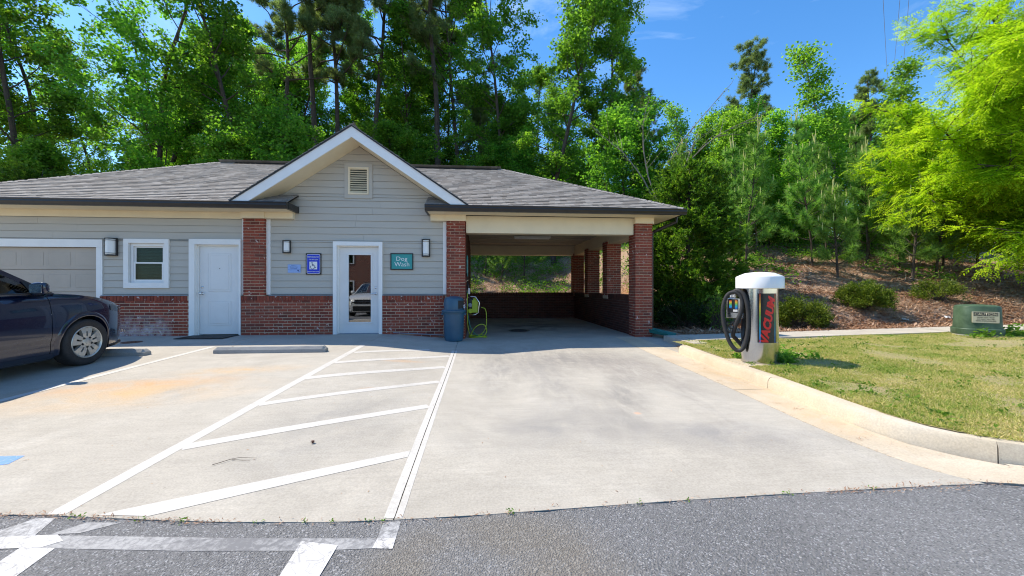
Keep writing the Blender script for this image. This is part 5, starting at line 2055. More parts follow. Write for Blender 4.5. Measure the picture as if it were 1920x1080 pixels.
for (x, y, w, rz_, lb) in [(12.75, 9.85, .16, .3, 'scrap of white paper on the mulch behind the transformer box'), (11.45, 9.8, .10, 1.2, 'small white scrap of paper on the mulch beside the middle round shrub')]:
    z_ = ground_z(x, y) + .015
    bm = bmesh.new()
    bmesh.ops.create_grid(bm, x_segments=6, y_segments=5, size=.5)
    for v_ in bm.verts:
        v_.co = Vector((v_.co.x * w * 1.6, v_.co.y * w, .02 + .05 * mnoise.noise(v_.co * 3 + Vector((x, 0, 0)))))
    bmesh.ops.solidify(bm, geom=bm.faces[:], thickness=.002)
    me = bpy.data.meshes.new('paper_scrap')
    bm.to_mesh(me)
    bm.free()
    me.materials.append(MAT['white'])
    o = link('paper_scrap', me, None, (x, y, z_))
    o.rotation_euler = (0.25, 0, rz_)
    tag(o, lb, 'litter')


# ------------------------------------------------------------------ cars
def make_car(paint, label, loc):
    """crossover built about its own centre: x right, y forward, z up from the ground"""
    t = thing('parked_car', loc, label, 'car')
    HWM = .915

    def prof(z):
        pts = [(.17, .86), (.22, .93), (.30, .962), (.42, .975), (.50, .992), (.70, 1.0), (.85, .992), (.97, .972), (1.05, .945), (1.12, .90)]
        for (a, b), (c_, d) in zip(pts, pts[1:]):
            if z <= c_:
                return b + (d - b) * max(0, (z - a)) / (c_ - a)
        return pts[-1][1]

    def plan(y):
        if y > 1.35:
            q = (y - 1.35) / 1.09
            return HWM * (1 - .36 * q ** 2.6)
        if y < -1.5:
            q = (-1.5 - y) / .94
            return HWM * (1 - .20 * min(1, q) ** 2.4)
        return HWM

    def hood(y):
        pts = [(-2.44, 1.00), (-2.38, 1.10), (-1.5, 1.115), (.9, 1.10), (1.10, 1.115), (1.4, 1.085), (1.7, 1.035), (1.95, .975), (2.15, .915), (2.30, .845), (2.40, .75), (2.44, .66)]
        for (a, b), (c_, d) in zip(pts, pts[1:]):
            if y <= c_:
                return b + (d - b) * (y - a) / (c_ - a)
        return pts[-1][1]

    def low(y):
        return .17 + (.05 if y > 2.1 else 0) + (.06 if y < -2.1 else 0)

    hw = lambda y, z: plan(y) * prof(z)
    ax = {'front': 1.48, 'rear': -1.41}
    DG = [(.985, -.07), (-.08, -1.02)]      # front and rear door ends
    ys = sorted(set([round(q, 3) for q in list(np.arange(-2.44, 2.441, .055))] + [.985, .977, -.07, -.08, -1.02, -1.028, 2.42, 2.30]))
    ts = [0, .05, .10, .16, .22, .28, .34, .40, .47, .54, .61, .68, .75, .82, .89, .95, 1.0]
    body, door_m, groove = MB(), {0: [MB(), MB()], 1: [MB(), MB()]}, MB()

    def pt(y, tt, s):
        zt = hood(y)
        edge = zt - .02
        z = low(y) + (edge - low(y)) * tt
        x = hw(y, z)
        # soft shoulder near the top and a crease low on the doors
        x -= .035 * max(0, (tt - .9) / .1) ** 2
        x -= .012 * math.exp(-((z - .40) / .035) ** 2) if -1.1 < y < 1.05 else 0
        if y > 2.2:
            x *= 1 - .06 * ((y - 2.2) / .24) ** 2 * abs(tt - .5) * 2
        return (s * x, y, z)

    for s in (1, -1):
        for y0, y1 in zip(ys, ys[1:]):
            for t0, t1 in zip(ts, ts[1:]):
                q = [pt(y0, t0, s), pt(y1, t0, s), pt(y1, t1, s), pt(y0, t1, s)]
                cy, cz = (y0 + y1) / 2, (q[0][2] + q[2][2]) / 2
                if any((cy - a) ** 2 + (cz - .355) ** 2 < .43 ** 2 for a in ax.values()) and cz < .80:
                    if any((cy - a) ** 2 + (cz - .355) ** 2 < .415 ** 2 for a in ax.values()):
                        continue
                tgt = body
                if cz > .285:
                    for i, (d1, d0) in enumerate(DG):
                        if d0 < cy < d1:
                            tgt = door_m[i][0 if s > 0 else 1]
                    if any(abs(cy - g) < .006 for g in (.981, -.075, -1.024)):
                        q = [(x - s * .012, y, z) for x, y, z in q]
                        tgt = groove
                tgt.add(q, [(0, 1, 2, 3)])
    # top (hood, cowl, tail) and bottom
    us = [-1, -.96, -.9, -.75, -.5, -.25, 0, .25, .5, .75, .9, .96, 1]
    for y0, y1 in zip(ys, ys[1:]):
        for u0, u1 in zip(us, us[1:]):
            def tp(y, u):
                e = pt(y, 1.0, 1)[0]
                crown = .055 if y > .9 else .02
                ridge = .012 * math.exp(-((abs(u) - .62) / .08) ** 2) if y > 1.0 else 0
                return (e * u, y, hood(y) - .02 + crown * (1 - abs(u) ** 3.0) * (1 if y < 2.3 else max(0, (2.44 - y) / .14)) + ridge)
            body.add([tp(y0, u0), tp(y0, u1), tp(y1, u1), tp(y1, u0)], [(0, 1, 2, 3)])
            bt = lambda y, u: (pt(y, 0, 1)[0] * u, y, low(y))
            if not any(abs((y0 + y1) / 2 - a) < .42 for a in ax.values()) or abs((u0 + u1) / 2) < .6:
                body.add([bt(y0, u0), bt(y1, u0), bt(y1, u1), bt(y0, u1)], [(0, 1, 2, 3)])
    # nose and tail
    for y in (2.44, -2.44):
        for t0, t1 in zip(ts, ts[1:]):
            a, b = pt(y, t0, 1), pt(y, t1, 1)
            body.add([(-a[0], y, a[2]), (a[0], y, a[2]), (b[0], y, b[2]), (-b[0], y, b[2])], [(0, 1, 2, 3)])

    def fin(mb, name, mat, parent, angle=.55, smooth=True):
        o = mb.build(name, mat, parent, False)
        bm = bmesh.new()
        bm.from_mesh(o.data)
        bmesh.ops.remove_doubles(bm, verts=bm.verts[:], dist=.0008)
        bmesh.ops.recalc_face_normals(bm, faces=bm.faces[:])
        bm.to_mesh(o.data)
        bm.free()
        if smooth:
            o.data.polygons.foreach_set('use_smooth', [True] * len(o.data.polygons))
            o.data.set_sharp_from_angle(angle=angle)
        return o

    bo = fin(body, 'body', paint, t)
    fin(groove, 'door_gap', MAT['black'], bo, smooth=False)
    # greenhouse: points on the belt line and on the roof rail
    BL_ = [(.85, 1.02, 1.095), (.872, .55, 1.10), (.88, -.075, 1.105), (.875, -1.0, 1.115), (.84, -1.75, 1.12), (.78, -2.28, 1.11)]
    RL_ = [(.655, .20, 1.615), (.675, .0, 1.645), (.69, -.45, 1.672), (.685, -1.15, 1.668), (.66, -1.70, 1.645), (.62, -2.02, 1.60)]

    def quad(mb, a, b, c_, d, th=.012, n=1):
        A, B, C_, D = map(Vector, (a, b, c_, d))
        nn = (B - A).cross(D - A).normalized() * th
        mb.add([A, B, C_, D, A + nn, B + nn, C_ + nn, D + nn], [(0, 3, 2, 1), (4, 5, 6, 7), (0, 1, 5, 4), (1, 2, 6, 5), (2, 3, 7, 6), (3, 0, 4, 7)])

    mir = lambda q, s: (q[0] * s, q[1], q[2])
    # roof
    m = MB()
    rows = []
    ry = [.22, .0, -.45, -.8, -1.15, -1.45, -1.70, -2.05]
    def rail(y):
        P = RL_
        for a, b in zip(P, P[1:]):
            if a[1] >= y >= b[1]:
                q = (a[1] - y) / (a[1] - b[1])
                return tuple(a[i] + (b[i] - a[i]) * q for i in range(3))
        return P[0] if y > P[0][1] else P[-1]
    for y in ry:
        r_ = rail(y)
        rows.append([(r_[0] * u, y - .02 * (1 - u * u) * (1 if y > -1 else -1) * 0, r_[2] + .055 * (1 - u * u)) for u in (-1, -.8, -.5, -.2, .2, .5, .8, 1)])
    for a, b in zip(rows, rows[1:]):
        for j in range(7):
            m.add([a[j], a[j + 1], b[j + 1], b[j]], [(0, 1, 2, 3)])
    fin(m, 'roof', paint, t)
    for s in (1, -1):
        m = MB()
        rl = [mir((q[0] - .05, q[1], q[2] + .05), s) for q in RL_[1:]]
        m.tube(rl, .016, 6)
        m.build('roof_rail', MAT['black'], t, True)
        pil = MB()
        # pillars: A, B, C, D and the rail above the glass
        def pillar(b, r_, w0, w1, th=.03):
            b, r_ = Vector(b), Vector(r_)
            d = Vector((0, 1, 0))
            n_ = Vector((s, 0, .25)).normalized()
            quad(pil, b - d * w0 / 2, b + d * w0 / 2, r_ + d * w1 / 2, r_ - d * w1 / 2, th * (1 if s > 0 else -1))
        pillar(mir((.82, 1.02, 1.08), s), mir((.665, .17, 1.615), s), .16, .09)
        pillar(mir((.885, -.075, 1.09), s), mir((.697, -.30, 1.655), s), .12, .09)
        pillar(mir((.878, -1.06, 1.10), s), mir((.69, -1.10, 1.66), s), .12, .10)
        pillar(mir((.82, -1.98, 1.10), s), mir((.65, -1.80, 1.63), s), .42, .30)
        for a, b in zip(RL_, RL_[1:]):
            quad(pil, mir((a[0] + .012, a[1], a[2] - .05), s), mir((b[0] + .012, b[1], b[2] - .05), s), mir((b[0], b[1], b[2] + .006), s), mir((a[0], a[1], a[2] + .006), s), -.02 * s)
        pil.build('pillar', paint, t)
        di = 0 if s > 0 else 1
        for i in (0, 1):
            d = fin(door_m[i][di], 'door', paint, t)
            # window of the door
            g = MB()
            if i == 0:
                quad(g, mir((.862, .90, 1.10), s), mir((.872, -.06, 1.105), s), mir((.688, -.27, 1.625), s), mir((.672, .20, 1.60), s), -.004 * s)
                tr_ = [(.882, 1.0, 1.108), (.888, -.06, 1.112)]
            else:
                quad(g, mir((.872, -.14, 1.105), s), mir((.868, -1.0, 1.112), s), mir((.686, -1.06, 1.63), s), mir((.690, -.36, 1.632), s), -.004 * s)
                tr_ = [(.888, -.09, 1.112), (.884, -1.01, 1.120)]
            g.build('window', MAT['carglass'], d)
            MB().tube([mir(q, s) for q in tr_], .011, 6).build('belt_trim', MAT['black'], d)
            hy = .12 if i == 0 else -.86
            m = MB().tube([(s * .905, hy + .10, .93), (s * .945, hy + .085, .935), (s * .948, hy - .085, .94), (s * .905, hy - .10, .94)], .012, 8)
            m.build('handle', paint, d, True)
        # black sail at the mirror, then the mirror
        m = MB()
        quad(m, mir((.868, 1.00, 1.10), s), mir((.874, .78, 1.10), s), mir((.80, .72, 1.27), s), mir((.80, .76, 1.27), s), -.008 * s)
        m.build('mirror_sail', MAT['black'], t)
        mr = MB()
        bm = bmesh.new()
        bmesh.ops.create_uvsphere(bm, u_segments=16, v_segments=10, radius=.5)
        for v_ in bm.verts:
            x, y, z = v_.co
            x = math.copysign(abs(x * 2) ** .6 / 2, x)
            z = math.copysign(abs(z * 2) ** .65 / 2, z)
            if y < 0:
                y *= .25
            v_.co = Vector((s * (1.005 + x * .20), .72 + y * .19, 1.175 + z * .165 + x * .02))
        bm.verts.index_update()
        mr.add([v_.co[:] for v_ in bm.verts], [[v_.index for v_ in f.verts] for f in bm.faces])
        bm.free()
        mo = mr.build('mirror', paint, t, True)
        MB().tube([(s * .86, .78, 1.10), (s * .93, .74, 1.125)], .022, 8).build('mirror_arm', MAT['black'], mo)
        MB().prism(rrect(s * 1.005 - .075, s * 1.005 + .075, 1.115, 1.235, .02), .69, .6965, 'y').build('mirror_glass', MAT['chrome'], mo)
        # headlight wraps round the corner
        m = MB()
        hz0, hz1 = .74, .86
        pts = []
        for y in (1.93, 2.03, 2.13, 2.22, 2.30, 2.36):
            q = (y - 1.93) / .43
            pts.append(((s * (hw(y, hz0) + .004), y, hz0 + .05 * (1 - q)), (s * (hw(y, .82) + .008), y, .83 + .02 * (1 - q)), (s * (hw(y, .86) - .008), y, min(hood(y) - .035, hz1 + .03 * (1 - q)))))
        for a, b in zip(pts, pts[1:]):
            m.add([a[0], b[0], b[1], a[1], a[2], b[2]], [(0, 1, 2, 3), (3, 2, 5, 4)])
        hl = fin(m, 'headlight', MAT['lens'], t)
        m = MB()
        for a, b in zip(pts, pts[1:]):
            A = [(x * .985, y - .006, z) for x, y, z in (a[0], b[0], b[1], a[1], a[2], b[2])]
            m.add(A, [(0, 1, 2, 3), (3, 2, 5, 4)])
        m.build('reflector', MAT['flash'], hl)
        # amber marker lamp, fog lamp and front lip
        m = MB().bbox(min(s * .60, s * .66), max(s * .60, s * .66), 2.40, 2.452, .36, .42, .01)
        m.build('fog_lamp', MAT['lens'], t)
        # tail lamp
        m = MB().bbox(min(s * .60, s * .79), max(s * .60, s * .79), -2.46, -2.20, .86, 1.06, .03)
        m.build('tail_lamp', MAT['redtext'], t, True)
        # wheel arch flare and dark wheel well
        for a_n, cy in ax.items():
            vs, fs = [], []
            ang = [R(q) for q in range(-22, 203, 5)]
            for a in ang:
                for (r_, dx) in ((.385, -.10), (.388, .010), (.400, .017), (.430, .015), (.462, -.006)):
                    y, z = cy + r_ * math.cos(a), .355 + r_ * math.sin(a)
                    z = max(z, low(y) + .0)
                    vs.append((s * (hw(y, z) + dx), y, z))
            for i in range(len(ang) - 1):
                for j in range(4):
                    fs.append((i * 5 + j, i * 5 + j + 1, i * 5 + 6 + j, i * 5 + 5 + j))
            fin(MB().add(vs, fs), 'wheel_arch', paint, t, .7)
            vs, fs = [], []
            for a in ang:
                for xx in (.42, .86):
                    vs.append((s * xx, cy + .405 * math.cos(a), max(.18, .355 + .405 * math.sin(a))))
            for i in range(len(ang) - 1):
                fs.append((2 * i, 2 * i + 1, 2 * i + 3, 2 * i + 2))
            n_ = len(vs)
            vs.append((s * .42, cy, .30))
            fs += [(2 * i, 2 * i + 2, n_) for i in range(len(ang) - 1)]
            MB().add(vs, fs).build('wheel_well', MAT['black'], t)
            # wheel
            wx = s * .80
            wp = thing('wheel', (wx, cy, .348), None, None)
            wp.parent = t
            sgn = s
            tp_ = [(.225, -.095), (.262, -.108), (.300, -.114), (.326, -.108), (.343, -.090), (.348, -.06), (.348, .06), (.343, .090), (.326, .108), (.300, .114), (.262, .108), (.225, .095)]
            MB().lathe([(r_, sgn * q) for r_, q in tp_], 56, axis='x').build('tyre', MAT['rubber'], wp, True, angle=.8)
            MB().lathe([(.238, sgn * .100), (.232, sgn * .108), (.222, sgn * .104), (.214, sgn * .085), (.205, sgn * .055)], 56, axis='x').build('rim', MAT['rim'], wp, True, angle=.8)
            MB().lathe([(.0, sgn * .04), (.222, sgn * .04), (.222, -sgn * .09), (0, -sgn * .09)], 32, axis='x').build('brake_backing', MAT['black'], wp)
            m = MB()
            slot = MB()
            for q in range(5):
                a = 2 * math.pi * q / 5 + math.pi / 2
                rd = Vector((0, math.cos(a), math.sin(a)))
                tg = Vector((0, -math.sin(a), math.cos(a)))
                X = Vector((sgn, 0, 0))
                for (e0, e1, f0, f1) in ((-.075, -.016, -.092, -.016), (.016, .075, .016, .092)):
                    # a pair of blades; the slot between them stays open
                    fr_ = [rd * .055 + tg * e0 * .62 + X * .098, rd * .055 + tg * e1 * .62 + X * .098, rd * .215 + tg * f1 + X * .094, rd * .215 + tg * f0 + X * .094]
                    mid = [(fr_[0] + fr_[3]) / 2 + X * .008, (fr_[1] + fr_[2]) / 2 + X * .008]
                    bk = [v_ - X * .04 for v_ in fr_]
                    m.add(fr_ + bk + mid, [(0, 1, 9, 8), (8, 9, 2, 3), (0, 4, 5, 1), (2, 6, 7, 3), (1, 5, 6, 2, 9), (3, 7, 4, 0, 8)])
                # bridges at both ends of the slot
                br = [rd * .16 - tg * .0165, rd * .16 + tg * .0165, rd * .215 + tg * .0165, rd * .215 - tg * .0165]
                m.add([v_ + X * .0975 for v_ in br] + [v_ + X * .06 for v_ in br], [(0, 1, 2, 3), (0, 3, 7, 4), (1, 0, 4, 5), (2, 1, 5, 6)])
                br = [rd * .05 - tg * .0165, rd * .05 + tg * .0165, rd * .088 + tg * .0165, rd * .088 - tg * .0165]
                m.add([v_ + X * .0985 for v_ in br] + [v_ + X * .06 for v_ in br], [(0, 1, 2, 3), (3, 2, 6, 7)])
            m.build('wheel_cover', MAT['rim'], wp)
            MB().lathe([(.066, sgn * .060), (.066, sgn * .098), (.055, sgn * .104), (.030, sgn * .106), (.028, sgn * .110), (0, sgn * .111)], 24, axis='x').build('hub_cap', MAT['rim'], wp, True, angle=.6)
            for q in range(5):
                a = 2 * math.pi * q / 5 + math.pi / 2 + math.pi / 5
                MB().lathe([(.019, sgn * .085), (.019, sgn * .0995), (.012, sgn * .1005), (.010, sgn * .112), (0, sgn * .113)], 10, (0, .073 * math.cos(a), .073 * math.sin(a)), 'x').build('lug_nut', MAT['black'], wp)
        # rocker moulding
        m = MB()
        m.add([(s * (hw(0, .17) - .03), y, z) for y, z in ((1.03, .165), (-.96, .165))] + [(s * (hw(0, .27) + .004), y, z) for y, z in ((-.96, .262), (1.03, .262))] +
              [(s * (hw(0, .20) + .006), y, z) for y, z in ((1.03, .20), (-.96, .20))], [(0, 1, 5, 4), (4, 5, 2, 3)])
        m.build('rocker_panel', paint, t)
    # windscreen and rear window
    m = MB()
    n_ = 10
    for i in range(n_):
        q = []
        for u in (-1 + 2 * i / n_, -1 + 2 * (i + 1) / n_):
            q.append(((.80 * u, 1.10 + .16 * (1 - u * u), 1.085 + .03 * (1 - u * u)), (.655 * u, .22 + .07 * (1 - u * u), 1.612 + .055 * (1 - u * u))))
        m.add([q[0][0], q[1][0], q[1][1], q[0][1]], [(0, 1, 2, 3)])
    fin(m, 'windscreen', MAT['carglass'], t)
    m = MB()
    for i in range(n_):
        q = []
        for u in (-1 + 2 * i / n_, -1 + 2 * (i + 1) / n_):
            q.append(((.74 * u, -2.36, 1.10), (.61 * u, -2.04 - .02 * (1 - u * u), 1.60 + .055 * (1 - u * u))))
        m.add([q[0][0], q[1][0], q[1][1], q[0][1]], [(0, 1, 2, 3)])
    fin(m, 'rear_window', MAT['carglass'], t)
    # wipers and cowl
    m = MB().tube([(-.55, 1.26, 1.135), (.05, 1.20, 1.165)], .009, 6).tube([(.0, 1.28, 1.14), (.62, 1.13, 1.145)], .009, 6)
    m.build('wiper', MAT['black'], t)
    # grille, plate, lower intake and lip
    m = MB().bbox(-.42, .42, 2.425, 2.452, .60, .80, .01)
    gr = m.build('grille', MAT['black'], t)
    MB().bbox(-.43, .43, 2.445, 2.458, .69, .715, .004).bbox(-.015, .015, 2.445, 2.4585, .59, .81, .004).build('grille_bar', MAT['chrome'], gr)
    MB().bbox(-.50, .50, 2.42, 2.449, .26, .50, .02).build('lower_intake', MAT['black'], t)
    m = MB()
    lipp = [(s_ * plan(y) * .90, y + .02, .215) for s_, y in [(-1, 2.02), (-1, 2.2), (-1, 2.36), (-1, 2.44), (1, 2.44), (1, 2.36), (1, 2.2), (1, 2.02)]]
    m.tube(lipp, .028, 8)
    m.build('front_lip', MAT['black'], t, True)
    # inside: floor, dash, wheel, seats
    MB().box(-.80, .80, -2.3, 1.0, .30, .34).build('cabin_floor', MAT['black'], t)
    MB().bbox(-.78, .78, .62, 1.12, .78, 1.085, .05).build('dashboard', MAT['black'], t)
    m = MB().tube([(-.38 + .185 * math.cos(a), .52 - .06 * math.sin(a), .98 + .175 * math.sin(a)) for a in [2 * math.pi * i / 24 for i in range(25)]], .014, 7, False)
    m.tube([(-.38, .56, .98), (-.38, .72, .92)], .03, 8)
    m.tube([(-.56, .52, .98), (-.20, .52, .98)], .012, 6)
    m.build('steering_wheel', MAT['black'], t, True)
    for sx, sy in ((-.38, -.25), (.38, -.25), (-.38, -1.15), (.38, -1.15)):
        m = MB().bbox(sx - .25, sx + .25, sy - .22, sy + .30, .42, .60, .06).bbox(sx - .24, sx + .24, sy - .36, sy - .20, .56, 1.17, .07).bbox(sx - .13, sx + .13, sy - .36, sy - .26, 1.20, 1.40, .04)
        m.build('seat', MAT['dark'], t, True, angle=.7)
    return t


car = make_car(MAT['car'], 'dark blue crossover parked nose in at the garage end', (-6.775, 5.05, 0))
car.location.z = lot_z(-6.775, 5.05) - .002
car.rotation_euler = (math.atan(0.0285), 0, R(0.0))
# the white car and the brick block that the glazed door reflects
car2 = make_car(MAT['carwhite'], 'white car mirrored in the pane of the glazed door', (-5.4, -2.3, 0))
car2.location.z = lot_z(-5.4, -2.3) - .004
car2.rotation_euler = (math.atan(0.0285), 0, 0)
fb = thing('brick_apartment_block', (-8, -17, -0.8), 'brick apartment block mirrored in the pane of the glazed door', 'building')
MB().box(-9, 5, -6, 0, 0, 6.8).build('wall', MAT['brick_far'], fb)
MB().prism([(-9.5, 6.8), (5.5, 6.8), (3.5, 8.8), (-7.5, 8.8)], -6.5, .5, 'y').build('roof', MAT['shingle'], fb)
for wx in (-7, -3.6, -.4, 2.6):
    for wz in (1.0, 4.1):
        w_ = MB().box(wx - .62, wx + .62, .001, .05, wz - .08, wz + 1.55).build('window', MAT['trim'], fb)
        MB().box(wx - .5, wx + .5, .0505, .06, wz, wz + 1.45).build('pane', MAT['glass'], w_)


# ------------------------------------------------------------------ vegetation
def unit(v):
    return v / np.maximum(1e-9, np.linalg.norm(v, axis=-1, keepdims=True))


def leaf_quads(P, L, W, rng, up=0.35, droop=0.0, D=None, N=None):
    """diamond leaves: base points P, length L, width W; returns verts and quads"""
    n = len(P)
    if D is None:
        D = rng.normal(size=(n, 3))
        D[:, 2] = D[:, 2] * .6 - droop
        D = unit(D)
    if N is None:
        N = rng.normal(size=(n, 3))
        N[:, 2] += up * 3
    S = unit(np.cross(D, N))
    K = unit(np.cross(S, D))
    L = np.broadcast_to(np.asarray(L, float), (n,))[:, None]
    W = np.broadcast_to(np.asarray(W, float), (n,))[:, None]
    v0 = P
    v1 = P + D * L * .5 + S * W * .5 + K * W * .16
    v2 = P + D * L
    v3 = P + D * L * .5 - S * W * .5 + K * W * .16
    V = np.stack([v0, v1, v2, v3], 1).reshape(-1, 3)
    F = np.arange(n * 4).reshape(n, 4)
    return V, F


def tri_blades(P, D, L, W, rng):
    """thin triangles from P along D"""
    n = len(P)
    S = unit(np.cross(D, rng.normal(size=(n, 3))))
    L = np.broadcast_to(np.asarray(L, float), (n,))[:, None]
    W = np.broadcast_to(np.asarray(W, float), (n,))[:, None]
    V = np.stack([P - S * W / 2, P + S * W / 2, P + D * L], 1).reshape(-1, 3)
    return V, np.arange(n * 3).reshape(n, 3)


class Wood:
    """branches as tubes, with the points along them kept for the foliage"""
    def __init__(self, seed):
        self.rng = np.random.default_rng(seed)
        self.mb = MB()

    def limb(self, p, d, length, r0, r1, seg=6, wob=.12, lift=0.0, n=5):
        pts = [np.array(p, float)]
        d = np.array(d, float)
        st = length / seg
        for i in range(seg):
            d = unit(d + self.rng.normal(size=3) * wob + np.array([0, 0, lift / seg]))
            pts.append(pts[-1] + d * st)
        self.mb.tube([tuple(q) for q in pts], [r0 + (r1 - r0) * i / seg for i in range(seg + 1)], n, cap=False)
        return pts


def at(pts, t):
    x = t * (len(pts) - 1)
    i = min(int(x), len(pts) - 2)
    return pts[i] + (pts[i + 1] - pts[i]) * (x - i), unit(pts[i + 1] - pts[i])


def broadleaf(seed, H, base, Rm, nl, leaf=.15, shape='oval', lean=0.0, limbs=34, per=30, trunk_r=.17):
    w = Wood(seed)
    rng = w.rng
    tr = w.limb((0, 0, -.3), (lean, lean * .3, 1), H * .97, trunk_r, .02, 14, .05, .25, 7)
    cl = []
    for i in range(limbs):
        t = base / H + (1 - base / H) * ((i + rng.random()) / limbs) ** .92
        p, _ = at(tr, min(.985, t))
        q = (t - base / H) / (1 - base / H)
        prof = {'oval': math.sin(math.pi * min(1, .18 + .80 * q)) ** .75, 'cone': 1.08 * (1 - q) ** .75 + .08, 'col': (math.sin(math.pi * (.12 + .82 * q))) ** .5}[shape]
        L = Rm * prof * rng.uniform(.65, 1.15)
        a = i * 2.4 + rng.normal() * .5
        el = rng.uniform(.25, .75) + .5 * q
        d = (math.cos(a) * math.cos(el), math.sin(a) * math.cos(el), math.sin(el))
        lb = w.limb(p, d, max(.5, L), max(.014, trunk_r * .33 * (1 - q * .7)), .008, 6, .16, .25, 4)
        for j in range(int(3 + L * 1.6)):
            tt = rng.uniform(.25, 1.0)
            sp, sd = at(lb, tt)
            d2 = unit(sd + rng.normal(size=3) * .75 + np.array([0, 0, .15]))
            sub = w.limb(sp, d2, L * rng.uniform(.18, .42) + .2, .010, .004, 3, .22, .1, 3)
            for tq in (.45, .75, 1.0):
                c_, _ = at(sub, tq)
                cl.append(c_)
        cl.append(lb[-1])
    cl = np.array(cl)
    pick = rng.integers(0, len(cl), nl)
    P = cl[pick] + rng.normal(size=(nl, 3)) * np.array([.20, .20, .12])
    sz = rng.uniform(.7, 1.25, nl)
    V, F = leaf_quads(P, leaf * sz, leaf * .82 * sz, rng, .4, .25)
    return w.mb, V, F


def pine(seed, H, base, Rm, ntuft, needle=.24, trunk_r=.19, limbs=30, lean=0.0, per=11, dead=6):
    w = Wood(seed)
    rng = w.rng
    tr = w.limb((0, 0, -.3), (lean, 0, 1), H * .98, trunk_r, .03, 16, .035, .2, 8)
    tufts, dirs = [], []
    for i in range(limbs):
        q = (i + rng.random()) / limbs
        t = (base + (H - base) * q) / H
        p, _ = at(tr, min(.99, t))
        L = Rm * (1.05 - .78 * q) * rng.uniform(.55, 1.15)
        a = i * 2.4 + rng.normal() * .6
        el = rng.uniform(-.15, .35) + .7 * q
        d = (math.cos(a) * math.cos(el), math.sin(a) * math.cos(el), math.sin(el))
        lb = w.limb(p, d, L, max(.016, trunk_r * .30 * (1 - q * .6)), .010, 7, .15, .35, 5)
        for j in range(int(5 + L * 2.6)):
            tt = rng.uniform(.38, 1.0)
            sp, sd = at(lb, tt)
            d2 = unit(sd * .7 + rng.normal(size=3) * .7 + np.array([0, 0, .30]))
            sub = w.limb(sp, d2, rng.uniform(.3, .75), .008, .004, 3, .2, .3, 3)
            for tq in (.6, .85, 1.0):
                c_, dd = at(sub, tq)
                tufts.append(c_)
                dirs.append(dd)
    for i in range(dead):
        t = rng.uniform(base * .55, base) / H
        p, _ = at(tr, t)
        a = rng.random() * 6.28
        w.limb(p, (math.cos(a), math.sin(a), rng.uniform(-.3, .2)), rng.uniform(.7, 2.2), .022, .006, 5, .18, 0, 4)
    tufts, dirs = np.array(tufts), np.array(dirs)
    pick = rng.integers(0, len(tufts), ntuft)
    C_ = tufts[pick] + rng.normal(size=(ntuft, 3)) * .10
    D0 = dirs[pick]
    P = np.repeat(C_, per, 0)
    D = unit(np.repeat(D0, per, 0) * .55 + unit(rng.normal(size=(ntuft * per, 3))) * 1.0 + np.array([0, 0, .12]))
    V, F = tri_blades(P, D, needle * rng.uniform(.7, 1.15, len(P)), .024, rng)
    return w.mb, V, F


def young_pine(seed, H, Rm, per=26):
    w = Wood(seed)
    rng = w.rng
    tr = w.limb((0, 0, -.15), (rng.normal() * .04, rng.normal() * .04, 1), H, .045, .012, 10, .03, .1, 6)
    P, D = [], []
    cand = MB()
    z = H * .20
    while z < H * .97:
        q = z / H
        p, _ = at(tr, q)
        nb = rng.integers(4, 7)
        a0 = rng.random() * 6.28
        for b in range(nb):
            a = a0 + b * 6.283 / nb + rng.normal() * .25
            el = .15 + .75 * q + rng.normal() * .1
            L = Rm * (1.05 - .85 * q) * rng.uniform(.6, 1.15)
            lb = w.limb(p, (math.cos(a) * math.cos(el), math.sin(a) * math.cos(el), math.sin(el)), L, .014, .006, 5, .10, .45, 4)
            for tq in np.arange(.50, 1.01, .075 / max(.4, L)):
                c_, dd = at(lb, min(1, tq))
                for _ in range(per):
                    P.append(c_ + rng.normal(size=3) * .012)
                    D.append(unit(dd * .75 + unit(rng.normal(size=3))))
            if rng.random() < .85 and q > .35:
                h = rng.uniform(.12, .30)
                cand.tube([tuple(lb[-1]), tuple(lb[-1] + np.array([rng.normal() * .01, rng.normal() * .01, h]))], [.020, .008], 5)
        z += H * rng.uniform(.07, .11)
    tip = tr[-1]
    for k_ in range(4):
        cand.tube([tuple(tip), tuple(tip + np.array([rng.normal() * .06, rng.normal() * .06, rng.uniform(.25, .6)]))], [.024, .008], 5)
    for tq in np.arange(.5, 1.0, .02):
        c_, dd = at(tr, tq)
        for _ in range(per // 2):
            P.append(c_)
            D.append(unit(dd * .9 + unit(rng.normal(size=3))))
    P, D = np.array(P), np.array(D)
    V, F = tri_blades(P, D, rng.uniform(.17, .31, len(P)), .021, rng)
    return w.mb, V, F, cand


def make_tree(name, wood, V, F, leafm, barkm, extra=None, crown='crown'):
    root = bpy.data.objects.new(name, None)
    COL.objects.link(root)
    tr = wood.build('trunk', barkm, root, True)
    link(crown, mesh_np(crown, V, F, leafm), root)
    if extra:
        extra[0].build(extra[1], extra[2], root, kind='stuff')
    return root


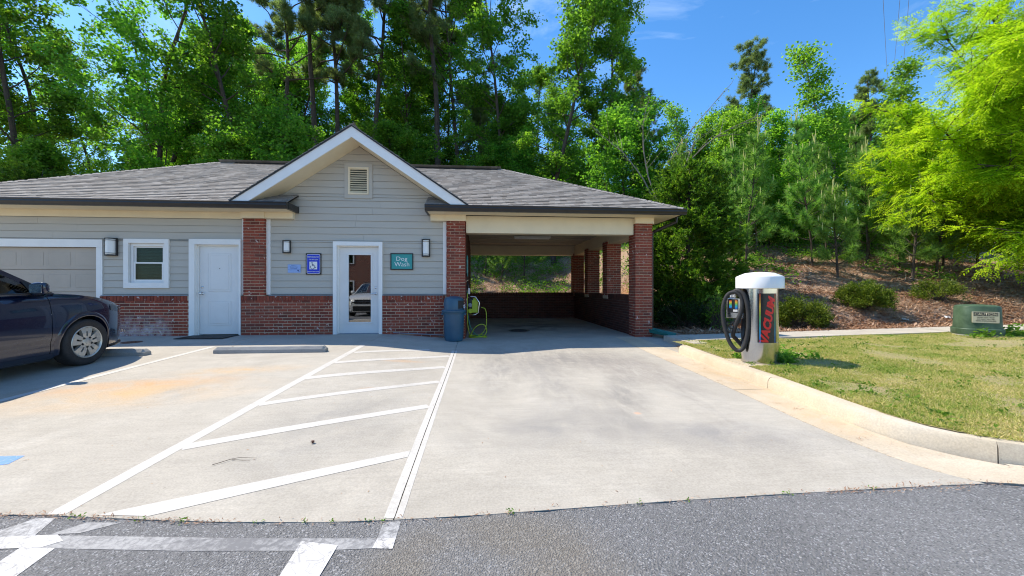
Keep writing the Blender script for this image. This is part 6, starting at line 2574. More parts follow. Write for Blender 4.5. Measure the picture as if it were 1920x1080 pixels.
PROTO = {}
PROTO['decA'] = make_tree('leafy_tree', *broadleaf(11, 19, 2.0, 4.3, 26000, .16, 'oval', .03, 34), MAT['leaf'], MAT['bark'])
PROTO['decB'] = make_tree('leafy_tree', *broadleaf(12, 20, 1.5, 3.6, 26000, .16, 'col', -.04, 38), MAT['leaf'], MAT['bark'])
PROTO['decC'] = make_tree('leafy_tree', *broadleaf(13, 15, 1.2, 3.5, 21000, .155, 'cone', .10, 34), MAT['leaf'], MAT['bark'])
PROTO['decD'] = make_tree('leafy_tree', *broadleaf(14, 19, 4.0, 2.6, 18000, .16, 'col', .02, 34), MAT['leaf'], MAT['bark'])
PROTO['under'] = make_tree('leafy_tree', *broadleaf(15, 8, .5, 3.2, 22000, .14, 'oval', .05, 32, trunk_r=.09), MAT['leaf'], MAT['bark'])
PROTO['under2'] = make_tree('leafy_tree', *broadleaf(18, 7, .4, 2.6, 24000, .125, 'cone', -.08, 34, trunk_r=.08), MAT['leaf_light'], MAT['bark'])
PROTO['sapA'] = make_tree('slender_sapling', *broadleaf(16, 9, 1.4, 1.35, 6800, .115, 'cone', .05, 34, trunk_r=.06), MAT['leaf_light'], MAT['bark_pale'])
PROTO['sapB'] = make_tree('slender_sapling', *broadleaf(17, 7, .6, 1.6, 12000, .112, 'cone', -.05, 30, trunk_r=.055), MAT['leaf_light'], MAT['bark_pale'])
PROTO['pineA'] = make_tree('tall_pine', *pine(21, 23, 12.0, 5.0, 11500, .26, .22, 34), MAT['needle'], MAT['bark'])
PROTO['pineB'] = make_tree('tall_pine', *pine(22, 25, 15.5, 4.0, 9500, .26, .24, 32, .03), MAT['needle'], MAT['bark'])
PROTO['pineC'] = make_tree('tall_pine', *pine(23, 18, 6.0, 3.9, 11000, .24, .16, 34, -.03), MAT['needle'], MAT['bark'])
for i_, (sd_, h_, r_) in enumerate([(31, 4.9, 1.45), (32, 4.2, 1.3), (33, 5.6, 1.6), (34, 3.2, 1.2)]):
    w_, V_, F_2, cd_ = young_pine(sd_, h_, r_)
    PROTO['yp%d' % i_] = make_tree('young_pine', w_, V_, F_2, MAT['needle_young'], MAT['bark'], (cd_, 'candle', MAT['candle']))
used = set()


def plant(key, x, y, s, rz, label, cat, group=None, z=None, sz=None):
    o = PROTO[key]
    if key in used:
        o = copy_tree(o)
    used.add(key)
    o.location = (x, y, ground_z(x, y) if z is None else z)
    o.rotation_euler = (0, 0, rz)
    o.scale = (s, s, sz or s)
    tag(o, label, cat, group)
    return o


# --- the wood behind the building, from left to right
GW = 'trees standing behind the building'
for (key, x, y, s, rz, lb) in [
    ('pineA', -31.5, 22.5, .95, .2, 'pine whose dark needled limbs reach in from the left edge'),
    ('decA', -26.5, 26.5, 1.05, 1.0, 'leafy tree at the far left edge above the roof corner'),
    ('decB', -24.0, 23.5, 1.08, 2.2, 'bright leafy tree beside the pine limbs at the left'),
    ('decC', -20.0, 25.5, 1.15, .3, 'leafy tree with a leaning trunk rising over the left hip of the roof'),
    ('decA', -18.2, 24.3, 1.08, 3.9, 'broad dense dark leafy tree over the left roof ridge'),
    ('decD', -13.4, 24.5, 1.12, 1.4, 'thin upright leafy tree standing alone against a gap of blue sky'),
    ('under', -10.6, 22.5, 1.15, .5, 'small leafy tree just left of the gable rake'),
    ('pineA', -15.6, 34, 1.18, 4.2, 'pine with a wide greyish crown left of the slanting trunk'),
    ('pineB', -13.2, 34.5, 1.28, 2.0, 'pine with a slanting trunk left of the gable peak'),
    ('pineA', -11.4, 35, 1.22, 3.3, 'pine with a wide dark crown left above the gable peak'),
    ('under', -6.1, 31.0, 1.25, 2.6, 'leafy tree filling the space right behind the gable peak'),
    ('pineA', -9.1, 34.3, 1.3, 5.1, 'thick pine trunk just right of the gable peak'),
    ('pineB', -3.1, 33.5, 1.32, .7, 'tall straight pine trunk rising from behind the right ridge vent'),
    ('pineA', -1.5, 36, 1.2, 1.9, 'slim pine behind the straight trunk near the ridge vent'),
    ('decB', 2.4, 31, 1.25, .9, 'leafy tree with two dark stems above the right roof slope'),
    ('decD', 4.9, 25.5, 1.14, 4.0, 'tall narrow leafy tree with a pale trunk right of the twin stems'),
    ('decC', 4.9, 30.5, 1.0, 2.4, 'leafy tree low behind the right hip of the roof'),
    ('decB', 8.4, 26.0, .98, 5.2, 'tall rounded leafy tree at the right end of the wood against the sky'),
    ('pineC', 13.6, 31.0, .80, .8, 'greyish pine at the right end of the wood behind the tall leafy tree'),
    ('under', 2.3, 30.0, 1.1, 4.4, 'dense low leafy tree behind the carport roof'),
    ('under', 8.6, 22.5, 1.0, 1.1, 'low leafy tree between the carport roof and the red cedar'),
    ('under2', -21.6, 21.5, 1.05, .9, 'pale low leafy tree behind the left hip of the roof'),
    ('under2', -12.6, 21.4, 1.1, 4.3, 'pale leafy tree left of the gable behind the roof ridge'),
    ('decC', -.2, 30.8, .95, .3, 'leafy tree low behind the ridge vent'),
    ('under2', 5.6, 29.2, 1.05, 5.5, 'pale low leafy tree behind the right end of the carport roof'),
]:
    plant(key, x, y, s, rz, lb, 'pine tree' if 'pine' in key else 'tree', GW)
# deeper rows of the wood, no two of which one could tell apart
for i_ in range(26):
    x = -47 + i_ * 2.35 + random.uniform(-.8, .8)
    y = random.uniform(36, 45)
    key = random.choice(['decA', 'decC', 'decB', 'pineC', 'decA', 'decC', 'under'])
    if x > 9:
        key = random.choice(['under', 'decC'])
    plant(key, x, y, random.uniform(.85, 1.1) * (.8 if x > 5 else 1), random.random() * 6.28, 'tree deep in the wood behind the building', 'tree', 'trees deep in the wood')

for (key, x, y, s) in [('decA', -19.0, 39.0, 1.2), ('decC', -15.5, 38.0, 1.45), ('decB', -12.0, 41.0, 1.15), ('decA', -8.5, 40.0, 1.15), ('decC', -5.4, 38.5, 1.4), ('decA', -2.0, 41.0, 1.15), ('decC', 1.2, 38.0, 1.3), ('decA', 4.6, 40.0, 1.1), ('decC', 8.2, 37.0, 1.15)]:
    plant(key, x, y, s, random.random() * 6.28, 'tree deep in the wood behind the building', 'tree', 'trees deep in the wood')

# --- the bank to the right
GP = 'young pines planted on the bank'
for (key, x, y, s, rz, lb) in [
    ('yp0', 9.9, 14.0, 1.1, .2, 'young pine with a clear dark stem right behind the white vacuum dome'),
    ('yp1', 11.3, 16.2, 1.15, 1.2, 'small young pine deeper behind the clear stemmed one'),
    ('yp2', 12.9, 14.4, 1.05, 2.1, 'tallest young pine with many pale upright shoots in the middle of the bank'),
    ('yp0', 14.6, 15.6, 1.05, 3.3, 'young pine just right of the tallest young pine'),
    ('yp3', 12.6, 13.0, 1.0, 4.0, 'short young pine low in front of the tallest young pine'),
    ('yp1', 15.6, 14.8, 1.15, 5.1, 'young pine at the left edge of the lime green tree'),
    ('yp2', 17.2, 16.2, 1.0, 1.7, 'young pine showing above its neighbours beside the lime green crown'),
    ('yp3', 15.0, 12.6, 1.1, .6, 'short bushy young pine above the paper scraps and shrubs'),
    ('yp1', 16.3, 12.9, .95, 2.9, 'young pine under the lowest lime green branches'),
    ('yp0', 18.0, 14.0, .85, 3.8, 'young pine in the shade beneath the lime green tree'),
    ('yp3', 20.0, 14.4, 1.05, 4.6, 'short young pine near the right edge below the lime green tree'),
    ('yp0', 16.6, 14.4, .95, .5, 'young pine before the edge of the lime green tree'),
    ('yp1', 18.6, 15.6, 1.1, 1.9, 'young pine behind the lower lime green boughs'),
    ('yp2', 9.6, 19.0, .9, 5.5, 'young pine up the bank between the red cedar and its neighbours'),
]:
    plant(key, x, y, s, rz, lb, 'young pine', GP)
GC = 'slim trees seen through the carport'
for (key, x, y, s, rz, lb) in [
    ('yp0', -1.1, 21.0, 0.85, 2.2, 'slim pine seen at the left of the carport opening'),
    ('yp2', 0.4, 23.4, 0.8, .9, 'slim pine stem seen in the middle of the carport opening'),
    ('yp1', 1.3, 22.4, 0.85, 4.1, 'slim pine stem beside the middle one in the carport opening'),
    ('yp0', 2.6, 22.5, 1.0, 5.2, 'slim pine seen near the carport corner column'),
]:
    plant(key, x, y, s, rz, lb, 'young pine', GC)
GS_ = 'slender saplings on the bank'
for (key, x, y, s, rz, lb) in [
    ('pineC', 24.0, 35.0, .98, 2.5, 'lone tall dark pine against the open blue sky'),
    ('sapB', 12.5, 21.5, 1.0, .4, 'light green sapling below the lone tall pine'),
    ('sapB', 14.2, 22.5, 0.9, 2.4, 'light green sapling right of the one below the lone pine'),
    ('sapA', 16.2, 23.5, 0.95, 3.3, 'slim sapling with a bare tip in the middle of the bank'),
    ('sapB', 18.2, 23.0, 0.9, 4.4, 'round headed sapling left of the two tallest saplings'),
    ('sapA', 18.5, 18.4, 1.22, 1.2, 'tallest thin sapling with a forked airy top'),
    ('sapA', 20.6, 19.0, 1.12, 5.0, 'second thin sapling touching the lime green crown'),
    ('sapB', 20.5, 22.0, 1.1, .3, 'sapling half hidden behind the lime green tree'),
    ('sapB', 11.2, 18.4, 0.95, 1.7, 'short bright sapling behind the clear stemmed young pine'),
    ('sapB', 13.2, 17.9, 1.0, 3.9, 'short bright sapling behind the tallest young pine'),
    ('sapA', 14.3, 19.8, 0.9, .8, 'thin upright bright sapling in the middle of the bank'),
    ('sapB', 15.6, 18.6, 0.95, 2.2, 'short bright sapling left of the tallest thin sapling'),
    ('sapB', 17.2, 20.4, 1.05, 5.3, 'bright bushy sapling behind the tallest thin sapling'),
    ('sapB', 19.6, 17.2, 0.8, .9, 'short bright sapling under the edge of the lime green crown'),
    ('sapB', 21.8, 18.4, 0.95, 3.0, 'short bright sapling behind the lime green boughs'),
    ('sapB', 10.4, 23.0, 0.95, 5.6, 'sapling rising behind the red cedar'),
    ('sapA', 11.6, 20.5, 0.85, 2.0, 'thin sapling just right of the red cedar top'),
    ('under', 13.6, 24.5, 0.72, 2.0, 'leafy tree at the back of the bank right of the red cedar'),
    ('under2', 16.8, 25.5, 0.72, 1.0, 'pale leafy tree at the back of the bank in the middle'),
    ('under', 19.6, 25.0, 0.72, 3.0, 'leafy tree at the back of the bank behind the tallest sapling'),
    ('under2', 22.6, 25.5, 0.72, 2.2, 'pale leafy tree at the back of the bank beside the lime green crown'),
    ('under', 26.0, 26.0, 1.1, 4.0, 'leafy tree behind the lime green tree'),
    ('under', 29.5, 25.0, 1.1, 5.0, 'leafy tree at the back of the bank at the right edge'),
    ('under2', 10.6, 25.5, 0.72, 4.6, 'pale leafy tree behind the red cedar top'),
    ('under2', 10.2, 17.6, .42, 2.9, 'small leafy bush low behind the clear stemmed young pine'),
    ('under2', 14.4, 18.6, .46, 5.1, 'small leafy bush behind the tallest young pine'),
    ('under', 18.4, 17.2, .36, 4.1, 'small leafy bush at the foot of the tallest sapling'),
    ('under2', 22.2, 17.8, .44, .2, 'small leafy bush under the lime green boughs'),
    ('under', 12.4, 22.4, .50, 1.2, 'leafy bush high on the bank right of the red cedar'),
    ('under', 15.4, 22.0, .50, 2.7, 'leafy bush high on the bank in the middle'),
    ('under', 13.8, 27.5, .55, .7, 'leafy bush on the crest of the bank right of the red cedar'),
    ('under2', 17.6, 27.6, .6, 4.7, 'leafy bush on the crest of the bank in the middle'),
    ('under', 21.4, 27.8, .6, 3.9, 'leafy bush on the crest of the bank near the lime green crown'),
    ('under2', 12.6, 19.2, .50, 3.6, 'knee high leafy bush between the young pines'),
    ('under2', 16.6, 20.0, .55, .6, 'leafy bush behind the young pines in the middle'),
    ('under2', 20.2, 18.6, .55, 2.6, 'leafy bush behind the young pines at the right'),
    ('under', 23.8, 19.6, .6, 1.6, 'leafy bush in the shade behind the lime green tree'),
    ('pineC', 26.0, 24.0, .6, 1.0, 'pine behind the lime green tree'),
]:
    plant(key, x, y, s, rz, lb, 'pine tree' if 'pine' in key else ('tree' if 'under' in key else 'sapling'), GS_ if key.startswith('sap') else None)
for i_ in range(14):
    plant(random.choice(['under', 'decC', 'under']), 12 + i_ * 2.9 + random.uniform(-1, 1), random.uniform(36, 46), random.uniform(.5, .72), random.random() * 6.28, 'low tree on the skyline of the bank', 'tree', 'low trees on the skyline')

# --- bare twiggy tree leaning over the red cedar
w = Wood(41)
base_z = ground_z(7.6, 15.5)
root = thing('bare_twiggy_tree', (7.6, 15.5, base_z), 'almost bare pale twigged tree leaning out over the carport roof', 'tree')
Lv = []
stem = w.limb((0, 0, -.2), (-.12, 0, 1), 3.0, .075, .05, 6, .06, 0, 6)
for (d, L) in [((-.65, -.1, .8), 4.2), ((-.25, .2, 1), 4.6), ((.25, -.1, 1.0), 5.0), ((.5, .1, .9), 4.0), ((-.95, .1, .45), 3.9), ((.1, .3, 1.0), 5.2)]:
    lb = w.limb(stem[-1 if d[2] > .6 else 4], unit(np.array(d)), L, .035, .008, 9, .12, .1, 5)
    for j in range(9):
        sp, sd = at(lb, w.rng.uniform(.25, 1))
        sb = w.limb(sp, unit(sd + w.rng.normal(size=3) * .55), w.rng.uniform(.5, 1.5), .012, .003, 5, .16, .15, 4)
        Lv += [at(sb, q)[0] for q in (.4, .7, 1)]
w.mb.build('trunk', MAT['bark_pale'], root, True)
Lv = np.repeat(np.array(Lv), 3, 0)
V, F = leaf_quads(Lv + w.rng.normal(size=Lv.shape) * .06, .07, .05, w.rng)
link('sparse_leaves', mesh_np('sparse_leaves', V, F, MAT['leaf_light']), root)

# --- eastern red cedar beside the carport
rng = np.random.default_rng(51)
root = thing('red_cedar', (6.9, 12.6, ground_z(6.9, 12.6)), 'dense dark green red cedar beside the right carport column', 'cedar tree')
w = Wood(52)
H, RM = 5.75, 2.0
tr = w.limb((0, 0, -.2), (0, 0, 1), H * .95, .12, .015, 12, .03, .1, 7)
C_, D_ = [], []
for i in range(190):
    q = ((i + rng.random()) / 190) ** 1.1
    z = .12 + q * (H - .4)
    p, _ = at(tr, min(.98, z / H))
    rr = RM * (1.0 - .30 * (1 - q) ** 3) * (1 - q ** 1.7) ** .62 * rng.uniform(.72, 1.12) + .1
    a = i * 2.399 + rng.normal() * .2
    el = rng.uniform(-.05, .5)
    d = np.array([math.cos(a) * math.cos(el), math.sin(a) * math.cos(el), math.sin(el)])
    lb = w.limb(p, d, rr, .018, .004, 5, .10, .30, 3)
    for j in range(int(9 + rr * 16)):
        t_ = rng.uniform(.25, 1.0) ** .7
        c_, dd = at(lb, t_)
        C_.append(c_ + rng.normal(size=3) * .08 * (1 + rr * .3))
        D_.append(unit(dd + rng.normal(size=3) * .40 + np.array([0, 0, .02])))
C_, D_ = np.array(C_), np.array(D_)
w.mb.build('trunk', MAT['bark'], root, True)
per = 22
P = np.repeat(C_, per, 0) + np.repeat(D_, per, 0) * rng.uniform(0, .22, (len(C_) * per, 1))
D = unit(np.repeat(D_, per, 0) + rng.normal(size=P.shape) * .42)
V, F = leaf_quads(P, rng.uniform(.07, .15, len(P)), .034, rng, D=D)
link('crown', mesh_np('crown', V, F, MAT['cedar']), root)


cedar2 = copy_tree(root)
cedar2.location = (-19.6, 19.4, ground_z(-19.6, 19.4))
cedar2.scale = (1.15, 1.15, 1.12)
cedar2.rotation_euler = (0, 0, 2)
tag(cedar2, 'dark conical cedar peeping over the left roof corner', 'cedar tree')


# --- round shrubs
def shrub(name, x, y, rx, ry, h, seed, mat, label, cat, group=None, n=15000, leaf=.048):
    rng = np.random.default_rng(seed)
    root = thing(name, (x, y, ground_z(x, y) - .02), label, cat, group)
    w = Wood(seed + 1)
    cl = []
    for i in range(70):
        a = rng.random() * 6.28
        u_ = rng.uniform(.0, 1) ** .85
        el = math.acos(u_ * .98)
        lump = 1 + .16 * mnoise.noise(Vector((math.cos(a) * 1.6 + seed, math.sin(a) * 1.6, u_ * 2)))
        tip = np.array([math.cos(a) * math.sin(el) * rx * lump, math.sin(a) * math.sin(el) * ry * lump, .08 + h * .92 * math.cos(el) * lump + .05])
        lb = w.limb((rng.normal() * .05, rng.normal() * .05, 0), unit(tip + np.array([0, 0, .15])), np.linalg.norm(tip), .010, .003, 4, .08, 0, 3)
        for q in range(16):
            t_ = rng.uniform(.62, 1.04)
            cl.append(tip * t_ + rng.normal(size=3) * np.array([rx, ry, h]) * .085)
    cl = np.array(cl)
    cl[:, 2] = np.maximum(cl[:, 2], .03)
    P = cl[rng.integers(0, len(cl), n)] + rng.normal(size=(n, 3)) * .035
    D = unit(unit(P - np.array([0, 0, h * .25])) + rng.normal(size=(n, 3)) * .7 + np.array([0, 0, .3]))
    V, F = leaf_quads(P, leaf * rng.uniform(.7, 1.3, n), leaf * .55, rng, D=D)
    w.mb.build('stems', MAT['bark'], root)
    link('foliage', mesh_np('foliage', V, F, mat), root)
    return root


GB = 'rounded shrubs on the mulch'
shrub('round_shrub', 8.35, 9.75, .66, .60, .72, 61, MAT['shrub'], 'round leafy shrub directly behind the steel vacuum', 'shrub', GB)
shrub('round_shrub', 10.85, 10.35, .66, .58, .66, 64, MAT['shrub'], 'round leafy shrub standing alone on the mulch in the middle', 'shrub', GB)
shrub('round_shrub', 13.85, 10.9, .70, .52, .55, 67, MAT['shrub'], 'sparse spreading shrub behind the green transformer box', 'shrub', GB, 5200)
shrub('dark_shrub', 5.75, 10.6, .85, .6, .62, 70, MAT['shrub_dark'], 'low dark shrub in the shade of the red cedar', 'shrub', None, 9000, .05)
shrub('leafy_sprig', 6.2, 9.95, .25, .25, .95, 73, MAT['weed'], 'bright leafed sprig standing behind the vacuum hose', 'shrub', None, 700, .07)

# --- big lime green tree at the right edge
rng = np.random.default_rng(81)
tx, ty = 20.2, 11.2
root = thing('lime_green_tree', (tx, ty, ground_z(tx, ty)), 'large lime green tree with feathery drooping leaves at the right edge', 'tree')
w = Wood(82)
tr = w.limb((0, 0, -.3), (.0, 0, 1), 4.4, .18, .12, 7, .04, 0, 8)
T_, TD = [], []
heads = [((math.cos(a) * c_, math.sin(a) * c_, s_), L) for a, c_, s_, L in
         [(3.3, .8, .55, 4.6), (2.7, .8, .62, 4.4), (3.9, .78, .6, 4.6), (3.1, .55, .85, 5.2), (2.2, .6, .8, 5.0), (4.5, .6, .8, 4.8), (0.3, .6, .8, 4.4), (5.4, .6, .8, 4.4), (1.2, .6, .8, 4.4), (3.5, .3, .95, 6.2), (2.0, .2, .98, 6.4), (5.0, .3, .95, 6.0), (3.2, .78, .64, 7.0), (2.75, .72, .70, 7.0), (3.6, .72, .70, 7.0), (3.05, .86, .52, 6.6), (3.35, .64, .77, 7.6), (2.9, .55, .83, 7.8), (3.7, .5, .86, 7.6), (3.1, .94, .36, 6.0), (3.45, .97, .20, 5.6), (2.8, .98, .12, 5.2), (3.15, .99, .02, 5.4), (3.6, .98, .05, 5.0), (3.6, .95, .30, 3.9), (2.9, .97, .22, 3.8), (4.3, .95, .25, 3.6), (3.25, .9, .42, 4.4), (2.4, .93, .33, 3.7), (0.2, .93, .33, 3.4)]]
for d, L in heads:
    st = tr[rng.integers(3, 7)]
    lb = w.limb(st, d, L * (1.08 if d[0] < -.2 else .9), .065, .014, 9, .10, .05, 6)
    for j in range(int(10 + L * 5)):
        sp, sd = at(lb, rng.uniform(.18, 1.0))
        d2 = unit(sd * .8 + rng.normal(size=3) * .6 + np.array([0, 0, .05]))
        sb = w.limb(sp, d2, rng.uniform(.6, 1.7), .018, .005, 6, .14, -.15, 4)
        for q in np.arange(.2, 1.01, .09):
            c_, dd = at(sb, q)
            T_.append(c_)
            TD.append(dd)
w.mb.build('trunk', MAT['bark'], root, True)
T_, TD = np.array(T_), np.array(TD)
n = 72000
pk = rng.integers(0, len(T_), n)
C_ = T_[pk] + rng.normal(size=(n, 3)) * np.array([.13, .13, .11])
D_ = unit(TD[pk] * .6 + rng.normal(size=(n, 3)) * np.array([.7, .7, .35]) + np.array([0, 0, -.15]))
Lr = rng.uniform(.20, .36, n)
PP, DD, LL = [], [], []
side = unit(np.cross(D_, np.array([0, 0, 1.0]) + rng.normal(size=(n, 3)) * .25))
for i in range(5):
    f = .18 + .82 * i / 4
    bend = np.array([0, 0, -.35]) * (f ** 2) * Lr[:, None] * .6
    c_ = C_ + D_ * (Lr * f)[:, None] + bend
    for s in (-1, 1):
        if i == 4 and s > 0:
            continue
        PP.append(c_)
        DD.append(unit((D_ * (.55 if i < 4 else 1.2) + side * s * (.85 if i < 4 else .1) + np.array([0, 0, -.30]))))
        LL.append(np.full(n, 1.0) * (.105 if 0 < i < 4 else .085) * rng.uniform(.8, 1.2, n))
P, D, L = np.concatenate(PP), np.concatenate(DD), np.concatenate(LL)
# keep the leaflets of one leaf together
V, F = leaf_quads(P, L, L * .36, rng, D=D, up=1.2)
link('crown', mesh_np('crown', V, F, MAT['leaf_lime']), root)

# ------------------------------------------------------------------ ground cover
rng = np.random.default_rng(91)
# grass blades: patchy, thicker near the kerb where they show largest
PX, PY = [], []
N0 = 420000
x = 3.5 + 10.5 * rng.random(N0) ** 1.7
y = 2.0 + 6.05 * rng.random(N0)
kx = np.interp(y, [q[1] for q in KERB_BASE][::-1], [q[0] for q in KERB_BASE][::-1])
ok = (x > kx + .19) & (x < 1.62 * y + .6) & ~((x > 3.8) & (x < 4.64) & (y > 5.38) & (y < 6.0)) & ~((x - 4.245) ** 2 + (y - 5.7) ** 2 < .26 ** 2)
bare = np.array([mnoise.noise(Vector((a * 1.3, b * 1.3, 7))) + .5 * mnoise.noise(Vector((a * 4, b * 4, 2))) for a, b in zip(x, y)])
far_mulch = ((x - 9.9) / 1.3) ** 2 + ((y - 6.55) / .35) ** 2 < 1.2
keep = ok & (rng.random(N0) < np.clip(1 - np.maximum(0, bare - .1) * 1.6, .22, 1)) & ~(far_mulch & (rng.random(N0) < .93))
x, y, bare = x[keep], y[keep], bare[keep]
z = np.array([lawn_z(a, b) for a, b in zip(x, y)]) - .003
n = len(x)
D = unit(np.stack([rng.normal(size=n) * .75, rng.normal(size=n) * .75, rng.uniform(.35, 1.1, n)], 1))
L = rng.uniform(.018, .055, n) * (1 - np.clip(bare, 0, .5))
V, F = tri_blades(np.stack([x, y, z], 1), D, L, rng.uniform(.005, .011, n), rng)
tag(link('lawn_grass', mesh_np('lawn_grass', V, F, MAT['grass'])), 'short patchy grass of the lawn, green and straw coloured', 'grass', kind='stuff')


def rosettes(pts, rng, hmin, hmax, per=14, leaf=.05, mat='weed', name='weeds', label='', spread=.06):
    P = np.repeat(np.array(pts), per, 0)
    n = len(P)
    hgt = np.repeat(rng.uniform(hmin, hmax, len(pts)), per)
    P = P + np.stack([rng.normal(size=n) * spread, rng.normal(size=n) * spread, rng.random(n) * hgt], 1)
    D = unit(np.stack([rng.normal(size=n), rng.normal(size=n), rng.uniform(-.1, .9, n)], 1))
    s = leaf * rng.uniform(.6, 1.4, n)
    V, F = leaf_quads(P, s, s * .5, rng, D=D)
    tag(link(name, mesh_np(name, V, F, MAT[mat])), label, 'weeds', kind='stuff')


pts = []
for q in range(420):
    a, b = 3.7 + 9.5 * rng.random() ** 1.5, rng.uniform(2.4, 8.0)
    if a > kerb_x(b) + .25 and a < 1.6 * b + .5:
        pts.append((a, b, lawn_z(a, b)))
rosettes(pts, rng, .01, .05, 12, .035, 'weed', 'lawn_weeds', 'small broad leaved weeds dotted through the lawn', .03)
pts = []
for q in range(46):
    a = rng.random() * 6.28
    r_ = .27 + .10 * rng.random()
    pts.append((VX_ + .02 + r_ * math.cos(a * .5 - 1.0), VY_ + r_ * math.sin(a * .5 - 1.0), lawn_z(VX_, VY_)))
for q in range(26):
    pts.append((4.85 + rng.normal() * .12, 5.85 + rng.normal() * .14, lawn_z(4.8, 5.8)))
rosettes(pts, rng, .03, .20, 18, .055, 'weed', 'weed_clump', 'taller weeds growing round the foot of the vacuum', .035)
pts = [(10.55 + rng.normal() * .36, 7.25 + rng.normal() * .08, lawn_z(10.5, 7.3)) for q in range(16)]
pts += [(11.35 + rng.normal() * .22, 7.5 + rng.normal() * .05, lawn_z(11.3, 7.5)) for q in range(16)]
rosettes(pts, rng, .04, .24, 14, .08, 'weed', 'weed_tuft', 'weeds around the foot of the green transformer box', .05)

# straw, bark chips and leaf litter on the bank
NL = 100000
x = 4.5 + 17 * rng.random(NL) ** 1.1
y = 8.98 + 9.0 * rng.random(NL) ** 1.9
ok = (y > 8.97) & (x < 1.75 * y + 1) & ~((x < 5.0) & (y < 17))
x, y = x[ok], y[ok]
z = np.array([ground_z(a, b) for a, b in zip(x, y)])
n = len(x)
D = unit(np.stack([rng.normal(size=n), rng.normal(size=n), rng.uniform(-.1, .45, n)], 1))
V, F = leaf_quads(np.stack([x, y, z + .008], 1), rng.uniform(.04, .17, n), rng.uniform(.012, .040, n), rng, D=D, up=2)
tag(link('mulch_litter', mesh_np('mulch_litter', V, F, MAT['straw'])), 'bark chips and pine straw scattered over the mulched bank', 'mulch', kind='stuff')
NL = 16000
x = -3.5 + 9.5 * rng.random(NL)
y = 17.6 + 8 * rng.random(NL) ** 1.2
z = np.array([ground_z(a, b) for a, b in zip(x, y)])
D = unit(np.stack([rng.normal(size=NL), rng.normal(size=NL), rng.uniform(-.1, .7, NL)], 1))
V, F = leaf_quads(np.stack([x, y, z + .01], 1), rng.uniform(.08, .32, NL), rng.uniform(.012, .03, NL), rng, D=D, up=2)
tag(link('pine_straw', mesh_np('pine_straw', V, F, MAT['straw'])), 'pine straw heaped on the bank behind the carport', 'pine straw', kind='stuff')
# fallen branches and brush
m = MB()
for q in range(90):
    if q < 35:
        a, b = rng.uniform(-3, 5), rng.uniform(18.4, 24)
    else:
        a, b = rng.uniform(7.5, 20), rng.uniform(12.0, 18.5)
    an = rng.random() * 6.28
    L = rng.uniform(.4, 1.6)
    pth = []
    for t_ in (0, .33, .66, 1):
        xx, yy = a + math.cos(an) * L * t_, b + math.sin(an) * L * t_ * .6
        pth.append((xx, yy, ground_z(xx, yy) + .04 + .16 * rng.random() * t_))
    m.tube(pth, [.018, .014, .010, .004], 4)
tag(m.build('brushwood', MAT['bark_pale']), 'dead branches and brush lying on the bank', 'brushwood', kind='stuff')
# undergrowth on the bank
pts = []
for q in range(1300):
    a, b = rng.uniform(6.5, 26), 11.2 + 13 * rng.random()
    if a < 1.7 * b + 1 and mnoise.noise(Vector((a * .5, b * .5, 11))) > (.30 if b < 14.5 else -.2):
        pts.append((a, b, ground_z(a, b)))
rosettes(pts, rng, .10, .45, 30, .10, 'weed', 'bank_undergrowth', 'green undergrowth scattered over the bank', .16)
pts = []
for q in range(520):
    a, b = rng.uniform(8, 36), rng.uniform(22.5, 34)
    pts.append((a, b, ground_z(a, b)))
rosettes(pts, rng, .5, 1.7, 46, .17, 'leaf', 'crest_undergrowth', 'leafy undergrowth along the crest of the bank', .45)
pts = []
for q in range(700):
    a, b = rng.uniform(-4, 7), rng.uniform(17.8, 30)
    if mnoise.noise(Vector((a * .5, b * .5, 21))) > (-.25 if a > 1.5 else .0) or b > 23:
        pts.append((a, b, ground_z(a, b)))
rosettes(pts, rng, .10, .60, 34, .11, 'weed', 'wood_undergrowth', 'green undergrowth on the bank behind the carport', .2)

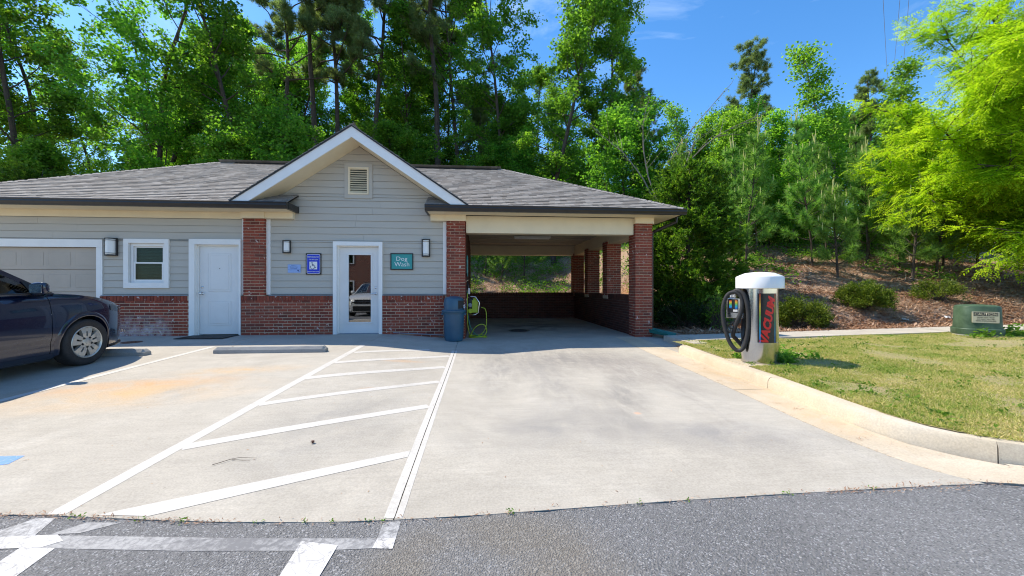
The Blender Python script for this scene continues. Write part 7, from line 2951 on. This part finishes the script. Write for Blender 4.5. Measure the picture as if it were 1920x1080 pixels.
# debris and tiny weeds in the joint between concrete and asphalt
P = []
for q in range(1500):
    a = rng.uniform(-3.0, 3.6)
    if rng.random() < .25 + .75 * (a > 2.2 or a < -1.4):
        P.append((a, asph_y(a) + rng.normal() * (.014 if a < 2.4 else .030) - .005, 0))
P = np.array(P)
P[:, 2] = [lot_z(a, b) + .003 for a, b, _ in P]
n = len(P)
D = unit(np.stack([rng.normal(size=n), rng.normal(size=n) * .5, rng.uniform(0, .5, n)], 1))
V, F = leaf_quads(P, rng.uniform(.008, .030, n), rng.uniform(.003, .007, n), rng, D=D, up=1.5)
tag(link('joint_debris', mesh_np('joint_debris', V, F, MAT['straw'])), 'brown leaf crumbs gathered along the edge of the asphalt', 'debris', kind='stuff')
pts = [(a, asph_y(a) - .004, lot_z(a, 2.3)) for a in (-2.25, -2.2, -1.85, -1.62, -1.6, -1.2, -.95, -.8, -.6, -.52, .18, .2, .95, 1.25, 1.9, 1.92, 2.5)]
rosettes(pts, rng, .004, .022, 9, .014, 'weed', 'joint_weeds', 'tiny weeds growing in the joint between concrete and asphalt', .010)
# crumbs of leaves along the gutter pan and on the lot
P = []
for q in range(420):
    b = rng.uniform(2.5, 8.5)
    P.append((kerb_x(b) - abs(rng.normal()) * .10 - .015, b, 0) if rng.random() < .5 else (interp(JOINT, max(2.34, min(8.9, b))) + rng.normal() * .02, b, 0))
for q in range(260):
    P.append((rng.uniform(-5, 3.2), rng.uniform(2.4, 8.8), 0))
for (a, b) in [(3.28, 4.1), (3.33, 3.9), (3.30, 5.2), (3.55, 6.0), (3.2, 3.1)]:
    for q in range(16):
        P.append((a + rng.normal() * .04, b + rng.normal() * .03, 0))
P = np.array(P)
P[:, 2] = [lot_z(a, b) + .003 for a, b, _ in P]
n = len(P)
D = unit(np.stack([rng.normal(size=n), rng.normal(size=n), rng.uniform(0, .2, n)], 1))
V, F = leaf_quads(P, rng.uniform(.008, .032, n), rng.uniform(.003, .008, n), rng, D=D, up=2)
tag(link('leaf_crumbs', mesh_np('leaf_crumbs', V, F, MAT['straw'])), 'specks of leaf litter on the concrete', 'debris', kind='stuff')

# ------------------------------------------------------------------ power lines
GL = 'power lines across the sky'
for i_, (a, b, lb) in enumerate([((36.5, 33.0, 25.3), (49.0, 44.0, 27.6), 'leftmost of the three thin power lines in the sky'),
                                 ((37.9, 33.0, 25.5), (50.0, 44.0, 27.8), 'middle one of the three thin power lines in the sky'),
                                 ((38.8, 33.0, 25.6), (51.2, 44.0, 27.9), 'power line nearest the lime green tree of the three')]):
    A, B = Vector(a), Vector(b)
    d = B - A
    pts = [A + d * t_ + Vector((0, 0, .002 * (t_ * 12) ** 2)) for t_ in np.arange(-5, 7.01, .5)]
    o = MB().tube([tuple(q) for q in pts], .016, 5).build('power_line', MAT['wire'], None, True)
    tag(o, lb, 'power line', GL)
